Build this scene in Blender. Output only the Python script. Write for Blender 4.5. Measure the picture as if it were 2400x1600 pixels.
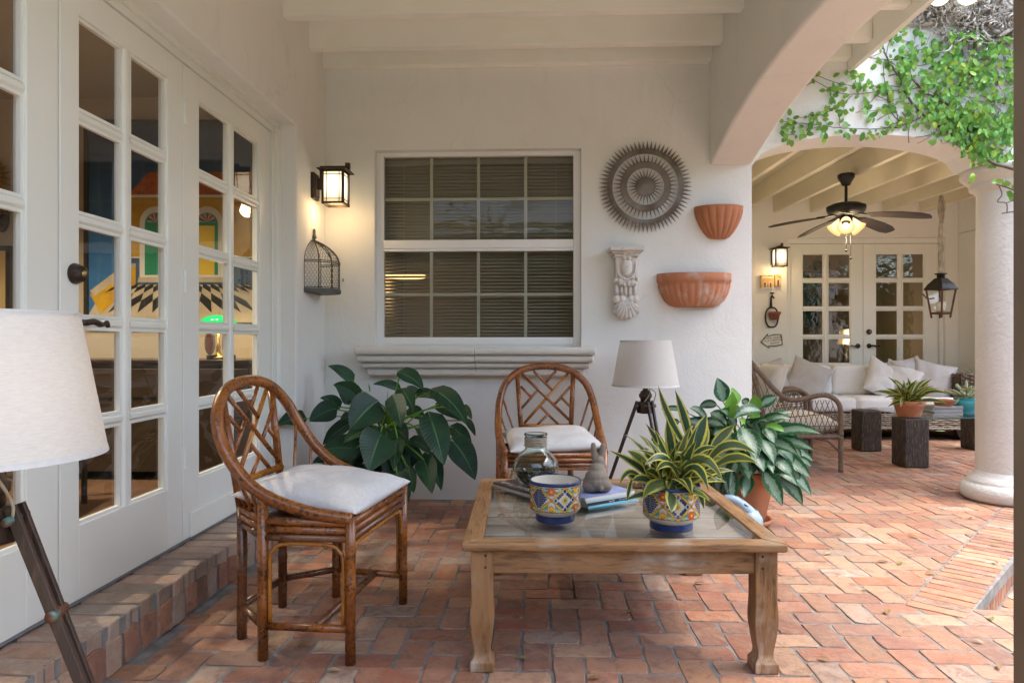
import bpy, bmesh, math, random
from mathutils import Vector, Matrix, noise
from mathutils.geometry import tessellate_polygon
PI = math.pi
R = random.Random(7)
for o in list(bpy.data.objects): bpy.data.objects.remove(o)
S = bpy.context.scene
C = S.collection
# ------------------------------------------------------------------ camera, sky, sun, exposure
F = 1600.0; TH = math.atan(62 / 1600); CAMZ = 1.10
cam = bpy.data.objects.new('camera', bpy.data.cameras.new('camera')); C.objects.link(cam)
cam.location = (0, 0, CAMZ); cam.rotation_euler = (PI / 2, 0, TH)
cam.data.sensor_width = 36; cam.data.lens = 24.0; cam.data.clip_start = .02; cam.data.clip_end = 400
S.camera = cam
world = bpy.data.worlds.new('World'); S.world = world; world.use_nodes = True
wn = world.node_tree; wn.nodes.clear()
SUN_EL, SUN_AZ = math.radians(66), math.radians(97)
sky = wn.nodes.new('ShaderNodeTexSky'); sky.sky_type = 'NISHITA'; sky.sun_disc = False
sky.sun_elevation = SUN_EL; sky.sun_rotation = SUN_AZ; sky.dust_density = 3.0; sky.air_density = 1.0
hs = wn.nodes.new('ShaderNodeHueSaturation'); hs.inputs['Saturation'].default_value = .95
bg = wn.nodes.new('ShaderNodeBackground'); bg.inputs['Strength'].default_value = .15
wo = wn.nodes.new('ShaderNodeOutputWorld')
wn.links.new(sky.outputs[0], hs.inputs['Color']); wn.links.new(hs.outputs[0], bg.inputs['Color']); wn.links.new(bg.outputs[0], wo.inputs[0])
sun = bpy.data.objects.new('sun', bpy.data.lights.new('sun', 'SUN')); C.objects.link(sun)
sun.data.energy = .75; sun.data.angle = math.radians(50); sun.data.color = (1, .98, .95)
sv = Vector((math.sin(SUN_AZ) * math.cos(SUN_EL), math.cos(SUN_AZ) * math.cos(SUN_EL), math.sin(SUN_EL)))
sun.rotation_euler = sv.to_track_quat('Z', 'Y').to_euler(); sun.location = sv * 30
S.view_settings.view_transform = 'Standard'; S.view_settings.look = 'None'
S.view_settings.gamma = 1; S.view_settings.use_curve_mapping = False
S.view_settings.exposure = 2.55
S.render.engine = 'CYCLES'
S.cycles.use_denoising = True
S.cycles.max_bounces = 14; S.cycles.diffuse_bounces = 6; S.cycles.glossy_bounces = 4
S.cycles.transmission_bounces = 10; S.cycles.transparent_max_bounces = 24
S.cycles.sample_clamp_indirect = 6; S.cycles.caustics_reflective = False; S.cycles.caustics_refractive = False

# ------------------------------------------------------------------ points on known planes, measured on the photograph
FWD = Vector((-math.sin(TH), math.cos(TH), 0)); RGT = Vector((math.cos(TH), math.sin(TH), 0))
CP = Vector((0, 0, CAMZ))
def ray(px, py): return FWD + RGT * ((px - 1200) / F) + Vector((0, 0, (800 - py) / F))
def onx(px, py, X): r = ray(px, py); return CP + r * (X / r.x)
def ony(px, py, Y): r = ray(px, py); return CP + r * (Y / r.y)
def onz(px, py, Z): r = ray(px, py); return CP + r * ((Z - CAMZ) / r.z)
def seen(p):
    d = Vector(p) - CP; w = d.dot(FWD)
    return (1200 + F * d.dot(RGT) / w, 800 - F * d.z / w, w) if w > .05 else (-9e9, 0, w)

# ------------------------------------------------------------------ mesh helpers
class MB:
    def __init__(s): s.v = []; s.f = []; s.uv = []; s.mi = []; s.m = 0; s.rv = []; s.r = 0.0
    def face(s, idx, uv=None):
        s.f.append(tuple(idx)); s.mi.append(s.m); s.rv.append(s.r)
        s.uv.append(uv if uv else [(0, 0)] * len(idx))
    def vs(s, pts):
        n = len(s.v); s.v.extend([tuple(p) for p in pts]); return n
    def box(s, x0, x1, y0, y1, z0, z1, M=None):
        P = [(x0, y0, z0), (x1, y0, z0), (x1, y1, z0), (x0, y1, z0), (x0, y0, z1), (x1, y0, z1), (x1, y1, z1), (x0, y1, z1)]
        if M: P = [M @ Vector(p) for p in P]
        n = s.vs(P)
        for q in ((0, 3, 2, 1), (4, 5, 6, 7), (0, 1, 5, 4), (1, 2, 6, 5), (2, 3, 7, 6), (3, 0, 4, 7)): s.face([n + k for k in q])
        return s
    def tube(s, pts, r, n=8, closed=False, caps=True, flat=1.0, up=None):
        pts = [Vector(p) for p in pts]; k = len(pts)
        if not hasattr(r, '__len__'): r = [r] * k
        T = []
        for i in range(k):
            a = pts[(i - 1) % k] if (closed or i > 0) else pts[i]; b = pts[(i + 1) % k] if (closed or i < k - 1) else pts[i]
            t = (b - a); T.append(t.normalized() if t.length > 1e-9 else Vector((0, 0, 1)))
        u = Vector(up) if up else (Vector((0, 0, 1)) if abs(T[0].z) < .9 else Vector((1, 0, 0)))
        u = (u - T[0] * u.dot(T[0])).normalized()
        base = len(s.v); L = 0
        for i in range(k):
            u = (u - T[i] * u.dot(T[i])).normalized(); w = T[i].cross(u)
            for j in range(n):
                a = 2 * PI * j / n
                s.v.append(tuple(pts[i] + (u * math.cos(a) + w * math.sin(a) * flat) * r[i]))
        for i in range(k if closed else k - 1):
            i2 = (i + 1) % k
            for j in range(n):
                j2 = (j + 1) % n
                s.face((base + i * n + j, base + i * n + j2, base + i2 * n + j2, base + i2 * n + j),
                       [(j / n, i / k), ((j + 1) / n, i / k), ((j + 1) / n, (i + 1) / k), (j / n, (i + 1) / k)])
        if caps and not closed:
            s.face([base + j for j in range(n)][::-1]); s.face([base + (k - 1) * n + j for j in range(n)])
        return s
    def lathe(s, prof, n=32, c=(0, 0, 0), M=None, a0=0, a1=2 * PI, sx=1, sy=1, wob=None):
        full = abs(a1 - a0 - 2 * PI) < 1e-6; m = n if full else n + 1; base = len(s.v)
        for (r, z) in prof:
            for j in range(m):
                a = a0 + (a1 - a0) * j / n
                rr = r * (wob(a, z) if wob else 1)
                p = Vector((c[0] + rr * math.cos(a) * sx, c[1] + rr * math.sin(a) * sy, c[2] + z))
                s.v.append(tuple(M @ p if M else p))
        for i in range(len(prof) - 1):
            for j in range(n):
                j2 = (j + 1) % m
                s.face((base + i * m + j, base + i * m + j2, base + (i + 1) * m + j2, base + (i + 1) * m + j),
                       [(j / n, i), ((j + 1) / n, i), ((j + 1) / n, i + 1), (j / n, i + 1)])
        return s
    def prism(s, poly, a, b, axis='z', holes=()):
        def P(u, v, w): return (u, v, w) if axis == 'z' else ((u, w, v) if axis == 'y' else (w, u, v))
        loops = [list(poly)] + [list(h) for h in holes]
        flat = [p for l in loops for p in l]; N = len(flat)
        n = s.vs([P(u, v, a) for u, v in flat] + [P(u, v, b) for u, v in flat])
        if holes:
            for t in tessellate_polygon([[Vector((u, v, 0)) for u, v in l] for l in loops]):
                s.face([n + k for k in t]); s.face([n + N + k for k in t][::-1])
        else:
            s.face([n + k for k in range(N)][::-1]); s.face([n + N + k for k in range(N)])
        o = 0
        for l in loops:
            k = len(l)
            for i in range(k):
                j = (i + 1) % k; s.face((n + o + i, n + o + j, n + N + o + j, n + N + o + i))
            o += k
        return s
    def ell(s, c, r, nu=16, nv=10, M=None):
        if not hasattr(r, '__len__'): r = (r, r, r)
        base = len(s.v)
        for i in range(nv + 1):
            t = PI * i / nv
            for j in range(nu):
                a = 2 * PI * j / nu
                p = Vector((r[0] * math.sin(t) * math.cos(a), r[1] * math.sin(t) * math.sin(a), r[2] * math.cos(t)))
                if M: p = M @ p
                s.v.append((p.x + c[0], p.y + c[1], p.z + c[2]))
        for i in range(nv):
            for j in range(nu):
                j2 = (j + 1) % nu
                s.face((base + i * nu + j, base + (i + 1) * nu + j, base + (i + 1) * nu + j2, base + i * nu + j2))
        return s
    def build(s, name, mat, parent=None, smooth=False, bevel=0, seg=2, fix=True, loc=None):
        me = bpy.data.meshes.new(name); me.from_pydata(s.v, [], s.f); me.validate(clean_customdata=False) if False else None
        mats = mat if isinstance(mat, (list, tuple)) else [mat]
        for m in mats: me.materials.append(m)
        if len(mats) > 1: me.polygons.foreach_set('material_index', s.mi)
        if any(u[0] != u[1] for u in s.uv[:3]) or any(u[0] != (0, 0) for u in s.uv[:3]):
            ul = me.uv_layers.new(name='UVMap'); ul.data.foreach_set('uv', [c for f in s.uv for p in f for c in p])
        if any(s.rv):
            at = me.attributes.new('rnd', 'FLOAT', 'FACE'); at.data.foreach_set('value', s.rv)
        if fix:
            bm = bmesh.new(); bm.from_mesh(me); bmesh.ops.recalc_face_normals(bm, faces=bm.faces); bm.to_mesh(me); bm.free()
        if smooth: me.polygons.foreach_set('use_smooth', [True] * len(me.polygons))
        me.update()
        o = bpy.data.objects.new(name, me); C.objects.link(o)
        if parent: o.parent = parent
        if loc: o.location = loc
        if bevel:
            b = o.modifiers.new('bevel', 'BEVEL'); b.width = bevel; b.segments = seg; b.limit_method = 'ANGLE'; b.angle_limit = .6
            me.polygons.foreach_set('use_smooth', [True] * len(me.polygons))
            o.modifiers.new('wn', 'WEIGHTED_NORMAL')
        return o
def tag(o, label=None, cat=None, group=None, kind=None):
    if label: o['label'] = label
    if cat: o['category'] = cat
    if group: o['group'] = group
    if kind: o['kind'] = kind
    return o
def thing(name, label, cat, loc=(0, 0, 0), rz=0, group=None):
    o = bpy.data.objects.new(name, None); C.objects.link(o); o.empty_display_size = .1
    o.location = loc; o.rotation_euler = (0, 0, rz); return tag(o, label, cat, group)
def struct(o): o['kind'] = 'structure'; return o
def copy_tree(o, parent=None):
    c = o.copy(); C.objects.link(c)
    if parent: c.parent = parent
    for ch in list(o.children): copy_tree(ch, c)
    return c
def dup(root, loc, rz, label, scale=None):
    r = copy_tree(root); r.location = loc; r.rotation_euler = (0, 0, rz); r['label'] = label
    if scale: r.scale = scale
    return r
def lamp(name, loc, power, color, radius, parent=None, typ='POINT', **k):
    l = bpy.data.lights.new(name, typ); l.energy = power; l.color = color
    if typ in ('POINT', 'SPOT'): l.shadow_soft_size = radius
    for a, b in k.items(): setattr(l, a, b)
    o = bpy.data.objects.new(name, l); C.objects.link(o); o.location = loc
    if parent: o.parent = parent
    return o
def lerp(a, b, t): return a + (b - a) * t
def cr(pts, n=6):   # smooth curve through points
    P = [Vector(p) for p in pts]; out = []
    for i in range(len(P) - 1):
        p0 = P[max(i - 1, 0)]; p1 = P[i]; p2 = P[i + 1]; p3 = P[min(i + 2, len(P) - 1)]
        for k in range(n):
            t = k / n
            out.append(.5 * ((2 * p1) + (p2 - p0) * t + (2 * p0 - 5 * p1 + 4 * p2 - p3) * t * t + (3 * p1 - p0 - 3 * p2 + p3) * t ** 3))
    return out + [P[-1]]

# ------------------------------------------------------------------ materials
class NT:
    def __init__(s, name):
        s.m = bpy.data.materials.new(name); s.m.use_nodes = True; s.t = s.m.node_tree; s.t.nodes.clear()
        s.out = s.n('ShaderNodeOutputMaterial')
    def n(s, typ, **k):
        x = s.t.nodes.new(typ)
        for a, b in k.items(): setattr(x, a, b)
        return x
    def set(s, sock, v):
        if isinstance(v, bpy.types.NodeSocket): s.t.links.new(v, sock)
        elif isinstance(v, (tuple, list)) and len(v) == 3 and sock.type == 'RGBA': sock.default_value = (*v, 1)
        else: sock.default_value = v
    def math(s, op, a, b=0, c=None, clamp=False):
        x = s.n('ShaderNodeMath', operation=op, use_clamp=clamp); s.set(x.inputs[0], a); s.set(x.inputs[1], b)
        if c is not None: s.set(x.inputs[2], c)
        return x.outputs[0]
    def mix(s, f, a, b, mode='MIX'):
        x = s.n('ShaderNodeMix', data_type='RGBA', blend_type=mode); s.set(x.inputs[0], f); s.set(x.inputs[6], a); s.set(x.inputs[7], b); return x.outputs[2]
    def mr(s, v, a, b, c=0, d=1):
        x = s.n('ShaderNodeMapRange'); s.set(x.inputs[0], v)
        for i, k in enumerate((a, b, c, d)): s.set(x.inputs[i + 1], k)
        return x.outputs[0]
    def coord(s, kind='Object', scale=(1, 1, 1), offset=None):
        v = s.n('ShaderNodeNewGeometry').outputs['Position'] if kind == 'Position' else s.n('ShaderNodeTexCoord').outputs[kind]
        mp = s.n('ShaderNodeMapping'); s.t.links.new(v, mp.inputs[0]); mp.inputs['Scale'].default_value = scale
        if offset is not None: s.set(mp.inputs['Location'], offset)
        return mp.outputs[0]
    def noise(s, vec, scale, detail=4, rough=.55, dist=0, col=False):
        x = s.n('ShaderNodeTexNoise'); s.set(x.inputs['Vector'], vec); s.set(x.inputs['Scale'], scale)
        x.inputs['Detail'].default_value = detail; x.inputs['Roughness'].default_value = rough; x.inputs['Distortion'].default_value = dist
        return x.outputs[1 if col else 0]
    def bump(s, h, strength, dist=.01, prev=None):
        x = s.n('ShaderNodeBump'); s.set(x.inputs['Height'], h); x.inputs['Strength'].default_value = strength; x.inputs['Distance'].default_value = dist
        if prev: s.t.links.new(prev, x.inputs['Normal'])
        return x.outputs[0]
    def bsdf(s, col, rough=.5, normal=None, **k):
        x = s.n('ShaderNodeBsdfPrincipled'); s.set(x.inputs['Base Color'], col); s.set(x.inputs['Roughness'], rough)
        if normal: s.t.links.new(normal, x.inputs['Normal'])
        for a, b in k.items(): s.set(x.inputs[a.replace('_', ' ')], b)
        return x.outputs[0]
    def done(s, sh): s.t.links.new(sh, s.out.inputs[0]); return s.m
def rnd_of(T):    # one random number per object plus one per face
    a = T.n('ShaderNodeAttribute', attribute_name='rnd').outputs['Fac']
    return T.math('FRACT', T.math('ADD', a, T.n('ShaderNodeObjectInfo').outputs['Random']))
def simple(name, col, rough=.5, col2=None, nscale=8, bump=0, bscale=40, bdist=.004, coord='Object', stretch=(1, 1, 1), lo=.35, hi=.65, detail=5, **k):
    T = NT(name); v = T.coord(coord, stretch); c = col
    if col2: c = T.mix(T.mr(T.noise(v, nscale, detail), lo, hi), col, col2)
    nm = T.bump(T.noise(v, bscale, 6), bump, bdist) if bump else None
    return T.done(T.bsdf(c, rough, nm, **k))
def emit(name, col, strength):
    T = NT(name); e = T.n('ShaderNodeEmission'); T.set(e.inputs[0], col); e.inputs[1].default_value = strength; return T.done(e.outputs[0])
def stucco(name, col, col2, b=.35, fine=60, bd=.004):
    T = NT(name); v = T.coord('Position')
    c = T.mix(T.mr(T.noise(v, 1.3, 4), .3, .7), col, col2)
    vo = T.n('ShaderNodeTexVoronoi', feature='DISTANCE_TO_EDGE'); T.set(vo.inputs['Vector'], T.mix(.12, v, T.noise(v, 6, 4, .6, 0, True))); vo.inputs['Scale'].default_value = 1.15
    crk = T.math('MULTIPLY', T.mr(vo.outputs['Distance'], .0015, .006, 1, 0), T.mr(T.noise(v, 1.7, 3), .52, .62))
    c = T.mix(T.math('MULTIPLY', crk, .10), c, (.30, .27, .22))
    spots = T.math('GREATER_THAN', T.noise(v, 26, 3, .7), .765)
    c = T.mix(T.mr(T.noise(T.coord('Position', (1, 1, .25)), 5, 5, .7), .55, .75, 0, .22), c, tuple(x * .72 for x in col2)); c = T.mix(T.math('MULTIPLY', spots, .3), c, (.25, .22, .18))
    n1 = T.bump(T.noise(T.coord('Position', (1, 1, .7)), 4.5, 4, .6, .8), .35, .012); n2 = T.bump(T.noise(v, fine, 5, .6), b, bd, n1)
    return T.done(T.bsdf(c, .85, n2))
M_WALL = stucco('stucco_wall_paint', (.80, .795, .75), (.75, .745, .70))
M_WALLW = stucco('stucco_white', (.82, .81, .77), (.75, .74, .70))
M_COL = stucco('column_stucco', (.72, .70, .635), (.61, .59, .53), 1.0, 34, .007)
M_CEIL = simple('cream_ceiling_paint', (.88, .875, .79), .6, (.84, .835, .75), 3, .15, 30, .003, 'Position')
M_DOOR = simple('cream_door_paint', (.80, .81, .745), .38, (.765, .775, .71), 2, .06, 50, .002, 'Position')
M_WIN = simple('white_window_paint', (.82, .82, .80), .35)
M_MUNT = simple('grey_white_grille', (.60, .63, .63), .4)
def arch_glass(name, tint=(1, 1, 1), wav=0, wscale=9, ior=1.5, rough=0.0):
    T = NT(name)
    tr = T.n('ShaderNodeBsdfTransparent'); T.set(tr.inputs[0], tint)
    gl = T.n('ShaderNodeBsdfGlossy'); gl.inputs['Roughness'].default_value = rough
    fr = T.n('ShaderNodeFresnel'); fr.inputs[0].default_value = ior
    if wav:
        nm = T.bump(T.noise(T.coord('Position'), wscale, 2, .5), wav, .02)
        T.t.links.new(nm, gl.inputs['Normal'])
    front = T.math('SUBTRACT', 1.0, T.n('ShaderNodeNewGeometry').outputs['Backfacing'])   # thin sheet: only the outer face mirrors
    m = T.n('ShaderNodeMixShader'); T.set(m.inputs[0], T.math('MULTIPLY', fr.outputs[0], front)); T.t.links.new(tr.outputs[0], m.inputs[1]); T.t.links.new(gl.outputs[0], m.inputs[2])
    return T.done(m.outputs[0])
M_GLASS = arch_glass('door_glass', (.96, .97, .96), .05, 5, 1.7)
M_GLASSW = arch_glass('window_glass', (.88, .87, .82), .05, 4, 1.32)
M_GLASSF = arch_glass('wavy_old_glass', (.93, .95, .92), .22, 9, 2.3)
M_GLASST = arch_glass('table_glass', (.97, .98, .97), 0, 5, 1.6)

def brick_mat(name, mid=(.39, .215, .13), wear=.42, wearcol=(.23, .155, .115), tint=1.0):
    T = NT(name); v = T.coord('Position'); r = rnd_of(T)
    rp = T.n('ShaderNodeValToRGB'); T.set(rp.inputs[0], r); e = rp.color_ramp; e.interpolation = 'CONSTANT'
    cols = [(.32, .092, .045), (.40, .145, .065), (.24, .09, .056), (.41, .19, .10), (.33, .11, .055), (.42, .26, .155), (.25, .115, .08), (.41, .135, .05), (.32, .18, .125), (.44, .215, .10), (.38, .30, .235)]
    e.elements[0].position = 0; e.elements[0].color = (*cols[0], 1)
    e.elements[1].position = 1 / len(cols); e.elements[1].color = (*cols[1], 1)
    for i in range(2, len(cols)):
        x = e.elements.new(i / len(cols)); x.color = (*cols[i], 1)
    off = T.n('ShaderNodeCombineXYZ'); T.set(off.inputs[0], T.math('MULTIPLY', r, 37.0)); T.set(off.inputs[2], T.math('MULTIPLY', r, 91.0))
    va = T.n('ShaderNodeVectorMath', operation='ADD'); T.set(va.inputs[0], v); T.set(va.inputs[1], off.outputs[0]); w = va.outputs[0]
    c = T.mix(T.mr(T.noise(w, 8, 6, .7, .6), .40, .66), rp.outputs[0], mid)
    c = T.mix(T.mr(T.noise(w, 15, 6, .75, .8), .50, .64, 0, .85), c, (.19, .095, .065))
    c = T.mix(T.mr(T.noise(w, 22, 7, .75, .4), .60, .76, 0, .6), c, (.45, .395, .345))
    c = T.mix(T.mr(T.noise(v, 1.1, 3), .38, .66, wear * .35, wear), c, wearcol)
    c = T.mix(T.math('GREATER_THAN', T.noise(w, 120, 3, .6), .69), c, (.10, .06, .045)); bv = T.mr(T.math('FRACT', T.math('MULTIPLY', r, 17.31)), 0, 1, tint * .80, tint * 1.22); c = T.mix(1.0, c, bv, 'MULTIPLY')
    h = T.math('ADD', T.math('MULTIPLY', T.noise(w, 14, 4), 1.0), T.math('MULTIPLY', T.noise(w, 90, 5, .7), .5))
    return T.done(T.bsdf(c, T.mr(T.noise(w, 20, 3), .3, .7, .55, .85), T.bump(h, .8, .009)))
M_BRICK = brick_mat('old_brick'); M_BRICKS = brick_mat('lime_stained_brick', (.44, .34, .25), .75, (.36, .30, .24))
M_MORTAR = simple('grey_mortar', (.24, .23, .215), .9, (.14, .13, .12), 14, .6, 90, .004, 'Position')

def bamboo_mat(name, base, deep, speck=.56):
    T = NT(name); v = T.coord('Object'); r = T.n('ShaderNodeObjectInfo').outputs['Random']
    off = T.n('ShaderNodeCombineXYZ'); T.set(off.inputs[0], T.math('MULTIPLY', r, 9.0)); T.set(off.inputs[1], T.math('MULTIPLY', r, 23.0))
    va = T.n('ShaderNodeVectorMath', operation='ADD'); T.set(va.inputs[0], v); T.set(va.inputs[1], off.outputs[0]); w = va.outputs[0]
    c = T.mix(T.mr(T.noise(w, 10, 3), .3, .7), base, deep)
    sp = T.math('MULTIPLY', T.mr(T.noise(w, 75, 5, .62), speck, speck + .07), T.mr(T.noise(w, 9, 3), .36, .58))
    c = T.mix(sp, c, (.028, .012, .008))
    c = T.mix(T.math('GREATER_THAN', T.noise(w, 55, 2, .5), .765), c, (.50, .30, .16))
    return T.done(T.bsdf(c, T.mr(T.noise(w, 30, 3), .3, .7, .22, .42), T.bump(T.noise(w, 60, 4), .15, .002), Coat_Weight=.35, Coat_Roughness=.2))
M_BAM = bamboo_mat('tortoise_bamboo', (.315, .100, .013), (.19, .055, .010), .515)
M_BAMY = bamboo_mat('golden_bamboo', (.44, .175, .02), (.30, .095, .012), .57)
M_BAMD = bamboo_mat('dark_bamboo', (.19, .068, .02), (.10, .036, .014), .55)

def wood(name, cols, axis, scale=1.0, rough=.6, ring=18, wash=None, bump=.3):
    T = NT(name); st = {'x': (.12, 1, 1), 'y': (1, .12, 1), 'z': (1, 1, .12)}[axis]
    r = T.n('ShaderNodeObjectInfo').outputs['Random']
    off = T.n('ShaderNodeCombineXYZ')
    for i, k in enumerate((7.0, 13.0, 5.0)): T.set(off.inputs[i], T.math('MULTIPLY', r, k))
    mp = T.coord('Object', tuple(a * scale for a in st), off.outputs[0])
    n1 = T.noise(mp, ring, 6, .6, 1.2); n2 = T.noise(mp, ring * 5, 5, .65, .4); n3 = T.noise(T.coord('Object'), 5, 4)
    c = T.mix(T.mr(n1, .32, .68), cols[0], cols[1]); c = T.mix(T.mr(n2, .50, .68, 0, .85), c, cols[2])
    if wash: c = T.mix(T.math('MULTIPLY', T.mr(n3, .50, .68), T.mr(n2, .38, .58)), c, wash)
    return T.done(T.bsdf(c, rough, T.bump(T.math('ADD', n1, n2), bump, .004)))
TK = [(.38, .205, .085), (.25, .125, .048), (.085, .044, .02)]
M_TEAK = {a: wood('weathered_teak_' + a, TK, a, 1, .62, 14, (.50, .42, .32), .55) for a in 'xyz'}
M_PLANK = wood('pale_washed_plank', [(.44, .36, .29), (.33, .26, .20), (.18, .13, .10)], 'x', 1, .7, 12, (.54, .49, .43))
M_BLOCK = wood('burnt_block_wood', [(.018, .015, .014), (.035, .026, .02), (.20, .125, .065)], 'z', .8, .6, 30, None, .8)
M_DARKW = wood('dark_tripod_wood', [(.045, .024, .016), (.028, .016, .012), (.09, .05, .03)], 'z', 1, .45, 20)
M_FLOORW = wood('room_wood_floor', [(.20, .10, .05), (.14, .07, .03), (.08, .04, .02)], 'y', 1, .4, 10)

def fabric(name, col, col2=None, scale=420, b=.25, **k):
    T = NT(name); v = T.coord('Object')
    a = T.n('ShaderNodeTexWave', wave_type='BANDS', bands_direction='X'); T.set(a.inputs['Vector'], v); a.inputs['Scale'].default_value = scale / 3; a.inputs['Distortion'].default_value = 1.5
    z = T.n('ShaderNodeTexWave', wave_type='BANDS', bands_direction='Z'); T.set(z.inputs['Vector'], v); z.inputs['Scale'].default_value = scale / 3; z.inputs['Distortion'].default_value = 1.5
    h = T.math('ADD', a.outputs['Fac'], z.outputs['Fac'])
    c = T.mix(T.mr(T.noise(v, 60, 5, .7), .35, .7), col, col2 or tuple(x * .88 for x in col))
    nm = T.bump(T.noise(v, 9, 3, .5, .8), .35, .02); nm = T.bump(h, b, .001, nm)
    return T.done(T.bsdf(c, .9, nm, **k))
M_LINEN = fabric('white_cotton', (.66, .645, .62))
M_SOFA = fabric('white_sofa_cotton', (.80, .80, .79))
M_GREYF = fabric('grey_linen', (.50, .485, .475))
M_CREAMF = fabric('cream_canvas', (.62, .57, .46))
def shade_mat(name, col):
    T = NT(name); v = T.coord('Object')
    c = T.mix(T.mr(T.noise(T.coord('Object', (1, 1, 6)), 60, 5, .7), .3, .75), col, tuple(x * .82 for x in col))
    nm = T.bump(T.noise(v, 300, 3), .3, .001)
    d = T.bsdf(c, .9, nm); t = T.n('ShaderNodeBsdfTranslucent'); T.set(t.inputs[0], c)
    m = T.n('ShaderNodeMixShader'); m.inputs[0].default_value = .3
    T.t.links.new(d, m.inputs[1]); T.t.links.new(t.outputs[0], m.inputs[2]); return T.done(m.outputs[0])
M_SHADE = shade_mat('linen_shade', (.72, .695, .65))
M_TRIM = fabric('shade_trim', (.55, .53, .50))
M_TERRA = simple('terracotta', (.47, .19, .085), .8, (.38, .15, .075), 7, .3, 60, .003)
M_TERRAW = simple('chalky_terracotta', (.47, .19, .095), .85, (.52, .40, .33), 9, .5, 40, .004, lo=.52, hi=.75)
M_TERRAD = simple('dark_terracotta', (.30, .11, .06), .7, (.22, .08, .05), 9, .2)
M_STONE = stucco('coral_stone_sill', (.72, .69, .61), (.66, .63, .56), 1.0, 45)
M_PLASTER = simple('chipped_white_plaster', (.66, .63, .58), .85, (.16, .14, .12), 14, .8, 60, .004, lo=.56, hi=.74)
M_RUST = simple('rusted_tin', (.115, .095, .08), .55, (.22, .20, .185), 6, .5, 60, .003, metallic=.0) if False else simple('rusted_tin', (.115, .082, .055), .6, (.24, .215, .19), 7, .5, 60, .003, Metallic=.2)
M_IRON = simple('black_iron', (.018, .016, .015), .45, (.03, .026, .022), 20, .2, 80, Metallic=.3)
M_BRONZE = simple('dark_bronze', (.045, .03, .022), .42, (.08, .05, .035), 10, .1, Metallic=.6)
M_COPPER = simple('aged_copper', (.16, .07, .04), .45, (.06, .16, .14), 30, .2, lo=.5, hi=.62, Metallic=.5)
M_WIRE = simple('dark_wire', (.05, .046, .042), .6)
M_ZINC = simple('green_grey_tin', (.07, .075, .065), .6, (.12, .12, .11), 12)
M_CONC = simple('brown_grey_concrete', (.25, .21, .165), .85, (.18, .15, .12), 10, .4, 120, .002)
M_SOIL = simple('soil', (.03, .022, .015), .95, None, 8, .8, 90, .01)
M_NAVY = simple('navy_glaze', (.012, .025, .11), .12, (.02, .05, .17), 20)
M_CREAM = simple('cream_glaze', (.64, .60, .50), .15, (.58, .53, .43), 9)
M_TURQ = simple('turquoise_glaze', (.04, .33, .36), .12, (.03, .24, .28), 6)
M_ROPE = simple('rope', (.42, .36, .27), .9, (.30, .25, .18), 60, .6, 150, .002)
M_BASKET = simple('basket_wicker', (.17, .12, .075), .8, (.09, .06, .04), 40, .6, 120, .004)
M_WICK = simple('brown_wicker', (.19, .12, .075), .6, (.11, .068, .042), 40, .5, 160, .003)
M_BLUEP = simple('pale_blue_plastic', (.30, .42, .50), .35)
M_BLACKP = simple('dark_opening', (.01, .012, .014), .5)
M_BARK = simple('grey_vine_bark', (.50, .455, .39), .9, (.30, .26, .21), 18, .7, 50, .004, 'Position')
M_STEM = simple('brown_stem', (.15, .105, .075), .85, (.09, .06, .045), 20, .4, 60, .003, 'Position')
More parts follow.
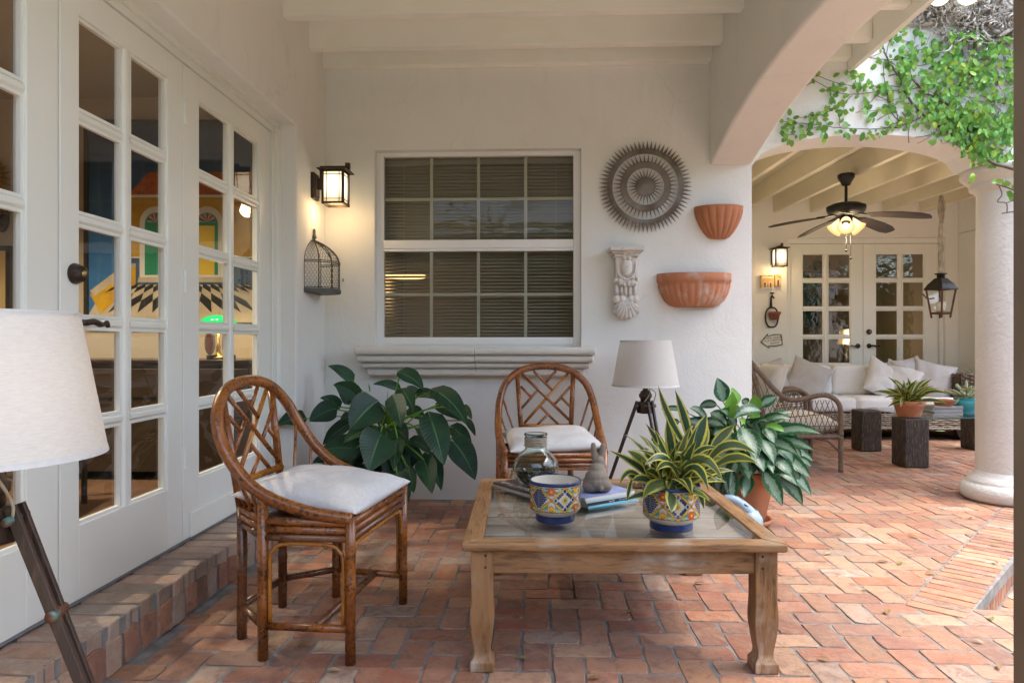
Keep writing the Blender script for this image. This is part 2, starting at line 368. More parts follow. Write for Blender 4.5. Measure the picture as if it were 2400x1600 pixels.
# ------------------------------------------------------------------ leaf materials
def leaf_mat(name, kind, cols, rough=.35):
    T = NT(name); uv = T.n('ShaderNodeUVMap').outputs[0]
    sp = T.n('ShaderNodeSeparateXYZ'); T.set(sp.inputs[0], uv); u, v = sp.outputs[0], sp.outputs[1]
    a = T.math('ABSOLUTE', T.math('SUBTRACT', T.math('MULTIPLY', u, 2.0), 1.0))      # 0 midrib .. 1 edge
    r = rnd_of(T); P = T.coord('Position')
    nz = T.noise(P, 40, 4, .6)
    if kind == 'philo':
        vein = T.math('SINE', T.math('MULTIPLY', T.math('SUBTRACT', v, T.math('MULTIPLY', a, .16)), 95.0))
        c = T.mix(T.mr(T.noise(P, 9, 3), .35, .65), cols[0], cols[1])
        c = T.mix(T.math('MULTIPLY', T.mr(vein, .55, 1), .4), c, cols[2])
        c = T.mix(T.mr(a, .035, .07, 1, 0), c, cols[3])
        c = T.mix(T.math('MULTIPLY', T.mr(a, .86, 1), .35), c, (.10, .05, .03)); c = T.mix(T.mr(r, .3, 1, 0, .30), c, (.04, .12, .03)); c = T.mix(T.mr(nz, .5, .75, 0, .35), c, (.035, .06, .045)); c = T.mix(T.math('MULTIPLY', T.mr(v, .93, 1), T.math('GREATER_THAN', r, .55)), c, (.13, .08, .03))
        nm = T.bump(vein, .25, .002); nm = T.bump(T.mr(a, 0, .1, 0, 1), .5, .004, nm)
    elif kind == 'snake':
        e = T.math('ADD', a, T.math('MULTIPLY', T.math('SUBTRACT', nz, .5), .35))
        band = T.noise(T.coord('UV', (2, 34, 1)), 3, 3, .6)
        c = T.mix(T.mr(band, .4, .65), cols[0], cols[1])
        c = T.mix(T.mr(e, .57, .64), c, cols[2]); c = T.mix(T.math('MULTIPLY', T.mr(r, .5, 1), .4), c, cols[3])
        c = T.mix(T.mr(e, .93, 1.0), c, (.16, .14, .03))
        nm = T.bump(band, .1, .002)
    elif kind == 'aglao':
        ed = T.noise(T.coord('UV', (5, 11, 1), None), 2.6, 5, .75, .6)
        e = T.math('ADD', a, T.math('MULTIPLY', T.math('SUBTRACT', T.math('ADD', T.math('MULTIPLY', ed, .6), T.math('MULTIPLY', T.noise(P, 60, 4, .7), .5)), .55), 1.6))
        c = T.mix(T.mr(e, .40, .56), cols[0], cols[1]); c = T.mix(T.mr(a, .82, .92), c, cols[2])
        c = T.mix(T.mr(T.noise(P, 60, 5, .75), .6, .68), c, cols[1])
        c = T.mix(T.mr(a, .03, .06, .7, 0), c, cols[3])
        vein = T.math('SINE', T.math('MULTIPLY', T.math('SUBTRACT', v, T.math('MULTIPLY', a, .25)), 60.0)); nm = T.bump(vein, .15, .002)
    else:
        c = T.mix(r, cols[0], cols[1]); c = T.mix(T.mr(T.math('FRACT', T.math('MULTIPLY', r, 7.3)), .7, 1), c, cols[2])
        c = T.mix(T.mr(a, .03, .10, .5, 0), c, cols[3]); nm = T.bump(T.mr(a, 0, .2), .3, .002)
    p = T.bsdf(c, rough, nm, Specular_IOR_Level=.32); t = T.n('ShaderNodeBsdfTranslucent'); T.set(t.inputs[0], T.mix(.5, c, cols[1]))
    m = T.n('ShaderNodeMixShader'); m.inputs[0].default_value = .18
    T.t.links.new(p, m.inputs[1]); T.t.links.new(t.outputs[0], m.inputs[2]); return T.done(m.outputs[0])
M_PHILO = leaf_mat('philodendron_leaf', 'philo', [(.010, .042, .021), (.015, .058, .027), (.007, .027, .016), (.07, .17, .06)], .38)
M_SNAKE = leaf_mat('snake_plant_leaf', 'snake', [(.018, .048, .022), (.06, .11, .05), (.56, .51, .08), (.24, .29, .06)], .3)
M_AGLAO = leaf_mat('silver_evergreen_leaf', 'aglao', [(.155, .235, .165), (.013, .062, .022), (.028, .115, .032), (.20, .32, .19)], .3)
M_LIME = leaf_mat('young_green_leaf', 'plain', [(.12, .30, .035), (.17, .36, .05), (.09, .24, .03), (.30, .45, .12)], .35)
M_IVY = leaf_mat('fig_ivy_leaf', 'plain', [(.09, .27, .05), (.19, .40, .06), (.38, .52, .06), (.26, .42, .14)], .4)
M_GRASSL = leaf_mat('spiky_grass_leaf', 'plain', [(.04, .12, .035), (.08, .19, .05), (.10, .22, .06), (.10, .2, .06)], .5)
M_TREEL = leaf_mat('garden_leaf', 'plain', [(.06, .17, .03), (.12, .28, .045), (.20, .36, .06), (.10, .2, .06)], .5)
M_DRY = simple('dry_leaf', (.22, .115, .035), .7, (.14, .12, .035), 30)
SH_HEART = lambda v: (max(0, math.sin(PI * min(1, v ** .58))) ** .75) * (1 - .12 * v)
SH_LANCE = lambda v: max(0, math.sin(PI * v ** .8)) ** .85
SH_SNAKE = lambda v: (.28 + .72 * math.sin(PI * min(1, v * .92 + .08) ** 1.15) ** .8) * (1 - v ** 7) if v < 1 else 0
SH_OVAL = lambda v: max(0, math.sin(PI * v ** .85)) ** .7
def leaf(mb, base, tip, width, shape, bulge=.08, updir=(0, 0, 1), facing=(0, -1, .35), tilt=0, fold=.18, nu=4, nv=8, lobe=0, wave=0, twist=0):
    b = Vector(base); t = Vector(tip); d = t - b; L = d.length; up = Vector(updir)
    c = (b + t) / 2 + (up - d.normalized() * up.dot(d.normalized())) * (bulge * L * 2)
    n0 = len(mb.v); fc = Vector(facing).normalized(); ph = R.random() * 6
    for i in range(nv + 1):
        v = i / nv
        p = b * (1 - v) ** 2 + c * 2 * v * (1 - v) + t * v * v
        tg = ((c - b) * (1 - v) + (t - c) * v).normalized()
        sd = tg.cross(fc)
        sd = sd.normalized() if sd.length > 1e-4 else Vector((1, 0, 0))
        sd = Matrix.Rotation(tilt + twist * v, 3, tg) @ sd; nn = sd.cross(tg)
        w = max(shape(v), .015) * width / 2
        for j in range(nu + 1):
            u = -1 + 2 * j / nu
            q = p + sd * (u * w * math.cos(fold)) + nn * (abs(u) * w * math.sin(fold) + wave * w * math.sin(v * 11 + ph) * u * u * (1 if u > 0 else -.7))
            if lobe and v < .3: q -= tg * (lobe * L * abs(u) ** 1.3 * (1 - v / .3) * (1.0 if v < .01 or 1 else 0))
            mb.v.append(tuple(q))
    for i in range(nv):
        for j in range(nu):
            a = n0 + i * (nu + 1) + j
            U = [(j / nu, i / nv), ((j + 1) / nu, i / nv), ((j + 1) / nu, (i + 1) / nv), (j / nu, (i + 1) / nv)]
            mb.face((a, a + 1, a + nu + 2, a + nu + 1), U)
    return mb

# ================================================================== LARGE STRUCTURE
XL, YB, XA0, XA1 = -1.492, 4.732, 1.173, 1.459
XD, ZS = -1.612, .18
ARCH_N = [(lerp(YB, 1.715, i / 24), 2.305 + .205 * (1 - abs(2 * i / 24 - 1) ** 2.0) ** 1.05) for i in range(25)]
def far_arch(x0, x1, n=24): return [(lerp(x0, x1, i / n), 2.30 + .205 * max(0, 1 - (2 * i / n - 1) ** 2) ** .5) for i in range(n + 1)]
# --- walls
w = MB().prism([(YB, 0), (YB, 3.2), (-.1, 3.2), (-.1, 2.43), (4.155, 2.43), (4.155, 0)], XL, XL - .25, 'x').build('stucco_wall', M_WALL, bevel=.012, seg=3)
tag(w, 'cream stucco wall with a deep opening for the row of french doors', 'wall')
A1 = far_arch(XA1, 2.985); A2 = far_arch(3.505, 5.10)
outer = [(-1.9, 0), (XA1, 0)] + A1 + [(3.0, 2.295), (3.49, 2.295)] + A2 + [(5.10, 0), (5.42, 0), (5.42, 5.2), (-1.9, 5.2)]
WX0, WX1, WZ0, WZ1 = -1.145, .295, 1.055, 2.435
w = MB().prism(outer, YB, 5.03, 'y', holes=[[(WX0, WZ0), (WX1, WZ0), (WX1, WZ1), (WX0, WZ1)]]).build('stucco_wall', M_WALL)
tag(w, 'long cream stucco wall with the blind window and the vine covered arch on the column', 'wall')
def soft(o, wd=.014):
    b = o.modifiers.new('bevel', 'BEVEL'); b.width = wd; b.segments = 3; b.limit_method = 'ANGLE'; b.angle_limit = .9
soft(w)
w = MB().prism([(YB, 2.305), (YB, 3.2), (1.1, 3.2), (1.1, 0), (1.715, 0)] + ARCH_N[::-1][:-1], XA0, XA1, 'x').build('arched_wall', M_WALL); soft(w, .02)
tag(w, 'thick arched stucco wall springing over the open side of the porch', 'arch')
pb = MB().box(XA0 - .012, XA0 + .1, 1.55, 1.722, 0, 3.0).build('pier_shade_post', simple('pier_shade_brown', (.26, .21, .145), .7, (.21, .165, .115), 4), bevel=.008)  # added post over the pier face; the pier's shade is in its brown
tag(pb, 'plain brown post added along the right edge of the picture for the shaded pier face', 'post')
w = MB().prism([(1.5, 0), (1.5, 3.0), (7.0, 3.0), (7.0, 0), (5.02, 0), (5.02, 2.385), (3.10, 2.385), (3.10, 0)], 8.62, 8.80, 'y').build('stucco_wall', M_WALL)
tag(w, 'cream stucco wall around the double french doors behind the sofa', 'wall'); soft(w)
w = MB().box(1.40, 1.52, 5.03, 8.62, 0, 3.0).build('stucco_wall', M_WALL); tag(w, 'cream stucco side wall behind the wicker chair', 'wall')
m = MB().box(5.166, 5.4, 7.75, 8.618, 0, 2.42); m.box(5.166, 5.4, 5.034, 8.618, 2.423, 3.0)
w = m.build('stucco_pier', M_WALL, bevel=.012); tag(w, 'cream stucco pier and beam to the right of the hanging lantern', 'wall')
# --- round column
col = thing('round_column', 'round textured cream column with a cracked base under the vine', 'column', (3.268, 4.885, 0))
MB().lathe([(.19, .17), (.192, .6), (.19, 1.4), (.186, 2.16)], 48).build('shaft', M_COL, col, True)
MB().lathe([(0, 0), (.262, 0), (.281, .02), (.29, .055), (.283, .09), (.262, .115), (.25, .12), (.25, .128), (.238, .145), (.222, .16), (.215, .165), (.205, .175), (.19, .20)], 48).build('base', M_COL, col, True)
MB().lathe([(.186, 2.13), (.20, 2.15), (.222, 2.16), (.232, 2.175), (.222, 2.19), (.235, 2.20), (.262, 2.23), (.285, 2.25), (.288, 2.28), (.27, 2.30), (.0, 2.303)], 48).build('capital', M_COL, col, True)
mb = MB(); pts = [Vector((.286 * math.cos(a), .286 * math.sin(a), z)) for a, z in [(-1.75, .10), (-1.70, .085), (-1.62, .08), (-1.55, .06), (-1.50, .03), (-1.46, .015)]]
mb.tube([p * 1.0 + Vector((p.x, p.y, 0)).normalized() * .001 for p in pts], .0022, 5)
mb.build('crack', M_BLACKP, col)
# --- near ceiling: deck, rafters, fascia
ceil = struct(MB().box(XL - .25, 2.2, .2, YB, 3.202, 3.24).build('porch_ceiling', M_CEIL))  # unseen end cut short near the camera to let sky light in
ry = [4.663, 4.375, 3.935] + [3.935 - .44 * k for k in range(1, 9)]
for i, y in enumerate(ry):
    MB().box(XL, XA0 if y > 1.0 else 2.1, y, y + .069, 3.0, 3.2).build('rafter', M_CEIL, ceil, bevel=.004)
    if y > 1.0: MB().box(XA1, 2.1, y, y + .069, 3.0, 3.2).build('rafter', M_CEIL, ceil, bevel=.004)
MB().box(2.102, 2.14, .2, YB - .002, 2.935, 3.2).build('fascia_board', M_CEIL, ceil, bevel=.004)
# --- far ceiling
M_CEILF = simple('ochre_cream_ceiling', (.77, .715, .55), .6, (.73, .675, .515), 3, .15, 30, .003, 'Position')  # one even tone, darker and yellower than the near ceiling
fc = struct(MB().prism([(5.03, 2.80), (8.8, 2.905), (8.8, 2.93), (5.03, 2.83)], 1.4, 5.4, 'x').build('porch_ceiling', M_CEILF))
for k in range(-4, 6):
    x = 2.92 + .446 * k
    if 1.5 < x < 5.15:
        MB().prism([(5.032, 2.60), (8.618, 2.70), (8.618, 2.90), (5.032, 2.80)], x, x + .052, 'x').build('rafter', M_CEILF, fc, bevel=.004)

# ------------------------------------------------------------------ brick floor
CELL = .1082
FX0 = .047 - 40 * CELL; FY0 = 2.444 - .5 * CELL - 40 * CELL
DA = Vector((1.632, 3.03)); DB = Vector((3.12, 4.70)); DD = (DB - DA).normalized(); DN = Vector((DD.y, -DD.x))
def on_floor(x, y):
    if x < -1.40 or x > 7.0 or y > 8.62 or y < .9: return False
    if x > XA1 and y < 1.2: return False
    return True
def past(x, y):      # how far a point lies beyond the diagonal joint (only the part above the front edge is cut)
    return min((Vector((x, y)) - DA).dot(DN) + .008, (y - 2.875) * .9)
fl = struct(MB().prism([(-1.42, .8), (-1.42, 8.62), (5.4, 8.62), (5.4, YB + .1), (3.40, YB + .1), (3.40, 4.62), (1.80, 2.89), (1.9, 2.88), (4.5, 2.88), (4.5, .8)], -.06, -.0042).build('brick_floor', M_MORTAR))
MB().box(2.9, 5.4, 4.55, 4.95, -.07, -.0052).build('slab', M_MORTAR, fl)
def brick_shape(mb, L, W, H, M, jit=.0032, clip=None):
    pts = []
    for (x, y) in [(-.5, -.36), (-.5, 0), (-.5, .36), (-.46, .5), (-.2, .5), (.1, .5), (.46, .5), (.5, .36), (.5, -.0), (.5, -.36), (.46, -.5), (.16, -.5), (-.14, -.5), (-.46, -.5)]:
        pts.append((x * L + R.uniform(-jit, jit), y * W + R.uniform(-jit, jit)))
    if clip:      # keep the side of the cutting line where clip(world point) < 0
        out = []
        for i in range(len(pts)):
            p, q = pts[i - 1], pts[i]; fp, fq = clip(M @ Vector((*p, 0))), clip(M @ Vector((*q, 0)))
            if (fp < 0) != (fq < 0): t = fp / (fp - fq); out.append((lerp(p[0], q[0], t), lerp(p[1], q[1], t)))
            if fq < 0: out.append(q)
        pts = out
        if len(pts) < 3: return mb
        cxy = (sum(p[0] for p in pts) / len(pts), sum(p[1] for p in pts) / len(pts))
    else: cxy = (0, 0)
    n = len(pts); ch = R.uniform(.0015, .004); b = len(mb.v); sc = 1 - 2 * ch / W
    def ring(s, z): mb.v.extend([tuple(M @ Vector((cxy[0] + (x - cxy[0]) * (1 if s == 0 else lerp(1, sc, W / L if abs(x - cxy[0]) > W * .6 else 1)), cxy[1] + (y - cxy[1]) * (1 if s == 0 else sc), z + (R.uniform(-.0011, .0011) if z > -.004 else 0)))) for x, y in pts])
    ring(0, -H); ring(0, -ch); ring(1, 0)
    for k in range(2):
        for i in range(n):
            j = (i + 1) % n; mb.face((b + k * n + j, b + k * n + i, b + (k + 1) * n + i, b + (k + 1) * n + j))
    mb.face([b + 2 * n + i for i in range(n)][::-1])
    return mb
bricks = []
for i in range(0, 110):
    for j in range(0, 110):
        k = (i + j) % 4
        if k == 0: x, y, rot = FX0 + (i + 1) * CELL, FY0 + (j + .5) * CELL, 0
        elif k == 2: x, y, rot = FX0 + (i + .5) * CELL, FY0 + (j + 1) * CELL, 1
        else: continue
        if not on_floor(x, y): continue
        dd = past(x, y); cut = dd > -.12 and y < 5.1
        if cut and dd > .10: continue
        px, py, wd = seen((x, y, 0))
        vis = -60 < px < 2460 and py < 1680 and wd > .5
        if wd < .4 or (not vis and wd < 1.0): continue
        hid = (y > YB and x < 1.5 + (y - YB) * .3)
        bricks.append((-(1 / wd ** 2) if vis and not hid else 0, x, y, rot, vis, hid, cut))
bricks.sort(key=lambda b: b[0])
protos = []
for k in range(12): protos.append(brick_shape(MB(), .2065, .1004, .045, Matrix.Identity(4)).build('brick', M_BRICK))
for p in protos: bpy.data.objects.remove(p)
pm = [m for m in bpy.data.meshes if m.name.startswith('brick')]
field = MB()
for n, (s, x, y, rot, vis, hid, cut) in enumerate(bricks):
    if hid: continue
    ang = (PI / 2 if rot else 0) + R.uniform(-.012, .012) + (PI if R.random() < .5 else 0)
    M = Matrix.Translation((x + R.uniform(-.0015, .0015), y + R.uniform(-.0015, .0015), R.uniform(-.0025, .0015))) @ Matrix.Rotation(ang, 4, 'Z') @ Matrix.Rotation(R.uniform(-.012, .012), 4, 'X') @ Matrix.Rotation(R.uniform(-.006, .006), 4, 'Y')
    if cut and n < 300:
        brick_shape(MB(), .2065, .1004, .045, M, clip=lambda q: past(q.x, q.y)).build('brick', M_BRICK, fl, fix=False)
    elif n < 300:
        o = bpy.data.objects.new('brick', pm[n % 12]); C.objects.link(o); o.matrix_world = M; o.parent = fl
    else:
        field.r = R.uniform(.001, .999); brick_shape(field, .2065, .1004, .045, M, clip=(lambda q: past(q.x, q.y)) if cut else None)
tag(field.build('brick_field', M_BRICK, fl, fix=False), kind='stuff')
# --- diagonal brick edging, with its drop to the lower paving
edg = struct(MB().prism([tuple(DA - DD * .16), tuple(DB + DD * .5), tuple(DB + DD * .5 + DN * .2), tuple(DA - DD * .16 + DN * .2)], -.35, -.0048).build('step_edging', M_MORTAR))
ang = math.atan2(DN.y, DN.x); nE = 33
for k in range(-2, nE):
    c = DA + DD * (.035 + k * .0735) + DN * .108
    M = Matrix.Translation((c.x, c.y, .001)) @ Matrix.Rotation(ang + R.uniform(-.015, .015), 4, 'Z') @ Matrix.Rotation(R.uniform(-.02, .02), 4, 'X')
    brick_shape(MB(), .212, .066, .055, M, .002).build('brick', M_BRICK, edg, fix=False)
    f = DA + DD * (.035 + k * .0735) + DN * .203
    M = Matrix.Translation((f.x, f.y, -.119)) @ Matrix.Rotation(ang, 4, 'Z') @ Matrix.Rotation(PI / 2, 4, 'Y') @ Matrix.Rotation(0, 4, 'Z')
    brick_shape(MB(), .128, .066, .03, M, .002).build('brick', M_BRICK, edg, fix=False)
low = struct(MB().prism([(1.7, 2.80), (7.5, 2.80), (7.5, YB), (3.2, YB)], -.30, -.182).build('lower_paving', M_MORTAR))
lf = MB()
for i in range(60):
    for j in range(40):
        k = (i + j) % 4
        if k not in (0, 2): continue
        x, y, rot = (1.7 + (i + 1) * .108, 2.83 + (j + .5) * .108, 0) if k == 0 else (1.7 + (i + .5) * .108, 2.83 + (j + 1) * .108, 1)
        if (Vector((x, y)) - DA).dot(DN) < .12 or y > YB - .1: continue
        lf.r = R.uniform(.001, .999)
        brick_shape(lf, .2065, .1004, .045, Matrix.Translation((x, y, -.178 + R.uniform(-.002, .002))) @ Matrix.Rotation(PI / 2 * rot, 4, 'Z'), clip=lambda q: .212 - (Vector((q.x, q.y)) - DA).dot(DN))
tag(lf.build('brick_field', M_BRICK, low, fix=False), kind='stuff')
# --- brick step under the french doors
stp = struct(MB().box(-1.75, -1.408, .6, YB, -.05, ZS - .012).build('brick_step', M_MORTAR))
y = .95
while y < YB - .05:
    wd = R.uniform(.088, .112)
    M = Matrix.Translation((-1.515, y + wd / 2, ZS - .003 + R.uniform(-.004, .003))) @ Matrix.Rotation(R.uniform(-.03, .03), 4, 'Z') @ Matrix.Rotation(R.uniform(-.02, .02), 4, 'X')
    brick_shape(MB(), .222, wd - .010, .06, M, .006).build('brick', M_BRICKS, stp, fix=False)
    M = Matrix.Translation((-1.399 + R.uniform(-.003, .003), y + wd / 2 + R.uniform(-.01, .01), .064)) @ Matrix.Rotation(PI / 2, 4, 'Y') @ Matrix.Rotation(R.uniform(-.03, .03), 4, 'Z')
    brick_shape(MB(), .112, wd - .014, .04, M, .005).build('brick', M_BRICK if R.random() < .5 else M_BRICKS, stp, fix=False)
    y += wd + .002
struct(MB().box(-1.66, -1.617, .6, 4.10, ZS + .001, ZS + .014).build('door_threshold', simple('grey_threshold', (.16, .18, .20), .6, (.24, .24, .24), 9)))
struct(MB().box(-1.4, 4.5, -4.0, .795, -.3, -.01).build('bounce_paving', simple('bounce_stone', (.50, .45, .38), .85, (.44, .39, .33), 6)))  # unseen pale paving added behind the camera to bounce light upward
# garden ground
lawn = struct(MB().prism([(-60, -60), (60, -60), (60, 60), (-60, 60)], -.5, -.36).build('lawn', simple('lawn_grass', (.06, .12, .03), .9, (.09, .15, .045), 4, .8, 60, .03, 'Position')))

# ------------------------------------------------------------------ french doors
def chamfer_bar(mb, a, b, w, y0, y1, ch=.010, vert=True):
    # bar between a and b along X or Z in the door's own plane; front face at y0
    prof = [(-w / 2, y1), (-w / 2, y0 + ch), (-w / 2 + ch * .45, y0 + ch * .45), (-w / 2 + ch, y0), (w / 2 - ch, y0), (w / 2 - ch * .45, y0 + ch * .45), (w / 2, y0 + ch), (w / 2, y1)]
    n = len(prof); base = len(mb.v)
    for end in (a, b):
        for (u, v) in prof: mb.v.append((end[0] + (u if vert else 0), v, end[1] + (0 if vert else u)))
    for i in range(n): mb.face((base + i, base + (i + 1) % n, base + n + (i + 1) % n, base + n + i))
    mb.face(range(base, base + n)); mb.face(range(base + n, base + 2 * n)); return mb
def french_leaf(root, W, Z0, Z1, gx0, mx, gx1, gz0, gz1, glass, rows=5, dark=None):
    T0, T1 = 0, .045      # front at y=0
    def part(nm, x0, x1, z0, z1): MB().box(x0, x1, T0, T1, z0, z1).build(nm, M_DOOR, root, bevel=.004)
    part('stile', .0015, gx0, Z0, Z1); part('stile', gx1, W - .0015, Z0, Z1)
    MB().box(gx0, gx1, T0 + .0006, T1, Z0, gz0).build('bottom_rail', M_DOOR, root, bevel=.002)
    MB().box(gx0, gx1, T0 + .0006, T1, gz1, Z1).build('top_rail', M_DOOR, root, bevel=.002)
    pitch = (gz1 - gz0 + .034) / rows; bw = .034
    zs = [gz0 + pitch * k - bw / 2 for k in range(1, rows)]
    chamfer_bar(MB(), (mx, gz0), (mx, gz1), .05, .003, .04, .014).build('muntin', M_DOOR, root)
    for z in zs:
        for (a, b) in ((gx0, mx - .024), (mx + .024, gx1)):
            chamfer_bar(MB(), (a, z), (b, z), bw, .004, .039, .010, False).build('muntin', M_DOOR, root)
    mb = MB()
    for k in range(rows):
        lo = gz0 if k == 0 else zs[k - 1] + bw / 2; hi = gz1 if k == rows - 1 else zs[k] - bw / 2
        for (a, b) in ((gx0, mx - .025), (mx + .025, gx1)):
            MB().box(a, b, .026, .030, lo - .002, hi + .002).build('pane', glass, root)
            for q in ((a, a + .012, lo, hi), (b - .012, b, lo, hi), (a + .012, b - .012, lo, lo + .012), (a + .012, b - .012, hi - .012, hi)):
                mb.box(q[0], q[1], .010, .0255, q[2], q[3])
    mb.build('glazing_bead', M_DOOR, root)
def hinge(root, x, z):
    m = MB()
    for k in range(5): m.lathe([(0, 0), (.0065, 0), (.0065, .0195), (0, .0195)], 10, (x, -.006, z - .052 + k * .0208))
    m.box(x - .012, x + .012, -.002, 0.0, z - .05, z + .05); m.build('hinge', M_DOOR, root)
def deadbolt(root, x, z, mat, r=.034):
    Mx = Matrix.Translation((x, 0, z)) @ Matrix.Rotation(PI / 2, 4, 'X')
    k = MB().lathe([(0, 0), (r, 0), (r * 1.03, .004), (r * .78, .028), (r * .70, .034), (r * .5, .036), (0, .035)], 24, M=Mx).build('deadbolt', mat, root, True)
    MB().lathe([(0, 0), (.011, 0), (.011, .038), (0, .039)], 16, M=Mx).build('key_cylinder', simple('brass', (.45, .33, .12), .3, Metallic=.9), k, True)
def lever(root, x, z, mat, sgn=1):
    Mx = Matrix.Translation((x, 0, z)) @ Matrix.Rotation(PI / 2, 4, 'X')
    m = MB().lathe([(0, 0), (.029, 0), (.030, .006), (.018, .014), (.011, .02), (.011, .05), (0, .052)], 20, M=Mx)
    m.tube(cr([(x, -.05, z), (x + sgn * .03, -.056, z + .004), (x + sgn * .07, -.056, z - .006), (x + sgn * .10, -.055, z + .004), (x + sgn * .112, -.052, z - .012)], 4), [.011] * 8 + [.008] * 9, 10)
    m.build('lever_handle', mat, root, True)
RZL = PI / 2     # local X -> world Y, local front (-Y) -> world +X
d1 = thing('french_door', 'cream french door leaf cut by the left picture edge beside the big lamp shade', 'door', (XD, 1.235, 0), RZL)
french_leaf(d1, 1.0, ZS + .015, 2.362, .15, .49, .855, .455, 2.245, M_GLASS)
d2 = thing('french_door', 'cream french door leaf with the bronze deadbolt and lever', 'door', (XD, 2.24, 0), RZL)
french_leaf(d2, .797, ZS + .015, 2.362, .098, .383, .672, .455, 2.245, M_GLASS)
deadbolt(d2, .072, 1.335, M_BRONZE, .036); lever(d2, .065, 1.165, M_BRONZE)
d3 = thing('french_door', 'cream french door leaf nearest the corner, with three white hinges', 'door', (XD, 3.04, 0), RZL)
french_leaf(d3, 1.016, ZS + .015, 2.362, .147, .50, .852, .455, 2.245, M_GLASS)
MB().box(.05, .95, -.012, .0, ZS + .018, ZS + .13).build('kick_board', M_DOOR, d3, bevel=.003)
for z in (2.136, 1.374, .572): hinge(d3, .004, z)
fr = thing('door_frame', 'cream moulded frame around the row of french doors', 'door frame', (XD, 0, 0), RZL)
MB().box(-2.5, 4.117, -.006, .09, 2.367, 2.405).build('head', M_DOOR, fr, bevel=.004)
MB().box(-2.5, 4.13, -.022, .09, 2.405, 2.432).build('head_moulding', M_DOOR, fr, bevel=.004)
MB().box(4.060, 4.10, -.006, .09, ZS, 2.366).build('jamb', M_DOOR, fr, bevel=.004)
MB().box(4.10, 4.156, -.022, .09, ZS, 2.404).build('jamb_moulding', M_DOOR, fr, bevel=.004)
# far pair
f1 = thing('french_door', 'left leaf of the distant cream double doors behind the sofa', 'door', (3.142, 8.70, 0))
french_leaf(f1, .914, .03, 2.318, .165, .457, .765, .47, 2.20, M_GLASSF)
lever(f1, .85, 1.045, M_BRONZE, -1)
f2 = thing('french_door', 'right leaf of the distant cream double doors, beside the hanging lantern', 'door', (4.058, 8.70, 0))
french_leaf(f2, .914, .03, 2.318, .15, .457, .75, .47, 2.20, M_GLASSF)
deadbolt(f2, .07, 1.22, M_BRONZE, .034); lever(f2, .07, 1.045, M_BRONZE, 1)
ff = thing('door_frame', 'cream frame around the distant double doors', 'door frame', (0, 8.66, 0))
MB().box(3.102, 5.018, 0, .1, 2.321, 2.384).build('head', M_DOOR, ff, bevel=.004)
MB().box(3.102, 3.140, 0, .1, 0, 2.320).build('jamb', M_DOOR, ff, bevel=.004); MB().box(4.975, 5.018, 0, .1, 0, 2.320).build('jamb', M_DOOR, ff, bevel=.004)

# ------------------------------------------------------------------ window, blind, sill
win = thing('sash_window', 'white sash window with a grille of sixteen panes in the back wall', 'window', (0, 4.795, 0))
def wb(nm, x0, x1, z0, z1, y0=0, y1=.05, mat=M_WIN, bv=.003): return MB().box(x0, x1, y0, y1, z0, z1).build(nm, mat, win, bevel=bv)
wb('frame', WX0, WX0 + .05, WZ0, WZ1); wb('frame', WX1 - .05, WX1, WZ0, WZ1); wb('frame', WX0 + .05, WX1 - .05, WZ1 - .03, WZ1); wb('frame', WX0 + .05, WX1 - .05, WZ0, WZ0 + .02)
gx0, gx1 = WX0 + .05, WX1 - .05
wb('meeting_rail', gx0, gx1, 1.755, 1.815, -.008, .04); wb('meeting_rail', gx0, gx1, 1.735, 1.755, -.002, .04)
wb('bottom_rail', gx0, gx1, WZ0 + .02, WZ0 + .075, -.006, .04)
for (z0, z1, yy) in ((1.815, WZ1 - .03, .03), (WZ0 + .075, 1.735, .02)):
    wp = (gx1 - gx0) / 4; zm = (z0 + z1) / 2
    for k in range(4):
        for (a, b) in ((z0, zm), (zm, z1)): MB().box(gx0 + wp * k, gx0 + wp * (k + 1), yy, yy + .004, a, b).build('pane', M_GLASSW, win)
    for k in range(1, 4): wb('muntin', gx0 + wp * k - .0105, gx0 + wp * k + .0105, z0, z1, yy + .006, yy + .012, M_MUNT, 0)
    wb('muntin', gx0, gx1, zm - .0105, zm + .0105, yy + .0055, yy + .0115, M_MUNT, 0)
bl = thing('window_blind', 'lowered grey mini blind inside the sash window', 'blind', (0, 4.90, 0))
M_SLAT = simple('grey_blind_slat', (.36, .36, .35), .5)
MB().box(gx0 - .02, gx1 + .02, -.02, .02, WZ1 - .065, WZ1 - .03).build('head_rail', M_SLAT, bl)
sl = None; nz = 52
for k in range(nz):
    z = WZ1 - .085 - k * .0245
    tilt = 1.08 if k < 22 else 1.08 - .36 * min(1, (k - 22) / 10)
    m = MB(); w2 = .0135
    n = m.vs([(gx0 - .015, -w2 * math.cos(tilt), -w2 * math.sin(tilt)), (gx1 + .015, -w2 * math.cos(tilt), -w2 * math.sin(tilt)), (gx1 + .015, -.002, .003), (gx0 - .015, -.002, .003), (gx1 + .015, w2 * math.cos(tilt), w2 * math.sin(tilt)), (gx0 - .015, w2 * math.cos(tilt), w2 * math.sin(tilt))])
    m.face((n, n + 1, n + 2, n + 3)); m.face((n + 3, n + 2, n + 4, n + 5))
    m.build('slat', M_SLAT, bl, True, loc=(0, R.uniform(-.001, .001), z))
m = MB()
for x in (gx0 + .13, (gx0 + gx1) / 2, gx1 - .12): m.tube([(x, -.018, WZ1 - .06), (x, -.018, WZ0 + .05)], .0012, 5)
m.build('cord', M_MUNT, bl)
sill = thing('window_sill', 'long moulded coral stone sill under the window', 'window sill', ((-1.244 + .38) / 2, YB, 0))
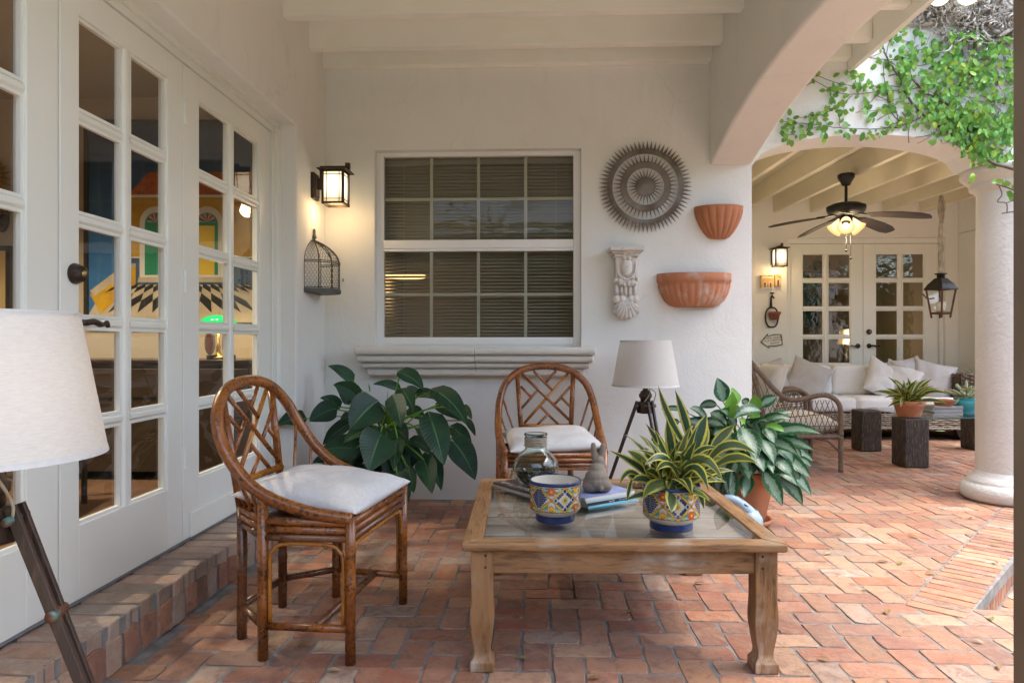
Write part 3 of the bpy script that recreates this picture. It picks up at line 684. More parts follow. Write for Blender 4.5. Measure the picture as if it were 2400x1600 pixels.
for (hw, dp, z0, z1) in ((.812, .165, 1.005, 1.062), (.80, .145, .955, 1.006), (.775, .115, .915, .956), (.742, .085, .862, .916)):
    for s in (-1, 1):
        m = MB(); prof = [(0, z0), (-dp * .86, z0 + .002), (-dp * .97, z0 + .010), (-dp, (z0 + z1) / 2), (-dp * .97, z1 - .008), (-dp * .88, z1), (0, z1)]
        if s < 0: m.prism([(p[0], p[1]) for p in prof], -hw, -.0003, 'x')
        else: m.prism([(p[0], p[1]) for p in prof], .0003, hw, 'x')
        o = m.build('moulding', M_STONE, sill, bevel=.008, seg=3)
# ================================================================== ORNAMENTS ON THE BACK WALL
def annulus(mb, r0, r1, z0, z1, n=72):
    b = len(mb.v)
    for (r, z) in ((r0, z0), (r1, z0), (r1, z1), (r0, z1)):
        for j in range(n): a = 2 * PI * j / n; mb.v.append((r * math.cos(a), z, r * math.sin(a)))
    for k in range(4):
        for j in range(n): j2 = (j + 1) % n; k2 = (k + 1) % 4; mb.face((b + k * n + j, b + k * n + j2, b + k2 * n + j2, b + k2 * n + j))
def spikes(mb, n, r0, r1, hw, y0, y1, ph=0):
    for k in range(n):
        a = 2 * PI * (k + ph) / n; ca, sa = math.cos(a), math.sin(a)
        def P(r, t, y): return (r * ca - t * sa, y, r * sa + t * ca)
        rr = r1 * R.uniform(.985, 1.01); b = mb.vs([P(r0, -hw, y0), P(r0, hw, y0), P(r0, 0, y0 - .006), P(rr, 0, y1), P(r0, 0, y0 + .004)])
        for f in ((0, 2, 3), (2, 1, 3), (1, 4, 3), (4, 0, 3)): mb.face([b + q for q in f])
sb = thing('sunburst_ornament', 'round pierced tin sunburst with rings of spikes, weathered brown and grey', 'wall ornament', ony(1512.5, 438, YB - .03))
m = MB(); annulus(m, .225, .262, -.004, 0); spikes(m, 66, .250, .322, .0115, -.004, .006); m.build('outer_ring', M_RUST, sb)
m = MB(); annulus(m, .126, .172, -.012, -.008); spikes(m, 44, .166, .226, .0070, -.012, -.003, .3); m.build('middle_ring', M_RUST, sb)
m = MB(); m.lathe([(0, -.022), (.03, -.021), (.066, -.013), (.066, -.010)], 40, M=Matrix.Rotation(PI / 2, 4, 'X') @ Matrix.Scale(-1, 4, (0, 0, 1))); spikes(m, 26, .06, .128, .0065, -.013, -.008)
for (x, z) in ((-.018, .018), (.016, .018)): m.ell((x, -.022, z), (.010, .005, .005), 8, 5)
m.tube([(-.02, -.023, -.01), (0, -.024, .012), (.02, -.023, -.01), (0, -.024, -.026)], .0022, 5, closed=True); m.build('center_disc', M_RUST, sb)
MB().box(-.01, .01, 0, .03, -.01, .01).build('wall_mount', M_IRON, sb)

def half_pot(name, label, loc, hw, hd, prof, ribs, amp, mat, rim=None, lip=.018):
    t = thing(name, label, 'wall planter', loc)
    def wob(a, z): return 1 + amp * (abs(math.sin(a * ribs / 2)) ** .6 - .6) * max(0, min(1, (rim - z) / .02 if rim else 1))
    m = MB(); inner = [(r - lip / hw, z) for r, z in prof[::-1]]
    m.lathe([(r * 1.0, z) for r, z in prof], 96, a0=PI, a1=2 * PI, sx=hw, sy=hd, wob=lambda a, z: wob(a, z))
    m.lathe([(max(0, r), z) for r, z in inner], 48, a0=PI, a1=2 * PI, sx=hw, sy=hd)
    m.build('bowl', mat, t, True)
    m = MB(); m.lathe([(1 - lip / hw, prof[-1][1]), (1.0 * prof[-1][0], prof[-1][1])], 48, a0=PI, a1=2 * PI, sx=hw, sy=hd); m.build('rim', mat, t, True)
    m = MB(); m.prism([(-hw * r, z) for r, z in prof] + [(hw * r, z) for r, z in prof[::-1]], -.002, 0.0, 'y'); m.build('back_plate', mat, t)
    return t
half_pot('wall_planter', 'upper terracotta half bowl planter with tall scalloped flutes', ony(1683.5, 561, YB - .002), .164, .115,
         [(.0, 0), (.30, .002), (.42, .012), (.60, .045), (.76, .09), (.89, .14), (.97, .185), (1.0, .205), (1.02, .219)], 17, .12, M_TERRA, .20)
half_pot('wall_planter', 'lower wide chalky terracotta trough planter with ribbed sides', ony(1626, 720, YB - .002), .252, .145,
         [(.0, 0), (.50, .0), (.66, .012), (.80, .045), (.90, .09), (.96, .14), (.975, .166), (1.0, .168), (1.005, .20), (1.0, .228)], 30, .05, M_TERRAW, .165)

cb = thing('wall_corbel', 'chipped white plaster corbel with an oval medallion and shell foot', 'corbel', ony(1460, 760, YB))
b0 = -.10
def cz(y): return (1445 - y) / 8.71 / F * YB + .0 if False else (1445 - y) / 8.71 * YB / F
def cx(x): return (x - 380) / 8.71 * YB / F
cb.location.z = ony(1460, 570 + 1445 / 8.71, YB).z; cb.location.x = ony(1420 + 380 / 8.71, 700, YB).x
m = MB()
for (hw, dp, y0, y1) in ((.116, .155, 130, 215), (.100, .135, 215, 255), (.082, .115, 255, 325)): m.box(-hw, hw, -dp, 0, cz(y1), cz(y0) - .0005)
m.build('top_plate', M_PLASTER, cb, bevel=.008, seg=3)
m = MB(); sid = [(0, cz(1230)), (-.048, cz(1230)), (-.055, cz(1080)), (-.06, cz(900)), (-.082, cz(740)), (-.095, cz(500)), (-.10, cz(326)), (0, cz(326))]
m.prism(sid, cx(170), cx(590), 'x'); m.build('body', M_PLASTER, cb, bevel=.006)
m = MB(); m.ell((cx(385), -.092, cz(520)), (.040, .028, .062), 20, 12)
m.tube([(cx(385) + .062 * math.cos(a), -.094, cz(525) + .083 * math.sin(a)) for a in [2 * PI * k / 28 for k in range(28)]], .007, 8, closed=True)
m.ell((cx(340), -.105, cz(350)), (.017, .016, .016), 10, 8); m.ell((cx(425), -.105, cz(350)), (.017, .016, .016), 10, 8)
for k in range(5): a = PI * (.15 + .7 * k / 4); m.ell((cx(380) + .03 * math.cos(a), -.125, cz(290) + .03 * math.sin(a)), (.010, .012, .022), 8, 6, Matrix.Rotation(PI / 2 - a, 3, 'Y'))
m.build('medallion', M_PLASTER, cb, True)
m = MB()
for (x, y, r) in ((180, 780, .018), (270, 800, .026), (350, 790, .020), (350, 850, .018), (430, 820, .024), (500, 820, .022), (570, 840, .016), (510, 720, .020), (600, 760, .014), (240, 760, .014)):
    m.ell((cx(x), -.078, cz(y)), (r, r * .9, r * 1.1), 8, 6)
m.build('fruit_swag', M_PLASTER, cb, True)
m = MB()
for x in (195, 295, 375, 465, 560): m.tube([(cx(x), -.062, cz(880)), (cx(x), -.060, cz(1085))], .013, 10)
for x in (200, 310, 490, 570): m.ell((cx(x), -.058, cz(1150)), (.028, .022, .030), 12, 8)
m.build('flutes', M_PLASTER, cb, True)
m = MB()
for k in range(9):
    a = -PI / 2 + (k - 4) * .30; ln = .105 if k not in (0, 8) else .09
    e = (cx(390) + ln * 1.0 * math.cos(a), -.03, cz(1235) + ln * math.sin(a) * 1.0)
    m.tube(cr([(cx(390), -.062, cz(1130)), ((cx(390) + e[0]) / 2, -.060, (cz(1160) + e[2]) / 2), e], 3), [.010, .011, .012, .014, .016, .017, .012], 8)
m.build('shell', M_PLASTER, cb, True)

# --- wall lantern (shared build, second one on the far wall)
M_LANT = simple('bronze_lantern_metal', (.04, .024, .016), .5, (.07, .04, .025), 14, .2, 80, Metallic=.4)
def glow_mat(name, c_hot, c_edge, s):
    T = NT(name); v = T.coord('Object'); ln = T.n('ShaderNodeVectorMath', operation='LENGTH'); T.set(ln.inputs[0], v)
    f = T.mr(ln.outputs['Value'], .045, .125); e = T.n('ShaderNodeEmission'); T.set(e.inputs[0], T.mix(f, c_hot, c_edge)); T.set(e.inputs[1], T.mr(f, 0, 1, s, s * .30)); return T.done(e.outputs[0])
M_LGLOW = glow_mat('lit_frosted_glass', (1, .86, .60), (1, .66, .30), .42)
def wall_lantern(label, loc, rz):
    # mounted on a plane y=0, facing -y
    t = thing('wall_lantern', label, 'wall lamp', loc, rz, 'lit craftsman wall lanterns')
    m = MB().box(-.055, .055, -.022, 0, -.085, .085); m.box(-.042, .042, -.030, -.022, -.07, .07); m.build('back_plate', M_LANT, t, bevel=.003)
    m = MB(); m.box(-.012, .012, -.075, -.03, -.02, .05); m.box(-.012, .012, -.24, -.045, .115, .135); m.box(-.012, .012, -.062, -.045, .05, .116); m.box(-.013, .013, -.245, -.215, .114, .155); m.build('arm', M_LANT, t, bevel=.002)
    cy = -.150; h = .066
    m = MB(); b = m.vs([(-.098, cy - .098, .098), (.098, cy - .098, .098), (.098, cy + .098, .098), (-.098, cy + .098, .098), (-.098, cy - .098, .104), (.098, cy - .098, .104), (.098, cy + .098, .104), (-.098, cy + .098, .104), (-.03, cy - .03, .122), (.03, cy - .03, .122), (.03, cy + .03, .122), (-.03, cy + .03, .122)])
    for q in ((3, 2, 1, 0), (0, 1, 5, 4), (1, 2, 6, 5), (2, 3, 7, 6), (3, 0, 4, 7), (4, 5, 9, 8), (5, 6, 10, 9), (6, 7, 11, 10), (7, 4, 8, 11), (8, 9, 10, 11)): m.face([b + k for k in q])
    m.build('roof', M_LANT, t)
    m = MB()
    for sx in (-1, 1):
        for sy in (-1, 1): m.box(sx * h - .007, sx * h + .007, cy + sy * h - .007, cy + sy * h + .007, -.125, .098)
    for z in (-.125, .084):
        for s in (-1, 1): m.box(-h, h, cy + s * h - .006, cy + s * h + .006, z, z + .014); m.box(s * h - .006, s * h + .006, cy - h, cy + h, z, z + .014)
    m.build('frame', M_LANT, t)
    m = MB()
    for s in (-1, 1):
        for q in (-.042, .042): m.box(q - .002, q + .002, cy + s * h - .003, cy + s * h + .003, -.115, .09); m.box(s * h - .003, s * h + .003, cy + q - .002, cy + q + .002, -.115, .09)
        for z in (-.093, .066): m.box(-h, h, cy + s * h - .003, cy + s * h + .003, z, z + .004); m.box(s * h - .003, s * h + .003, cy - h, cy + h, z, z + .004)
    m.build('glazing_bars', M_LANT, t)
    for k in range(4):
        g = MB().box(-h + .006, h - .006, -.0015, .0015, -.11, .085).build('glass_panel', M_LGLOW, t)
        g.rotation_euler = (0, 0, k * PI / 2); g.location = (h * .97 * math.sin(k * PI / 2), cy - h * .97 * math.cos(k * PI / 2), .0)
    lamp('lantern_bulb', (0, cy, -.15), .5, (1, .66, .32), .05, t)
    return t
wall_lantern('lit bronze wall lantern on the stucco beside the french doors, above the birdcage', (XL, 4.475, 2.125), PI / 2)
wall_lantern('lit bronze wall lantern on the distant wall, above the little tile houses', (ony(1817, 615, 8.62).x, 8.62, ony(1817, 605, 8.62).z), 0)

# --- half birdcage
cg = thing('birdcage', 'half round wire mesh birdcage hung on the wall below the lantern', 'birdcage', (XL, 4.46, 1.415), PI / 2)
def cg_pt(a, z, k=1.0):      # a 0..pi around the front, z height
    zz = max(0, (z - .20)); s = 1 if z < .20 else max(.02, math.cos(min(1, zz / .155) * PI / 2) ** .72)
    return (.165 * s * math.cos(PI + a) * k, .175 * s * math.sin(PI + a) * k, z)
m = MB(); m.lathe([(0, 0), (1.0, 0), (1.02, .005), (1.02, .024), (1.0, .028), (.0, .028)], 24, a0=PI, a1=2 * PI, sx=.17, sy=.18); m.build('tin_base', M_ZINC, cg)
m = MB()
for k in range(7):
    a = PI * k / 6; m.tube([cg_pt(a, .028)] + [cg_pt(a, z) for z in (.1, .2, .225, .25, .275, .30, .325, .345, .355)], .0033, 6)
for z in (.196, .206): m.tube([cg_pt(PI * k / 24, z, 1.01) for k in range(25)], .0028, 6)
m.tube([cg_pt(PI * k / 24, .034, 1.0) for k in range(25)], .003, 6); m.build('ribs', M_WIRE, cg)
m = MB(); cw = .021; nA = 25
for i in range(nA + 1):
    for j in range(0, 19):
        z0 = .030 + j * .0182; off = .5 if j % 2 else 0
        a0 = PI * (i + off) / nA
        if a0 > PI: continue
        p0 = cg_pt(a0, z0 + .003); p1 = cg_pt(a0, z0 + .0115)
        m.tube([p0, p1], .0011, 3, caps=False)
        for s in (-.5, .5):
            a2 = PI * (i + off + s) / nA
            if 0 <= a2 <= PI and z0 + .0212 < .355: m.tube([p1, cg_pt(a2, z0 + .0212)], .0009, 3, caps=False)
tag(m.build('wire_mesh', M_WIRE, cg, fix=False), kind='stuff')
m = MB(); m.lathe([(0, 0), (.014, .0), (.006, .014), (.016, .026), (.011, .036), (.008, .05), (.009, .072), (.005, .084), (0, .085)], 10, (0, -.012, .345)); m.build('finial', M_ZINC, cg, True)
m = MB(); m.tube([(.0, -.20, .10), (.004, -.204, .09), (0, -.20, .08)], .004, 6); m.build('latch', M_WIRE, cg)

# ================================================================== FURNITURE ON THE PORCH
def pillow(mb, w, d, h, n=16, pull=.05, peak=.0, seed=0):
    rr = random.Random(seed); top = {}; bot = {}
    def P(u, v, s):
        x = u * w / 2 * (1 - pull * (1 - v * v)); y = v * d / 2 * (1 - pull * (1 - u * u))
        f = (max(0, 1 - u ** 4) * max(0, 1 - v ** 4)) ** .55
        nz = noise.noise(Vector((u * 2.2 + seed * 3.1, v * 2.2, s * 5.0))) * .30 + noise.noise(Vector((u * 5 + seed, v * 5, s * 9.0))) * .20 + .16 * abs(u * v) * math.sin(16 * (u + v * (1 if u * v > 0 else -1)) + seed)
        return (x, y, s * h / 2 * f * (1 + nz))
    for i in range(n + 1):
        for j in range(n + 1):
            u, v = math.sin((2 * i / n - 1) * PI / 2) if 1 else 0, math.sin((2 * j / n - 1) * PI / 2)
            mb.v.append(P(u, v, 1)); top[i, j] = len(mb.v) - 1
            if i in (0, n) or j in (0, n): bot[i, j] = top[i, j]
            else: mb.v.append(P(u, v, -1)); bot[i, j] = len(mb.v) - 1
    for i in range(n):
        for j in range(n):
            mb.face((top[i, j], top[i + 1, j], top[i + 1, j + 1], top[i, j + 1])); mb.face((bot[i, j + 1], bot[i + 1, j + 1], bot[i + 1, j], bot[i, j]))
    return mb
def cane(mb, a, b, r, nodes=2, n=10):
    a, b = Vector(a), Vector(b); L = (b - a).length; pts = [0, 1]; kn = sorted(R.uniform(.12, .88) for _ in range(nodes)) if L > .12 else []
    seq = [(0, r)]
    for t in kn:
        e = .004 / L; seq += [(t - 2.5 * e, r), (t - e, r * 1.13), (t, r * .98), (t + e, r * 1.13), (t + 2.5 * e, r)]
    seq += [(1, r)]; seq.sort(key=lambda q: q[0])
    mb.tube([a.lerp(b, min(1, max(0, t))) for t, _ in seq], [q for _, q in seq], n); return mb
HOOP = [(.245, .272, .492), (.08, .292, .520), (-.07, .300, .572), (-.165, .297, .648), (-.235, .285, .745), (-.278, .245, .845), (-.302, .15, .920), (-.31, 0, .946)]
def bamboo_chair(label, loc, rz):
    t = thing('bamboo_chair', label, 'chair', loc, rz, 'tortoise bamboo chairs with white seat pads')
    LG = {'A': (.24, .272), 'B': (.24, -.272), 'F': (-.07, .297), 'C': (-.07, -.297), 'E': (-.24, .15), 'D': (-.24, -.15)}
    P = lambda k, z: Vector((*LG[k], z))
    for k, zt, nm in (('A', .500, M_BAM), ('B', .500, M_BAM), ('C', .560, M_BAM), ('F', .560, M_BAM), ('D', .49, M_BAMD), ('E', .49, M_BAMD)):
        cane(MB(), P(k, 0), P(k, zt), .0182, 2).build('leg', nm, t, True)
        MB().lathe([(0, 0), (.014, 0), (.0145, .006), (0, .007)], 12, (LG[k][0], LG[k][1], -.002)).build('foot_glide', M_CONC, t) if k in 'BC' else None
    ring = ['A', 'B', 'C', 'D', 'E', 'F']
    for i, a in enumerate(ring):
        b = ring[(i + 1) % 6]
        d = (P(b, 0) - P(a, 0)).normalized() * .012
        for z in (.4255, .4525, .4795): cane(MB(), P(a, z) + d, P(b, z) - d, .0138, 1 if i in (0, 1, 5) else 0).build('seat_rail', M_BAM if z > .43 else M_BAMD, t, True)
        if i: cane(MB(), P(a, .118) + d, P(b, .118) - d, .0138, 1).build('stretcher', M_BAM if i in (1, 5) else M_BAMD, t, True)
    mid = lambda a, b: (P(a, .118) + P(b, .118)) / 2
    cane(MB(), mid('B', 'C') + Vector((.03, .012, 0)), mid('F', 'A') + Vector((.03, -.012, 0)), .0135, 1).build('stretcher', M_BAMD, t, True)
    for a, b, zb in (('A', 'B', .15), ('B', 'C', .132), ('F', 'A', .132)):
        pa, pb = P(a, 0), P(b, 0); d = (pb - pa).normalized(); s = d * .025
        if a == 'A': zb = .30
        path = cr([pa + s + Vector((0, 0, zb)), pa + s + Vector((0, 0, .34)), pa + s * 1.6 + Vector((0, 0, .382)), pa + s * 3.2 + Vector((0, 0, .402)), pb - s * 3.2 + Vector((0, 0, .402)), pb - s * 1.6 + Vector((0, 0, .382)), pb - s + Vector((0, 0, .34)), pb - s + Vector((0, 0, zb))], 5)
        MB().tube(path, .0072, 8).build('apron_arch', M_BAMY, t, True)
    m = MB(); m.prism([LG[k] for k in ring], .470, .478, 'z'); m.build('seat', M_BAMD, t)
    hp = [(f, -l, z) for f, l, z in HOOP] + [(f, l, z) for f, l, z in HOOP[::-1][1:]]
    pts = cr(hp, 7); MB().tube(pts, [.0218 * (1 + .05 * (k % 13 == 0)) for k in range(len(pts))], 12).build('arm_hoop', M_BAM, t, True)
    pf = lambda z: -.243 - (z - .47) * .148
    PB = lambda x, y: Vector((pf(.577 + (685 - y) * .00061), (x - 615) * .00061, .577 + (685 - y) * .00061))
    for s in (-1, 1): cane(MB(), (pf(.48), s * .150, .48), (pf(.905), s * .176, .905), .0150, 1).build('upright', M_BAM, t, True)
    cane(MB(), PB(372, 685), PB(898, 685), .0140, 1).build('lattice_rail', M_BAMY, t, True)
    for k, (x0, y0, x1, y1) in enumerate([(375, 160, 885, 655), (850, 160, 392, 660), (495, 130, 685, 325), (725, 130, 622, 245), (362, 285, 462, 388), (530, 330, 370, 505), (872, 288, 695, 478), (780, 405, 880, 505), (560, 488, 745, 672), (635, 568, 525, 672)]):
        o = Vector((-.004 if k == 1 else .004, 0, 0))
        cane(MB(), PB(x0, y0) + o, PB(x1, y1) + o, .0082 if k > 1 else .0092, 1, 8).build('lattice_bar', M_BAMY if k == 1 else M_BAM, t, True)
    for s in (-1, 1):
        for tt, q in ((.2, 2.55), (.5, 3.3), (.8, 4.25)):
            i = int(q); h = Vector(HOOP[i]).lerp(Vector(HOOP[i + 1]), q - i); h.y *= s
            a = P('C' if s < 0 else 'F', .49).lerp(P('D' if s < 0 else 'E', .49), tt)
            cane(MB(), a, h, .0066, 2, 8).build('spindle', M_BAM, t, True)
    return t
CH1 = bamboo_chair('tortoise bamboo armchair in front of the french doors, turned towards the coffee table', (-.843, 2.612, 0), math.radians(-7.8))
C2R = math.radians(-85)
CH2 = dup(CH1, (.069, 3.975, 0), C2R, 'tortoise bamboo armchair against the wall under the window sill')
def cushion(label, loc, rot, w, d, h, seed):
    o = pillow(MB(), w, d, h, 18, .05, 0, seed).build('seat_cushion', M_LINEN, None, True); o.location = loc; o.rotation_euler = rot
    o.modifiers.new('s', 'SUBSURF').levels = 1; o.modifiers['s'].render_levels = 1
    return tag(o, label, 'cushion', 'white seat pads on the bamboo chairs')
cushion('white cotton seat pad on the bamboo chair beside the french doors', (-.815, 2.595, .537), (math.radians(2), math.radians(4), math.radians(-12)), .50, .48, .11, 3)
cushion('white cotton seat pad on the bamboo chair under the window', (.068, 3.955, .535), (math.radians(2), math.radians(5), C2R + math.radians(4)), .49, .53, .105, 8)

# --- coffee table
TB = thing('coffee_table', 'low weathered teak coffee table with an inset glass top', 'table', (.270, 2.790, 0), math.radians(1.5))
HX, HY, ZT = .537, .533, .435
fw_ = .068
def mit(nm, quad, mat):
    m = MB(); m.prism(quad, ZT - .028, ZT, 'z'); m.build(nm, mat, TB, bevel=.006, seg=2)
mit('top_frame', [(-HX, -HY), (HX, -HY), (HX - fw_, -HY + fw_), (-HX + fw_, -HY + fw_)], M_TEAK['x']); mit('top_frame', [(-HX, HY), (-HX + fw_, HY - fw_), (HX - fw_, HY - fw_), (HX, HY)], M_TEAK['x'])
mit('top_frame', [(-HX, -HY + .002), (-HX + fw_ - .002, -HY + fw_), (-HX + fw_ - .002, HY - fw_), (-HX, HY - .002)], M_TEAK['y']); mit('top_frame', [(HX, -HY + .002), (HX, HY - .002), (HX - fw_ + .002, HY - fw_), (HX - fw_ + .002, -HY + fw_)], M_TEAK['y'])
gx = HX - fw_ - .004
MB().box(-gx, gx, -gx + .004, gx - .004, ZT - .008, ZT - .002).build('glass_top', M_GLASST, TB, bevel=.001)
for k in range(7):
    y0 = -gx + k * 2 * gx / 7; MB().box(-gx - .01, gx + .01, y0 + .0015, y0 + 2 * gx / 7 - .0015, ZT - .05, ZT - .034 + R.uniform(-.002, .001)).build('plank', M_PLANK, TB)
ax = HX - .075
MB().box(-HX + .098, HX - .098, -HY + .034, -HY + .058, .325, ZT - .028).build('apron', M_TEAK['x'], TB, bevel=.004); MB().box(-HX + .098, HX - .098, HY - .058, HY - .034, .325, ZT - .028).build('apron', M_TEAK['x'], TB, bevel=.004)
for s in (-1, 1): MB().box(s * (HX - .05) - .011, s * (HX - .05) + .011, -ax + .05, ax - .05, .325, ZT - .028).build('apron', M_TEAK['y'], TB, bevel=.004)
for sx in (-1, 1):
    for sy in (-1, 1):
        m = MB(); cx0, cy0 = sx * (HX - .065), sy * (HY - .058)
        P = [(.037, .038, ZT - .029), (.037, .038, .24), (.040, .041, .18), (.040, .040, .16), (.034, .034, .11), (.027, .028, .065), (.029, .030, .048), (.038, .039, .034), (.040, .041, .03), (.040, .041, 0)]
        b = len(m.v)
        for hx_, hy_, z in P:
            o = 0 if z > .2 else .0
            for q in ((-1, -1), (1, -1), (1, 1), (-1, 1)): m.v.append((cx0 + q[0] * hx_ + o, cy0 + q[1] * hy_, z))
        for i in range(len(P) - 1):
            for j in range(4): m.face((b + i * 4 + j, b + i * 4 + (j + 1) % 4, b + i * 4 + 4 + (j + 1) % 4, b + i * 4 + 4 + j))
        m.face((b, b + 1, b + 2, b + 3)); e = b + 4 * (len(P) - 1); m.face((e, e + 1, e + 2, e + 3))
        lg = m.build('leg', M_TEAK['z'], TB, bevel=.004)
        m = MB()
        for dz in (-.012, .018): m.lathe([(0, .0), (.0048, 0), (.004, .003), (0, .004)], 10, M=Matrix.Translation((cx0 + (.012 if sx < 0 else -.014) , cy0 - .0360, .365 + dz * 1.3)) @ Matrix.Rotation(PI / 2, 4, 'X'))
        if sy < 0: m.build('peg', M_IRON, lg)
MTB = Matrix.Translation(TB.location) @ Matrix.Rotation(math.radians(1.5), 4, 'Z')
ZG = ZT - .0019

# --- painted pots (flat glaze drawing laid on the curved wall)
GL = [simple('glaze_yellow', (.62, .38, .02), .15), simple('glaze_orange', (.46, .09, .015), .15), M_NAVY, simple('glaze_green', (.10, .25, .16), .15), simple('glaze_pale_blue', (.33, .47, .52), .15), simple('glaze_gold', (.70, .44, .02), .15), simple('glaze_lime', (.38, .45, .12), .15), M_CREAM, simple('glaze_black', (.012, .018, .03), .15)]
def painted_pot(label, loc, Rr, Hh, seed, rz=0):
    rr = random.Random(seed); s = Rr / .095
    t = thing('painted_pot', label, 'flower pot', loc, rz, 'hand painted yellow blue and orange pots')
    zf, zb = .026 * s, .036 * s
    MB().lathe([(0, 0), (.072 * s, 0), (.074 * s, .004), (.073 * s, zf)], 48).build('foot', M_NAVY, t, True)
    MB().lathe([(.073 * s, zf), (.084 * s, zf + .008 * s), (.094 * s, zb + .010 * s), (.095 * s, zb + .02 * s), (.095 * s, Hh - .014)], 48).build('body', M_CREAM, t, True)
    MB().lathe([(.095 * s, Hh - .014), (.098 * s, Hh - .012), (.099 * s, Hh - .003), (.096 * s, Hh), (.091 * s, Hh - .002)], 48).build('rim', M_NAVY, t, True)
    MB().lathe([(.091 * s, Hh - .002), (.0895 * s, Hh - .02), (.088 * s, Hh * .45), (.05 * s, Hh * .25), (0, Hh * .25)], 48).build('inside', M_CREAM, t, True)
    m = MB(); lay = [.0004]
    z0, z1 = zb + .012 * s, Hh - .016; hc = (z0 + z1) / 2; hh = (z1 - z0) / 2; nD = 6; dw = 2 * PI / nD
    def put(poly, mat, dl=.00025):      # poly in (angle, z)
        lay[0] += 0; r = .095 * s + lay[0] + dl; m.m = mat
        b = m.vs([(r * math.sin(a), -r * math.cos(a), z) for a, z in poly]); m.face(range(b, b + len(poly)))
    def blob(a, z, ra, rz_, mat, dl, n=9, rot=0): put([(a + (ra * math.cos(q) * math.cos(rot) - rz_ * math.sin(q) * math.sin(rot)) / (.095 * s), z + ra * math.cos(q) * math.sin(rot) + rz_ * math.sin(q) * math.cos(rot)) for q in [2 * PI * k / n for k in range(n)]], mat, dl)
    def strip(p, q, w, mat, dl, n=5):
        for k in range(n):
            u0, u1 = k / n, (k + 1) / n; wob = lambda u: w * (1 + .45 * math.sin(u * 22))
            a0, a1 = lerp(p[0], q[0], u0), lerp(p[0], q[0], u1); y0, y1 = lerp(p[1], q[1], u0), lerp(p[1], q[1], u1)
            put([(a0, y0 - wob(u0)), (a1, y1 - wob(u1)), (a1, y1 + wob(u1)), (a0, y0 + wob(u0))], mat, dl)
    for k in range(48): put([(2 * PI * k / 48, Hh - .0205), (2 * PI * (k + 1) / 48, Hh - .0205), (2 * PI * (k + 1) / 48, Hh - .0165), (2 * PI * k / 48, Hh - .0165)], 2, .0002); put([(2 * PI * k / 48, z0 - .0015), (2 * PI * (k + 1) / 48, z0 - .0015), (2 * PI * (k + 1) / 48, z0 + .0015), (2 * PI * k / 48, z0 + .0015)], 2, .0002)
    for k in range(nD):
        ac = k * dw
        for (p, q) in (((ac, hc + hh), (ac + dw / 2, hc)), ((ac + dw / 2, hc), (ac, hc - hh)), ((ac, hc - hh), (ac - dw / 2, hc)), ((ac - dw / 2, hc), (ac, hc + hh))):
            strip(p, q, .0058 * s, 8, .0005); strip(p, q, .0036 * s, 0, .0008)
        blob(ac + dw / 2, hc, .005 * s, .005 * s, 1, .0011)
        if k % 2:        # navy feather strokes
            for q in range(9):
                z = hc - hh * .72 + q * hh * .17; wd = (1 - abs(z - hc) / hh) * dw / 2 * .72
                for sgn in (-1, 1):
                    for j in range(3):
                        a = ac + sgn * wd * (j + .6) / 3.2; put([(a - wd * .17, z), (a + wd * .15, z + .003), (a + wd * .18, z + .0088), (a - wd * .13, z + .0065)], 2, .0009)
        else:            # dotted diamond with a flower
            for q in range(16):
                qa = 2 * PI * q / 16; fx = abs(math.cos(qa)) + abs(math.sin(qa)); blob(ac + math.cos(qa) / fx * dw / 2 * .68, hc + math.sin(qa) / fx * hh * .72, .0056 * s, .0062 * s, 2, .0009, 7)
            for q in range(9): qa = 2 * PI * q / 9; blob(ac + .0085 * s * math.cos(qa) / (.095 * s), hc + .0095 * s * math.sin(qa), .0048 * s, .0038 * s, 6, .0010, 7, qa)
            blob(ac, hc, .006 * s, .0065 * s, 1, .0013)
        for zt_, sg in ((z1 - hh * .30, -1), (z0 + hh * .30, 1)):
            aa = ac + dw / 2
            blob(aa, zt_, dw * .34 * .095 * s, hh * .34, 4, .0003, 10)
            for q in (-1, 1): blob(aa + q * dw * .20, zt_ + sg * hh * .10, .0065 * s, .0095 * s, 3, .0006, 8, q * .6); blob(aa + q * dw * .30, zt_ - sg * hh * .18, .006 * s, .006 * s, 6, .0006, 8)
            if (k + (sg > 0)) % 2:
                for q in range(6): qa = 2 * PI * q / 6; blob(aa + .010 * s * math.cos(qa) / (.095 * s), zt_ + .010 * s * math.sin(qa), .0078 * s, .0068 * s, 1, .0010, 8)
                blob(aa, zt_, .0045 * s, .0045 * s, 5, .0014)
            else:
                for q in (-1, 0, 1): blob(aa + q * .0085 * s / (.095 * s), zt_ - sg * .003 * abs(q), .0058 * s, .013 * s, 1, .0010, 9, q * .45 * sg); blob(aa + q * .0085 * s / (.095 * s), zt_ - sg * .003 * abs(q), .0036 * s, .010 * s, 5, .0013, 9, q * .45 * sg)
    tag(m.build('painted_pattern', GL, t, fix=False), kind='stuff')
    return t
painted_pot('empty hand painted pot on the glass table beside the magazines', (.063, 2.566, ZG), .0945, .152, 1, .35)
painted_pot('hand painted pot that holds the yellow edged snake plant', (.476, 2.472, ZG), .0985, .158, 2, .05)

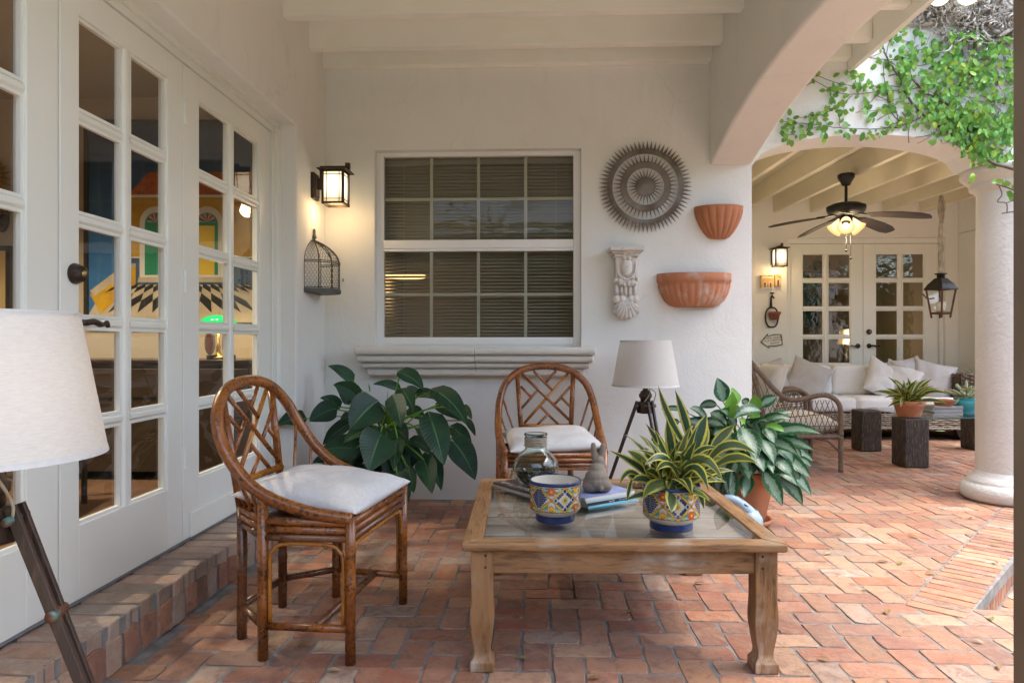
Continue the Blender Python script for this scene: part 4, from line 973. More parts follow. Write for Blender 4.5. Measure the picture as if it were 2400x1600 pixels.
# --- glass jar with gravel on a stack of magazines
def magazine(label, cen, rz, w, d, h, cov, spine, z, grp, txt=None):
    t = thing('magazine', label, 'magazine', (cen[0], cen[1], z), rz, grp)
    MB().box(-w / 2, w / 2 - .002, -d / 2 + .003, d / 2 - .002, .0008, h - .0008).build('pages', simple('paper_edges', (.42, .40, .36), .8, (.30, .28, .25), 300, stretch=(.02, .02, 1)), t)
    m = MB(); m.box(-w / 2 - .001, w / 2, -d / 2, d / 2, h - .0008, h); m.box(-w / 2 - .001, w / 2, -d / 2, d / 2, 0, .0008); m.build('cover', cov, t)
    MB().box(-w / 2 - .001, w / 2, -d / 2 - .001, -d / 2 + .0005, 0, h).build('spine', spine, t)
    return t
def text_part(s, size, mat, parent, loc, rot, name='lettering', ext=.0003):
    cu = bpy.data.curves.new(name, 'FONT'); cu.body = s; cu.size = size; cu.extrude = ext; cu.align_x = 'CENTER'; cu.align_y = 'CENTER'; cu.resolution_u = 2
    o = bpy.data.objects.new(name, cu); C.objects.link(o); dg = bpy.context.evaluated_depsgraph_get()
    me = bpy.data.meshes.new_from_object(o.evaluated_get(dg)); bpy.data.objects.remove(o)
    me.materials.clear(); me.materials.append(mat); o = bpy.data.objects.new(name, me); C.objects.link(o); o.parent = parent; o.location = loc; o.rotation_euler = rot; return o
M_WHITE = simple('white_ink', (.8, .8, .78), .5); M_BLACK = simple('black_ink', (.015, .015, .016), .4)
mp = lambda n, a, b=None, r=.3: simple(n, a, r, b, 6) 
# left pair, under the jar
g1 = 'magazines under the glass jar'
a2 = math.atan2(2.904 - 3.145, -.038 + .222)
magazine('grey edged magazine at the bottom of the stack under the glass jar', (-.035, 3.105), a2, .30, .23, .009, mp('mag_grey', (.25, .24, .23)), mp('mag_grey2', (.3, .3, .3)), ZG, g1)
t = magazine('dark brown magazine with white lettering directly under the glass jar', (-.030, 3.110), a2 + .03, .29, .225, .008, mp('mag_brown', (.055, .035, .03), (.10, .065, .05)), mp('mag_brown2', (.06, .04, .035)), ZG + .0093, g1)
text_part('Spiral Trails', .046, M_WHITE, t, (-.02, -.078, .0081), (0, 0, PI)); 
o = MB().box(.115, .1452, -.1125, -.06, .0002, .0045).build('orange_tab', mp('mag_orange', (.62, .27, .06)), t)
ang = math.atan2(2.842 - 2.694, .425 - .213); g2 = 'magazines under the stone rabbit'
zz = ZG; cen = (.245, 2.895)
specs = [('sky blue spined magazine at the bottom of the stack under the rabbit', (.18, .48, .62), (.20, .55, .72), .009, .004), ('black spined magazine, second from the bottom under the rabbit', (.03, .03, .035), (.018, .018, .02), .012, -.002), ('pale blue and navy magazine, third from the bottom under the rabbit', (.10, .18, .26), (.42, .54, .60), .009, -.006), ('white spined magazine with a blue cover, right under the rabbit', (.20, .24, .42), (.68, .67, .62), .011, -.009)]
for k, (lb, c, sp_, h, off) in enumerate(specs):
    t = magazine(lb, (cen[0] + off, cen[1] + off * .5), ang + R.uniform(-.02, .02), .262, .205, h, mp('mag_cover', c, tuple(min(1, x * 1.9) for x in c) if k == 3 else None, .2), mp('mag_spine', sp_, None, .35), zz, g2)
    if k == 1:
        text_part('Slow Talk', .0075, M_WHITE, t, (-.005, -.1037, .006), (PI / 2, 0, 0)); text_part('JOURNAL OF RULING  READING CLUB', .0032, M_WHITE, t, (.062, -.1037, .006), (PI / 2, 0, 0))
    zz += h + .0002
ZR = zz
jr = thing('glass_jar', 'round greenish glass jar with a roped neck and gravel inside', 'jar', (-.012, 3.075, ZG + .0176))
JP = [(.0, 0), (.045, 0), (.062, .005), (.085, .026), (.101, .058), (.105, .085), (.098, .112), (.076, .142), (.052, .163), (.045, .178), (.045, .222), (.050, .226), (.0535, .232), (.051, .237)]
T = NT('green_jar_glass'); M_JAR = T.done(T.bsdf((.80, .90, .85), .02, T.bump(T.noise(T.coord('Object'), 9, 2), .1, .01), Transmission_Weight=1.0, IOR=1.45))
MB().lathe(JP + [(r - .0035, z) for r, z in JP[::-1][:-1] if r > .01] + [(0, .0045)], 48).build('glass_body', M_JAR, jr, True)
m = MB()
for k in range(6): m.tube([(.0485 * math.cos(a), .0485 * math.sin(a), .181 + k * .0072) for a in [2 * PI * j / 24 for j in range(24)]], .0039, 6, closed=True)
m.build('rope_wrap', M_ROPE, jr, True)
m = MB()
for k in range(1500):
    a = R.uniform(0, 2 * PI); z = R.uniform(.008, .072); rm = .04 + .056 * min(1, z / .058) ** .6; q = R.random() ** .35 * (rm - .006); m.r = R.uniform(.01, .99)
    if q < rm * .55 and z < .06: continue
    rad = R.uniform(.0022, .0045); m.ell((q * math.cos(a), q * math.sin(a), z), (rad, rad * .8, rad * .7), 5, 3, Matrix.Rotation(R.random() * 6, 3, 'X'))
T = NT('gravel'); r_ = rnd_of(T); M_GRAV = T.done(T.bsdf(T.mix(T.math('GREATER_THAN', r_, .6), T.mix(r_, (.02, .02, .022), (.12, .12, .11)), (.34, .33, .30)), .7))
tag(m.build('gravel', M_GRAV, jr, fix=False), kind='stuff')

# --- stone rabbit, seen from behind
rb = thing('rabbit_statue', 'small brown concrete rabbit seen from behind, sitting on the magazines', 'statue', (.243, 2.868, ZR), .15)
m = MB()
E_ = [((0, 0, .036), (.058, .062, .040)), ((0, -.004, .055), (.052, .050, .042)), ((.026, -.020, .026), (.034, .040, .030)), ((-.030, -.012, .024), (.034, .042, .028)), ((.004, .006, .085), (.036, .038, .032)), ((.016, .026, .112), (.026, .030, .034)), ((.016, .044, .120), (.018, .022, .018)), ((-.034, .02, .014), (.022, .040, .015)), ((.030, .03, .012), (.018, .036, .012)), ((.004, -.058, .022), (.012, .010, .012))]
for c, r in E_: m.ell(c, r, 16, 10)
for (bx, tx, tz) in ((-.002, -.010, .20), (.026, .034, .196)):
    m.tube(cr([(bx, .026, .125), (lerp(bx, tx, .5), .024, .165), (tx, .022, tz)], 4), [.012, .0125, .013, .0135, .014, .0135, .012, .010, .005], 10, flat=.75)
rbm = m.build('rabbit_body', M_CONC, rb, True)
rm = rbm.modifiers.new('remesh', 'REMESH'); rm.mode = 'VOXEL'; rm.voxel_size = .0028; rm.use_smooth_shade = True
sm = rbm.modifiers.new('smooth', 'SMOOTH'); sm.iterations = 4
o = MB(); o.tube(cr([(-.03, .0, 0), (0, .004, .006), (.02, .0, .002), (.06, -.004, .012)], 4), [.008] * 6 + [.011] * 4 + [.006] * 3, 8)
o.tube([(0, .004, .006), (-.012, .02, .018), (-.03, .03, .02)], .006, 7)
o = o.build('driftwood', simple('grey_driftwood', (.27, .23, .19), .8, (.17, .14, .11), 20, .5, 60), None, True); o.location = (.655, 3.03, ZG + .009)
tag(o, 'piece of grey driftwood on the glass behind the snake plant pot', 'driftwood')
def dry_leaf(loc, rz, L, label, grp=None, mat=M_DRY):
    m = MB(); leaf(m, (-L / 2, 0, .001), (L / 2, 0, .003), L * .42, SH_OVAL, .10, facing=(0, 0, 1), tilt=R.uniform(-.15, .15), fold=.3, nu=2, nv=5)
    o = m.build('fallen_leaf', mat, None, True, fix=False); o.location = loc; o.rotation_euler = (0, 0, rz); return tag(o, label, 'leaf', grp)
dry_leaf((*onz(1176, 1210, ZG).xy, ZG + .001), .4, .036, 'single orange dry leaf lying on the glass table top')
# --- tripod lamps
def tripod_lamp(label, loc, rz):
    t = thing('tripod_lamp', label, 'floor lamp', loc, rz, 'tripod lamps with white linen shades')
    MB().lathe([(.2075, .822), (.157, 1.106)], 64).build('lamp_shade', M_SHADE, t, True)
    for r, z, h in ((.2085, .821, .011), (.1575, 1.097, .010)):
        k = (.2075 - .157) / (1.106 - .822); MB().lathe([(r, z), (r - h * k, z + h), (r - h * k - .0016, z + h), (r - .0016, z), (r, z)], 64).build('shade_trim', M_TRIM, t, True)
    m = MB()
    for k in range(3): a = 2 * PI * k / 3; m.tube([(0, 0, 1.088), (.158 * math.cos(a), .158 * math.sin(a), 1.10)], .002, 5)
    m.lathe([(0, .80), (.012, .80), (.012, 1.085), (0, 1.088)], 12); m.build('shade_holder', M_BRONZE, t)
    MB().ell((0, 0, .95), (.032, .032, .042), 14, 10).build('bulb', simple('milk_bulb', (.8, .78, .72), .3), t, True)
    MB().lathe([(0, .70), (.030, .70), (.032, .745), (.040, .752), (.041, .77), (.034, .775), (.030, .788), (.018, .795), (.016, .81), (0, .81)], 20).build('lamp_head', M_DARKW, t, True)
    m = MB(); m.lathe([(0, .652), (.052, .652), (.056, .66), (.056, .71), (.044, .725), (0, .728)], 6); m.build('hub', M_BRONZE, t, bevel=.004)
    for k in range(3):
        a = 2 * PI * k / 3; d = Vector((math.cos(a), math.sin(a), 0)); s = Vector((-d.y, d.x, 0)); top = d * .05 + Vector((0, 0, .725)); bot = d * .30
        L = bot - top
        for q in (-1, 1):
            m = MB(); u = d + Vector((0, 0, .35)); u.normalize()
            c = [s * (q * .016 + e * .0065) + u * (f * .011) for e, f in ((-1, -1), (1, -1), (1, 1), (-1, 1))]
            b = m.vs([top + x for x in c] + [bot + x * .9 + s * (-q * .006) for x in c])
            for f in ((0, 1, 2, 3), (7, 6, 5, 4), (0, 4, 5, 1), (1, 5, 6, 2), (2, 6, 7, 3), (3, 7, 4, 0)): m.face([b + i for i in f])
            m.build('leg_rail', M_DARKW, t, bevel=.002)
        m = MB(); e = bot * 1.0; m.tube([top + L * .34, top + L * 1.0], .0075, 6, flat=1.0); m.build('leg_slider', M_DARKW, t)
        Mx = Matrix.Translation(top + L * .30) @ s.to_track_quat('Z', 'Y').to_matrix().to_4x4()
        MB().lathe([(0, -.028), (.011, -.028), (.013, -.024), (.013, .024), (.011, .030), (.006, .032), (0, .032)], 14, M=Mx).build('leg_knob', M_COPPER, t, True)
        Mx = Matrix.Translation(d * .052 + Vector((0, 0, .70))) @ s.to_track_quat('Z', 'Y').to_matrix().to_4x4()
        MB().lathe([(0, -.040), (.009, -.040), (.009, .040), (0, .040)], 12, M=Mx).build('hinge_bolt', M_COPPER, t, True)
    m = MB(); m.tube(cr([(.01, -.02, .81), (-.03, -.045, .775), (-.065, -.03, .73)], 5), .003, 6); m.tube(cr([(.01, -.02, .81), (.045, -.045, .78), (.06, -.03, .735), (.055, -.02, .70)], 5), .003, 6); m.build('cord', M_ROPE, t)
    return t
L2 = tripod_lamp('tripod lamp with a white shade standing against the back wall', (.669, 4.30, 0), math.radians(52))
L1 = dup(L2, (-1.135, 1.36, 0), math.radians(14), 'large tripod lamp cut by the left picture edge, its linen shade lit from inside', (1.05, 1.05, 1.05))
for ch in L1.children:
    if ch.name.startswith('bulb'):
        ch.data = ch.data.copy(); ch.data.materials.clear(); ch.data.materials.append(emit('lit_bulb', (1, .74, .48), 1.5))
lamp('lamp_bulb', (0, 0, .95), .22, (1, .72, .48), .05, L1)

# ================================================================== PLANTS
def zoomer(ox, oy, s): return lambda x, y: (ox + x / s, oy + y / s)
# philodendron
zp = zoomer(640, 820, 3.919); Y0 = 4.22
ph = thing('philodendron', 'big dark green philodendron with heart shaped leaves in the corner under the window', 'plant', (0, 0, 0))
crown = ony(*zp(1030, 760), Y0)
PH = [(720, 270, 502, 146, 120, .1), (772, 424, 552, 318, 165, 0), (695, 482, 577, 345, 115, .1), (562, 540, 332, 655, 205, -.1), (600, 522, 430, 442, 130, .05), (282, 632, 36, 695, 205, -.05), (732, 608, 618, 652, 110, 0),
      (938, 488, 707, 730, 330, -.22), (1108, 436, 1180, 716, 195, -.2), (1182, 368, 1286, 562, 160, -.05), (1172, 208, 1380, 365, 185, -.1), (1152, 348, 916, 316, 85, .05), (1342, 412, 1226, 334, 110, .1), (1330, 398, 1555, 476, 100, .05),
      (1488, 374, 1786, 692, 215, -.15), (1520, 498, 1722, 645, 140, .15), (1745, 515, 1826, 640, 80, .1), (1785, 645, 1858, 792, 65, .12), (1442, 612, 1570, 1058, 270, -.25), (1660, 840, 1856, 1192, 245, -.12), (1648, 712, 1820, 912, 150, .05),
      (985, 790, 882, 1116, 360, -.32), (1150, 840, 1106, 1102, 135, -.25), (758, 905, 436, 925, 240, -.15), (692, 680, 455, 872, 185, .05), (1258, 828, 1452, 962, 145, -.05), (1388, 1008, 1462, 1318, 205, -.18), (1428, 955, 1546, 1292, 165, -.05),
      (1142, 1148, 1236, 1408, 195, -.25), (1240, 1088, 1292, 1312, 130, -.15), (1122, 1182, 1024, 1148, 130, -.2), (1248, 556, 1392, 655, 145, .1), (522, 1008, 358, 1042, 100, 0), (1392, 780, 1300, 718, 95, .05),
      (1000, 900, 860, 1010, 190, .0), (1180, 880, 1330, 1040, 190, .1), (900, 720, 760, 830, 170, .05), (1080, 600, 1010, 690, 150, .05), (1250, 920, 1260, 1100, 170, .05), (640, 960, 560, 1120, 190, .1), (840, 1080, 760, 1180, 160, .0)]
for (bx, by, tx, ty, wd, dy) in PH:
    d = Vector((tx - bx, ty - by)).length; lean = min(.16, d * .00045)
    b = ony(*zp(bx, by), Y0 + dy); e = ony(*zp(tx, ty), Y0 + dy - lean * R.uniform(.2, 1.2))
    m = MB(); leaf(m, b, e, wd * 1.06 / 3.919 * (Y0 + dy) / F, SH_HEART, R.uniform(.05, .12), facing=(R.uniform(-.35, .35), -1, R.uniform(.25, .8)), tilt=R.uniform(-.3, .3), fold=.22, nu=6, nv=9, lobe=.13, wave=.06)
    o = m.build('leaf', M_PHILO, ph, True, fix=False)
    mm = MB(); c = crown + Vector((R.uniform(-.05, .05), R.uniform(-.05, .05), R.uniform(-.08, .04))); mid = (b + c) / 2 + Vector((0, 0, .05))
    mm.tube(cr([c, mid, b], 4), [.006] * 4 + [.0045] * 4 + [.0035], 6); mm.build('petiole', M_LIME, ph, True)
for k in range(20):
    a = R.uniform(-2.8, -.3); el = R.uniform(-.6, .5); L = R.uniform(.14, .24); d = Vector((math.cos(a) * math.cos(el), math.sin(a) * math.cos(el) * .6, math.sin(el))); b = crown + Vector((0, .04, -.06)) + d * R.uniform(.06, .22)
    m = MB(); leaf(m, b, b + (d + Vector((0, 0, -.6))).normalized() * L, L * R.uniform(.5, .6), SH_HEART, .1, facing=(R.uniform(-.35, .35), -1, R.uniform(.25, .8)), tilt=R.uniform(-.4, .4), fold=.22, nu=6, nv=9, lobe=.13, wave=.06); m.build('leaf', M_PHILO, ph, True, fix=False)
    MB().tube([crown + Vector((0, 0, -.05)), (crown + b) / 2 + Vector((0, 0, .03)), b], [.006, .005, .004], 6).build('petiole', M_LIME, ph, True)
for (x, y, x2, y2) in ((890, 380, 878, 305), (1045, 690, 1052, 370)):
    MB().tube([ony(*zp(x, y), Y0), ony(*zp((x + x2) / 2, (y + y2) / 2), Y0 - .01), ony(*zp(x2, y2), Y0)], [.004, .005, .001], 6).build('new_shoot', M_LIME, ph, True)
MB().tube([crown + Vector((0, 0, -.28)), crown + Vector((.01, 0, -.1)), crown + Vector((0, 0, .02))], [.03, .026, .018], 8).build('stem', M_STEM, ph, True)
bc = ony(*zp(760, 1150), Y0 + .03); 
bk = thing('wicker_basket', 'brown wicker basket with a rope handle holding the philodendron', 'basket', (bc.x, Y0 + .03, 0))
m = MB()
for k in range(22):
    z = .012 + k * .0135; rad = .155 + .035 * math.sin(min(1, z / .30) * PI * .55); n = 44
    m.tube([((rad + .006 * (1 if (j + k) % 2 else -1)) * math.cos(2 * PI * j / n), (rad + .006 * (1 if (j + k) % 2 else -1)) * math.sin(2 * PI * j / n), z) for j in range(n)], .0072, 5, closed=True)
m.lathe([(0, .004), (.15, .004), (.155, .05), (.178, .26), (.17, .26), (0, .255)], 32)
m.build('weave', M_BASKET, bk, True)
MB().lathe([(0, .262), (.172, .262)], 24).build('soil', M_SOIL, bk)
m = MB()
for q in (0, PI):
    for off in (0, PI): m.tube([(-.175 + .010 * math.cos(s * 5 + q + off) - .02 * math.sin(s / 10 * PI), -.02 + .010 * math.sin(s * 5 + q + off) + s * .004, .26 + s * .018) for s in range(13)], .009, 6)
m.build('rope_handle', M_ROPE, bk, True)

# snake plant in the painted pot
zs = zoomer(1440, 860, 3.921); Y0 = 2.49
sn = thing('snake_plant', 'yellow edged snake plant with arching leaves in the painted pot on the coffee table', 'plant', (0, 0, 0))
SN = [(700, 770, 402, 168, 60, -.12, .0), (715, 770, 556, 208, 72, .10, .05), (545, 890, 480, 478, 78, .02, -.05), (735, 790, 850, 430, 112, .03, .06), (900, 740, 1108, 528, 84, .05, .02), (800, 790, 858, 520, 76, .0, .08), (860, 870, 1312, 802, 84, .30, -.08), (950, 890, 1316, 884, 80, .18, -.12),
      (600, 975, 1000, 1046, 84, .42, -.14), (612, 1000, 866, 1140, 78, .40, -.20), (570, 1010, 272, 904, 66, .30, -.18), (590, 1000, 378, 960, 74, .22, -.2), (525, 1075, 262, 1192, 112, .16, -.16), (545, 1075, 520, 1335, 112, .0, -.2), (600, 1050, 724, 1192, 62, .22, -.16), (735, 1095, 822, 1302, 52, .22, -.10), (620, 1035, 712, 1182, 58, .22, -.2),
      (305, 910, 118, 768, 74, .10, -.02), (335, 850, 288, 738, 62, 0, 0), (430, 810, 222, 620, 50, .05, .04), (455, 860, 278, 640, 54, .05, .02), (485, 870, 288, 518, 52, .08, .05), (525, 880, 385, 690, 72, .03, -.06), (240, 1010, 42, 1096, 46, .35, -.1), (345, 1055, 162, 1042, 66, .12, -.08), (215, 1040, 90, 958, 84, .15, 0), (160, 1035, 118, 1232, 34, .12, -.12),
      (425, 1020, 285, 952, 56, .12, -.1), (640, 860, 600, 690, 92, 0, .06), (595, 800, 478, 398, 84, .0, .08), (700, 870, 972, 748, 56, .25, .0), (665, 890, 562, 800, 62, .15, -.12), (785, 905, 1004, 838, 72, .15, .0), (700, 985, 962, 1062, 30, .2, -.1), (840, 985, 988, 908, 54, .1, .0), (755, 860, 690, 540, 92, .0, .1), (862, 810, 992, 690, 64, .06, .02), (505, 945, 440, 1012, 50, .1, -.14),
      (700, 920, 640, 620, 80, 0, .06), (640, 930, 560, 640, 70, 0, .04), (560, 960, 430, 760, 60, .04, .02), (780, 960, 900, 760, 66, .06, .03), (680, 1000, 760, 840, 60, .1, -.06), (480, 1040, 300, 1000, 60, .15, -.06), (650, 1040, 800, 1010, 60, .2, -.08), (420, 1050, 330, 880, 60, .1, .04), (820, 1000, 1000, 960, 56, .2, .02)]
for (bx, by, tx, ty, wd, bu, dy) in SN:
    m = MB(); b = ony(*zs(bx, by), Y0 + max(-.07, min(.06, dy * .4))); e = ony(*zs(tx, ty), Y0 + dy)
    leaf(m, b, e, wd * 1.25 / 3.921 * Y0 / F, SH_SNAKE, bu, facing=(R.uniform(-.3, .3), -1, R.uniform(.2, .9)), tilt=R.uniform(-.3, .3), fold=-.2, nu=4, nv=10, twist=R.uniform(-.4, .4))
    m.build('leaf', M_SNAKE, sn, True, fix=False)
for k in range(52):
    a = R.uniform(0, 2 * PI); el = R.uniform(-.15, 1.35); L = R.uniform(.13, .26); d = Vector((math.cos(a) * math.cos(el), math.sin(a) * math.cos(el), math.sin(el))); b = Vector((.476 + R.uniform(-.04, .05), 2.472 + R.uniform(-.04, .05), ZG + .125))
    m = MB(); leaf(m, b, b + d * L, R.uniform(.027, .038), SH_SNAKE, R.uniform(.05, .25), facing=(R.uniform(-.4, .4), -1, R.uniform(.2, .9)), tilt=R.uniform(-.3, .3), fold=-.2, nu=4, nv=8); m.build('leaf', M_SNAKE, sn, True, fix=False)
MB().lathe([(0, .10), (.080, .10), (.086, .118), (0, .125)], 24, (.476, 2.472, ZG)).build('soil', M_SOIL, sn)

# silver evergreen in the big terracotta pot
Y0 = 4.10
ag = thing('silver_evergreen', 'bushy plant with silver and green blotched leaves in the terracotta floor pot', 'plant', (0, 0, 0))
AG = [(1002, 322, 943, 98, 155, .05, 0, 0), (1040, 425, 1085, 225, 150, .05, -.05, 1), (1132, 345, 1076, 186, 112, .0, .03, 1), (1302, 395, 1298, 253, 110, .0, 0, 1), (1340, 362, 1497, 270, 104, .08, 0, 2), (1040, 452, 1152, 365, 112, .05, -.12, 1), (1345, 402, 1098, 474, 112, .15, -.1, 0), (1345, 510, 1618, 474, 102, .12, -.05, 0), (882, 420, 1032, 522, 118, .12, -.1, 0), (945, 352, 778, 372, 92, .12, .02, 0), (700, 375, 862, 492, 104, .1, .05, 0), (690, 430, 428, 390, 92, .1, .1, 0),
      (1172, 552, 1302, 852, 205, .10, -.24, 0), (1062, 590, 1030, 742, 118, .05, -.12, 0), (1202, 488, 1352, 642, 106, .15, -.1, 0), (1382, 560, 1472, 702, 116, .1, -.12, 0), (1342, 650, 1466, 892, 126, .12, -.18, 0), (1462, 650, 1642, 882, 160, .14, -.12, 0), (1488, 600, 1592, 612, 84, .1, -.02, 0), (1482, 580, 1694, 704, 74, .2, -.02, 0), (1630, 735, 1714, 832, 64, .12, .0, 0), (1452, 820, 1642, 1012, 136, .12, -.16, 0), (1432, 905, 1676, 1086, 126, .14, -.18, 0), (1562, 880, 1702, 1036, 126, .1, -.1, 0), (1682, 838, 1812, 916, 74, .1, .0, 0), (1602, 1050, 1578, 1142, 64, .0, .0, 0),
      (1372, 955, 1542, 1275, 136, .06, -.22, 0), (1232, 985, 1190, 1200, 126, .05, -.2, 0), (1292, 755, 1372, 962, 146, .1, -.2, 0), (1062, 760, 988, 962, 136, .1, -.12, 0), (1122, 778, 1232, 962, 126, .1, -.2, 0), (1222, 895, 1238, 1034, 146, .1, -.2, 0), (1052, 915, 1092, 1245, 126, .06, -.2, 0), (932, 955, 958, 1142, 116, .08, -.12, 0), (1150, 470, 1192, 525, 60, .1, -.14, 1), (600, 500, 498, 560, 90, .1, .05, 0), (1230, 335, 1170, 300, 80, .05, .05, 0), (1342, 540, 1592, 602, 66, .1, -.02, 1), (1240, 440, 1330, 480, 110, .1, -.06, 1),
      (1000, 560, 880, 700, 120, .1, .0, 0), (1400, 760, 1560, 860, 130, .1, -.04, 0), (1200, 640, 1100, 840, 140, .1, -.1, 0), (1500, 700, 1690, 800, 110, .1, .04, 0), (1330, 860, 1480, 1000, 130, .1, -.12, 0), (1120, 900, 1020, 1060, 120, .1, -.1, 0), (960, 700, 860, 860, 120, .1, .02, 0), (820, 560, 700, 660, 110, .1, .06, 0), (1250, 560, 1450, 590, 100, .1, .05, 0), (1100, 500, 960, 610, 120, .1, .02, 0)]
pc = Vector((1.243, 4.205, 0))
for (bx, by, tx, ty, wd, bu, dy, kind) in AG:
    m = MB(); b = ony(*zs(bx, by), Y0 + dy * .7); e = ony(*zs(tx, ty), Y0 + dy * 1.3)
    leaf(m, b, e, wd * 1.06 / 3.921 * Y0 / F, SH_LANCE, bu, facing=(R.uniform(-.35, .35), -1, R.uniform(.3, .9)), tilt=R.uniform(-.35, .35), fold=.22, nu=4, nv=9, wave=.08)
    m.build('leaf', (M_AGLAO, M_LIME, M_AGLAO)[kind], ag, True, fix=False)
    c = pc + Vector((R.uniform(-.06, .06), R.uniform(-.06, .06), .30)); MB().tube(cr([c, (c + b) / 2 + Vector((0, 0, .08)), b], 4), [.006] * 5 + [.004] * 4, 6).build('petiole', M_LIME, ag, True)
for k in range(58):
    a = R.uniform(-3.1, .2); el = R.uniform(-.8, .8); L = R.uniform(.18, .28); d = Vector((math.cos(a) * math.cos(el), math.sin(a) * math.cos(el) * .8, math.sin(el))); b = pc + Vector((0, -.03, .46)) + d * R.uniform(.10, .20)
    m = MB(); leaf(m, b, b + (d + Vector((0, 0, -.35))).normalized() * L, R.uniform(.07, .10), SH_LANCE, .12, facing=(R.uniform(-.35, .35), -1, R.uniform(.3, .9)), tilt=R.uniform(-.35, .35), fold=.22, nu=4, nv=8, wave=.08); m.build('leaf', M_AGLAO, ag, True, fix=False)
pt = thing('terracotta_pot', 'large terracotta floor pot standing in a wet saucer', 'flower pot', tuple(pc))
MB().lathe([(0, .02), (.122, .02), (.130, .04), (.165, .21), (.180, .262), (.192, .266), (.197, .325), (.190, .333), (.178, .332), (.172, .27), (0, .26)], 48).build('pot', M_TERRA, pt, True)
MB().lathe([(0, .258), (.172, .27)], 32).build('soil', M_SOIL, pt)
s_ = MB().lathe([(0, 0), (.145, 0), (.165, .012), (.172, .035), (.166, .04), (.155, .034), (.15, .012), (0, .009)], 48).build('saucer', M_TERRA, None, True)
s_.location = tuple(pc); tag(s_, 'round terracotta saucer under the large floor pot', 'saucer')
# pale blue watering can leaning in front of the pot
wc = thing('watering_can', 'pale blue plastic watering can between the coffee table and the terracotta pot', 'watering can', (0, 0, 0))
zw = zoomer(1600, 1100, 9.046); W = lambda x, y, d=0: ony(*zw(x, y), 3.86 + d)
path = [W(860, 580), W(1120, 650), W(1320, 810), W(1480, 950), W(1590, 1060), W(1600, 1200), W(1580, 1400)]
MB().tube(cr(path, 5), [.012, .016, .020, .023, .025, .026, .027, .028, .029, .030, .031, .031, .031, .031, .031, .030, .030, .029, .029, .028, .028, .027, .026, .026, .025, .024, .024, .023, .022, .022, .02], 16).build('handle', M_BLUEP, wc, True)
c = W(1335, 790, -.0245); m = MB(); m.ell((0, 0, 0), (.026, .004, .0125), 16, 8, Matrix.Rotation(math.radians(38), 3, 'Y')); o = m.build('grip_opening', M_BLACKP, wc, True); o.location = c
p = W(1590, 1300); MB().lathe([(0, 0), (.06, 0), (.066, .02), (.062, .12), (.045, .155), (0, .16)], 28, (p.x - .04, 3.87, 0)).build('tank', M_BLUEP, wc, True)

# ================================================================== VINE ON THE ARCH WALL
YV = YB - .006
vine = thing('climbing_vine', 'creeping fig vine with small bright leaves and woody runners over the arch and column', 'vine', (0, 0, 0))
zv = zoomer(1600, 0, 2.94)
V = lambda x, y, d=.006: ony(*zv(x, y), YB - d)
STEMS = [([(2105, 1110), (1900, 950), (1700, 830), (1560, 680), (1500, 560), (1430, 440), (1380, 330)], .011), ([(2040, 1030), (1880, 760), (1760, 690), (1620, 590), (1540, 450), (1500, 350)], .009), ([(2130, 1100), (2000, 900), (1830, 730), (1740, 640)], .007),
         ([(1620, 605), (1500, 620), (1350, 630), (1210, 650), (1080, 640), (940, 575), (865, 525)], .0035), ([(1500, 600), (1380, 590), (1260, 600), (1090, 580), (960, 535), (885, 502)], .0032), ([(905, 562), (810, 612)], .0025), ([(1340, 650), (1280, 720), (1200, 780)], .0025), ([(1210, 650), (1190, 560), (1180, 490)], .0028),
         ([(1165, 660), (1080, 730), (980, 780), (860, 805), (770, 812)], .003), ([(1640, 810), (1500, 870), (1340, 890), (1200, 888), (1060, 880), (940, 862), (800, 850), (700, 840)], .0035), ([(1085, 880), (1080, 820), (1120, 720)], .0025), ([(1520, 860), (1440, 780), (1420, 690), (1390, 560), (1380, 430)], .004), ([(1530, 680), (1420, 690), (1330, 692)], .0022), ([(1350, 760), (1250, 770), (1190, 775)], .0022), ([(1290, 400), (1420, 412), (1540, 405)], .003), ([(1280, 400), (1360, 370)], .0025), ([(780, 930), (690, 930)], .002), ([(990, 870), (985, 830)], .002), ([(950, 870), (850, 900)], .002), ([(1200, 888), (1185, 930)], .002)]
m = MB()
for pts, r in STEMS:
    c = cr([V(x, y, .006 + r + R.uniform(0, .008)) for x, y in pts], 6); n = len(c)
    m.tube([p + Vector((R.uniform(-1, 1), 0, R.uniform(-1, 1))) * r * .5 for p in c], [r * lerp(1, .5, k / n) for k in range(n)], 6)
for k in range(60):    # thin side twigs
    x = R.uniform(1350, 2280); y = R.uniform(250, 950); a = R.uniform(0, 2 * PI); L = R.uniform(40, 170)
    m.tube(cr([V(x, y), V(x + math.cos(a) * L * .5 + R.uniform(-12, 12), y + math.sin(a) * L * .5 + R.uniform(-12, 12), .014), V(x + math.cos(a) * L, y + math.sin(a) * L, .008)], 4), R.uniform(.0016, .003), 4)
m.build('runner', M_STEM, vine, True, fix=False)
m = MB()
def woody(x, y, a, L, r, d=.02):
    p = [V(x, y, d)]; 
    for s in range(5):
        a += R.uniform(-.55, .55); x += math.cos(a) * L / 5; y += math.sin(a) * L / 5; p.append(V(x, y, max(.008, d + R.uniform(-.03, .05))))
    c = cr(p, 3); m.tube(c, [r * lerp(1, .55, k / len(c)) for k in range(len(c))], 6)
for (x, y, a, L, r) in ((1550, 165, .0, 380, .020), (1900, 150, -.2, 360, .02), (2300, 90, 2.5, 420, .017), (2050, 200, .5, 330, .015), (2300, 280, 2.9, 420, .013), (1820, 20, 1.5, 180, .013), (2180, 10, 2.2, 300, .018), (2290, 200, 3.0, 260, .016), (1960, 260, -.3, 350, .012), (1640, 60, 1.2, 120, .012), (2200, 110, .2, 150, .02)): woody(x, y, a, L, r)
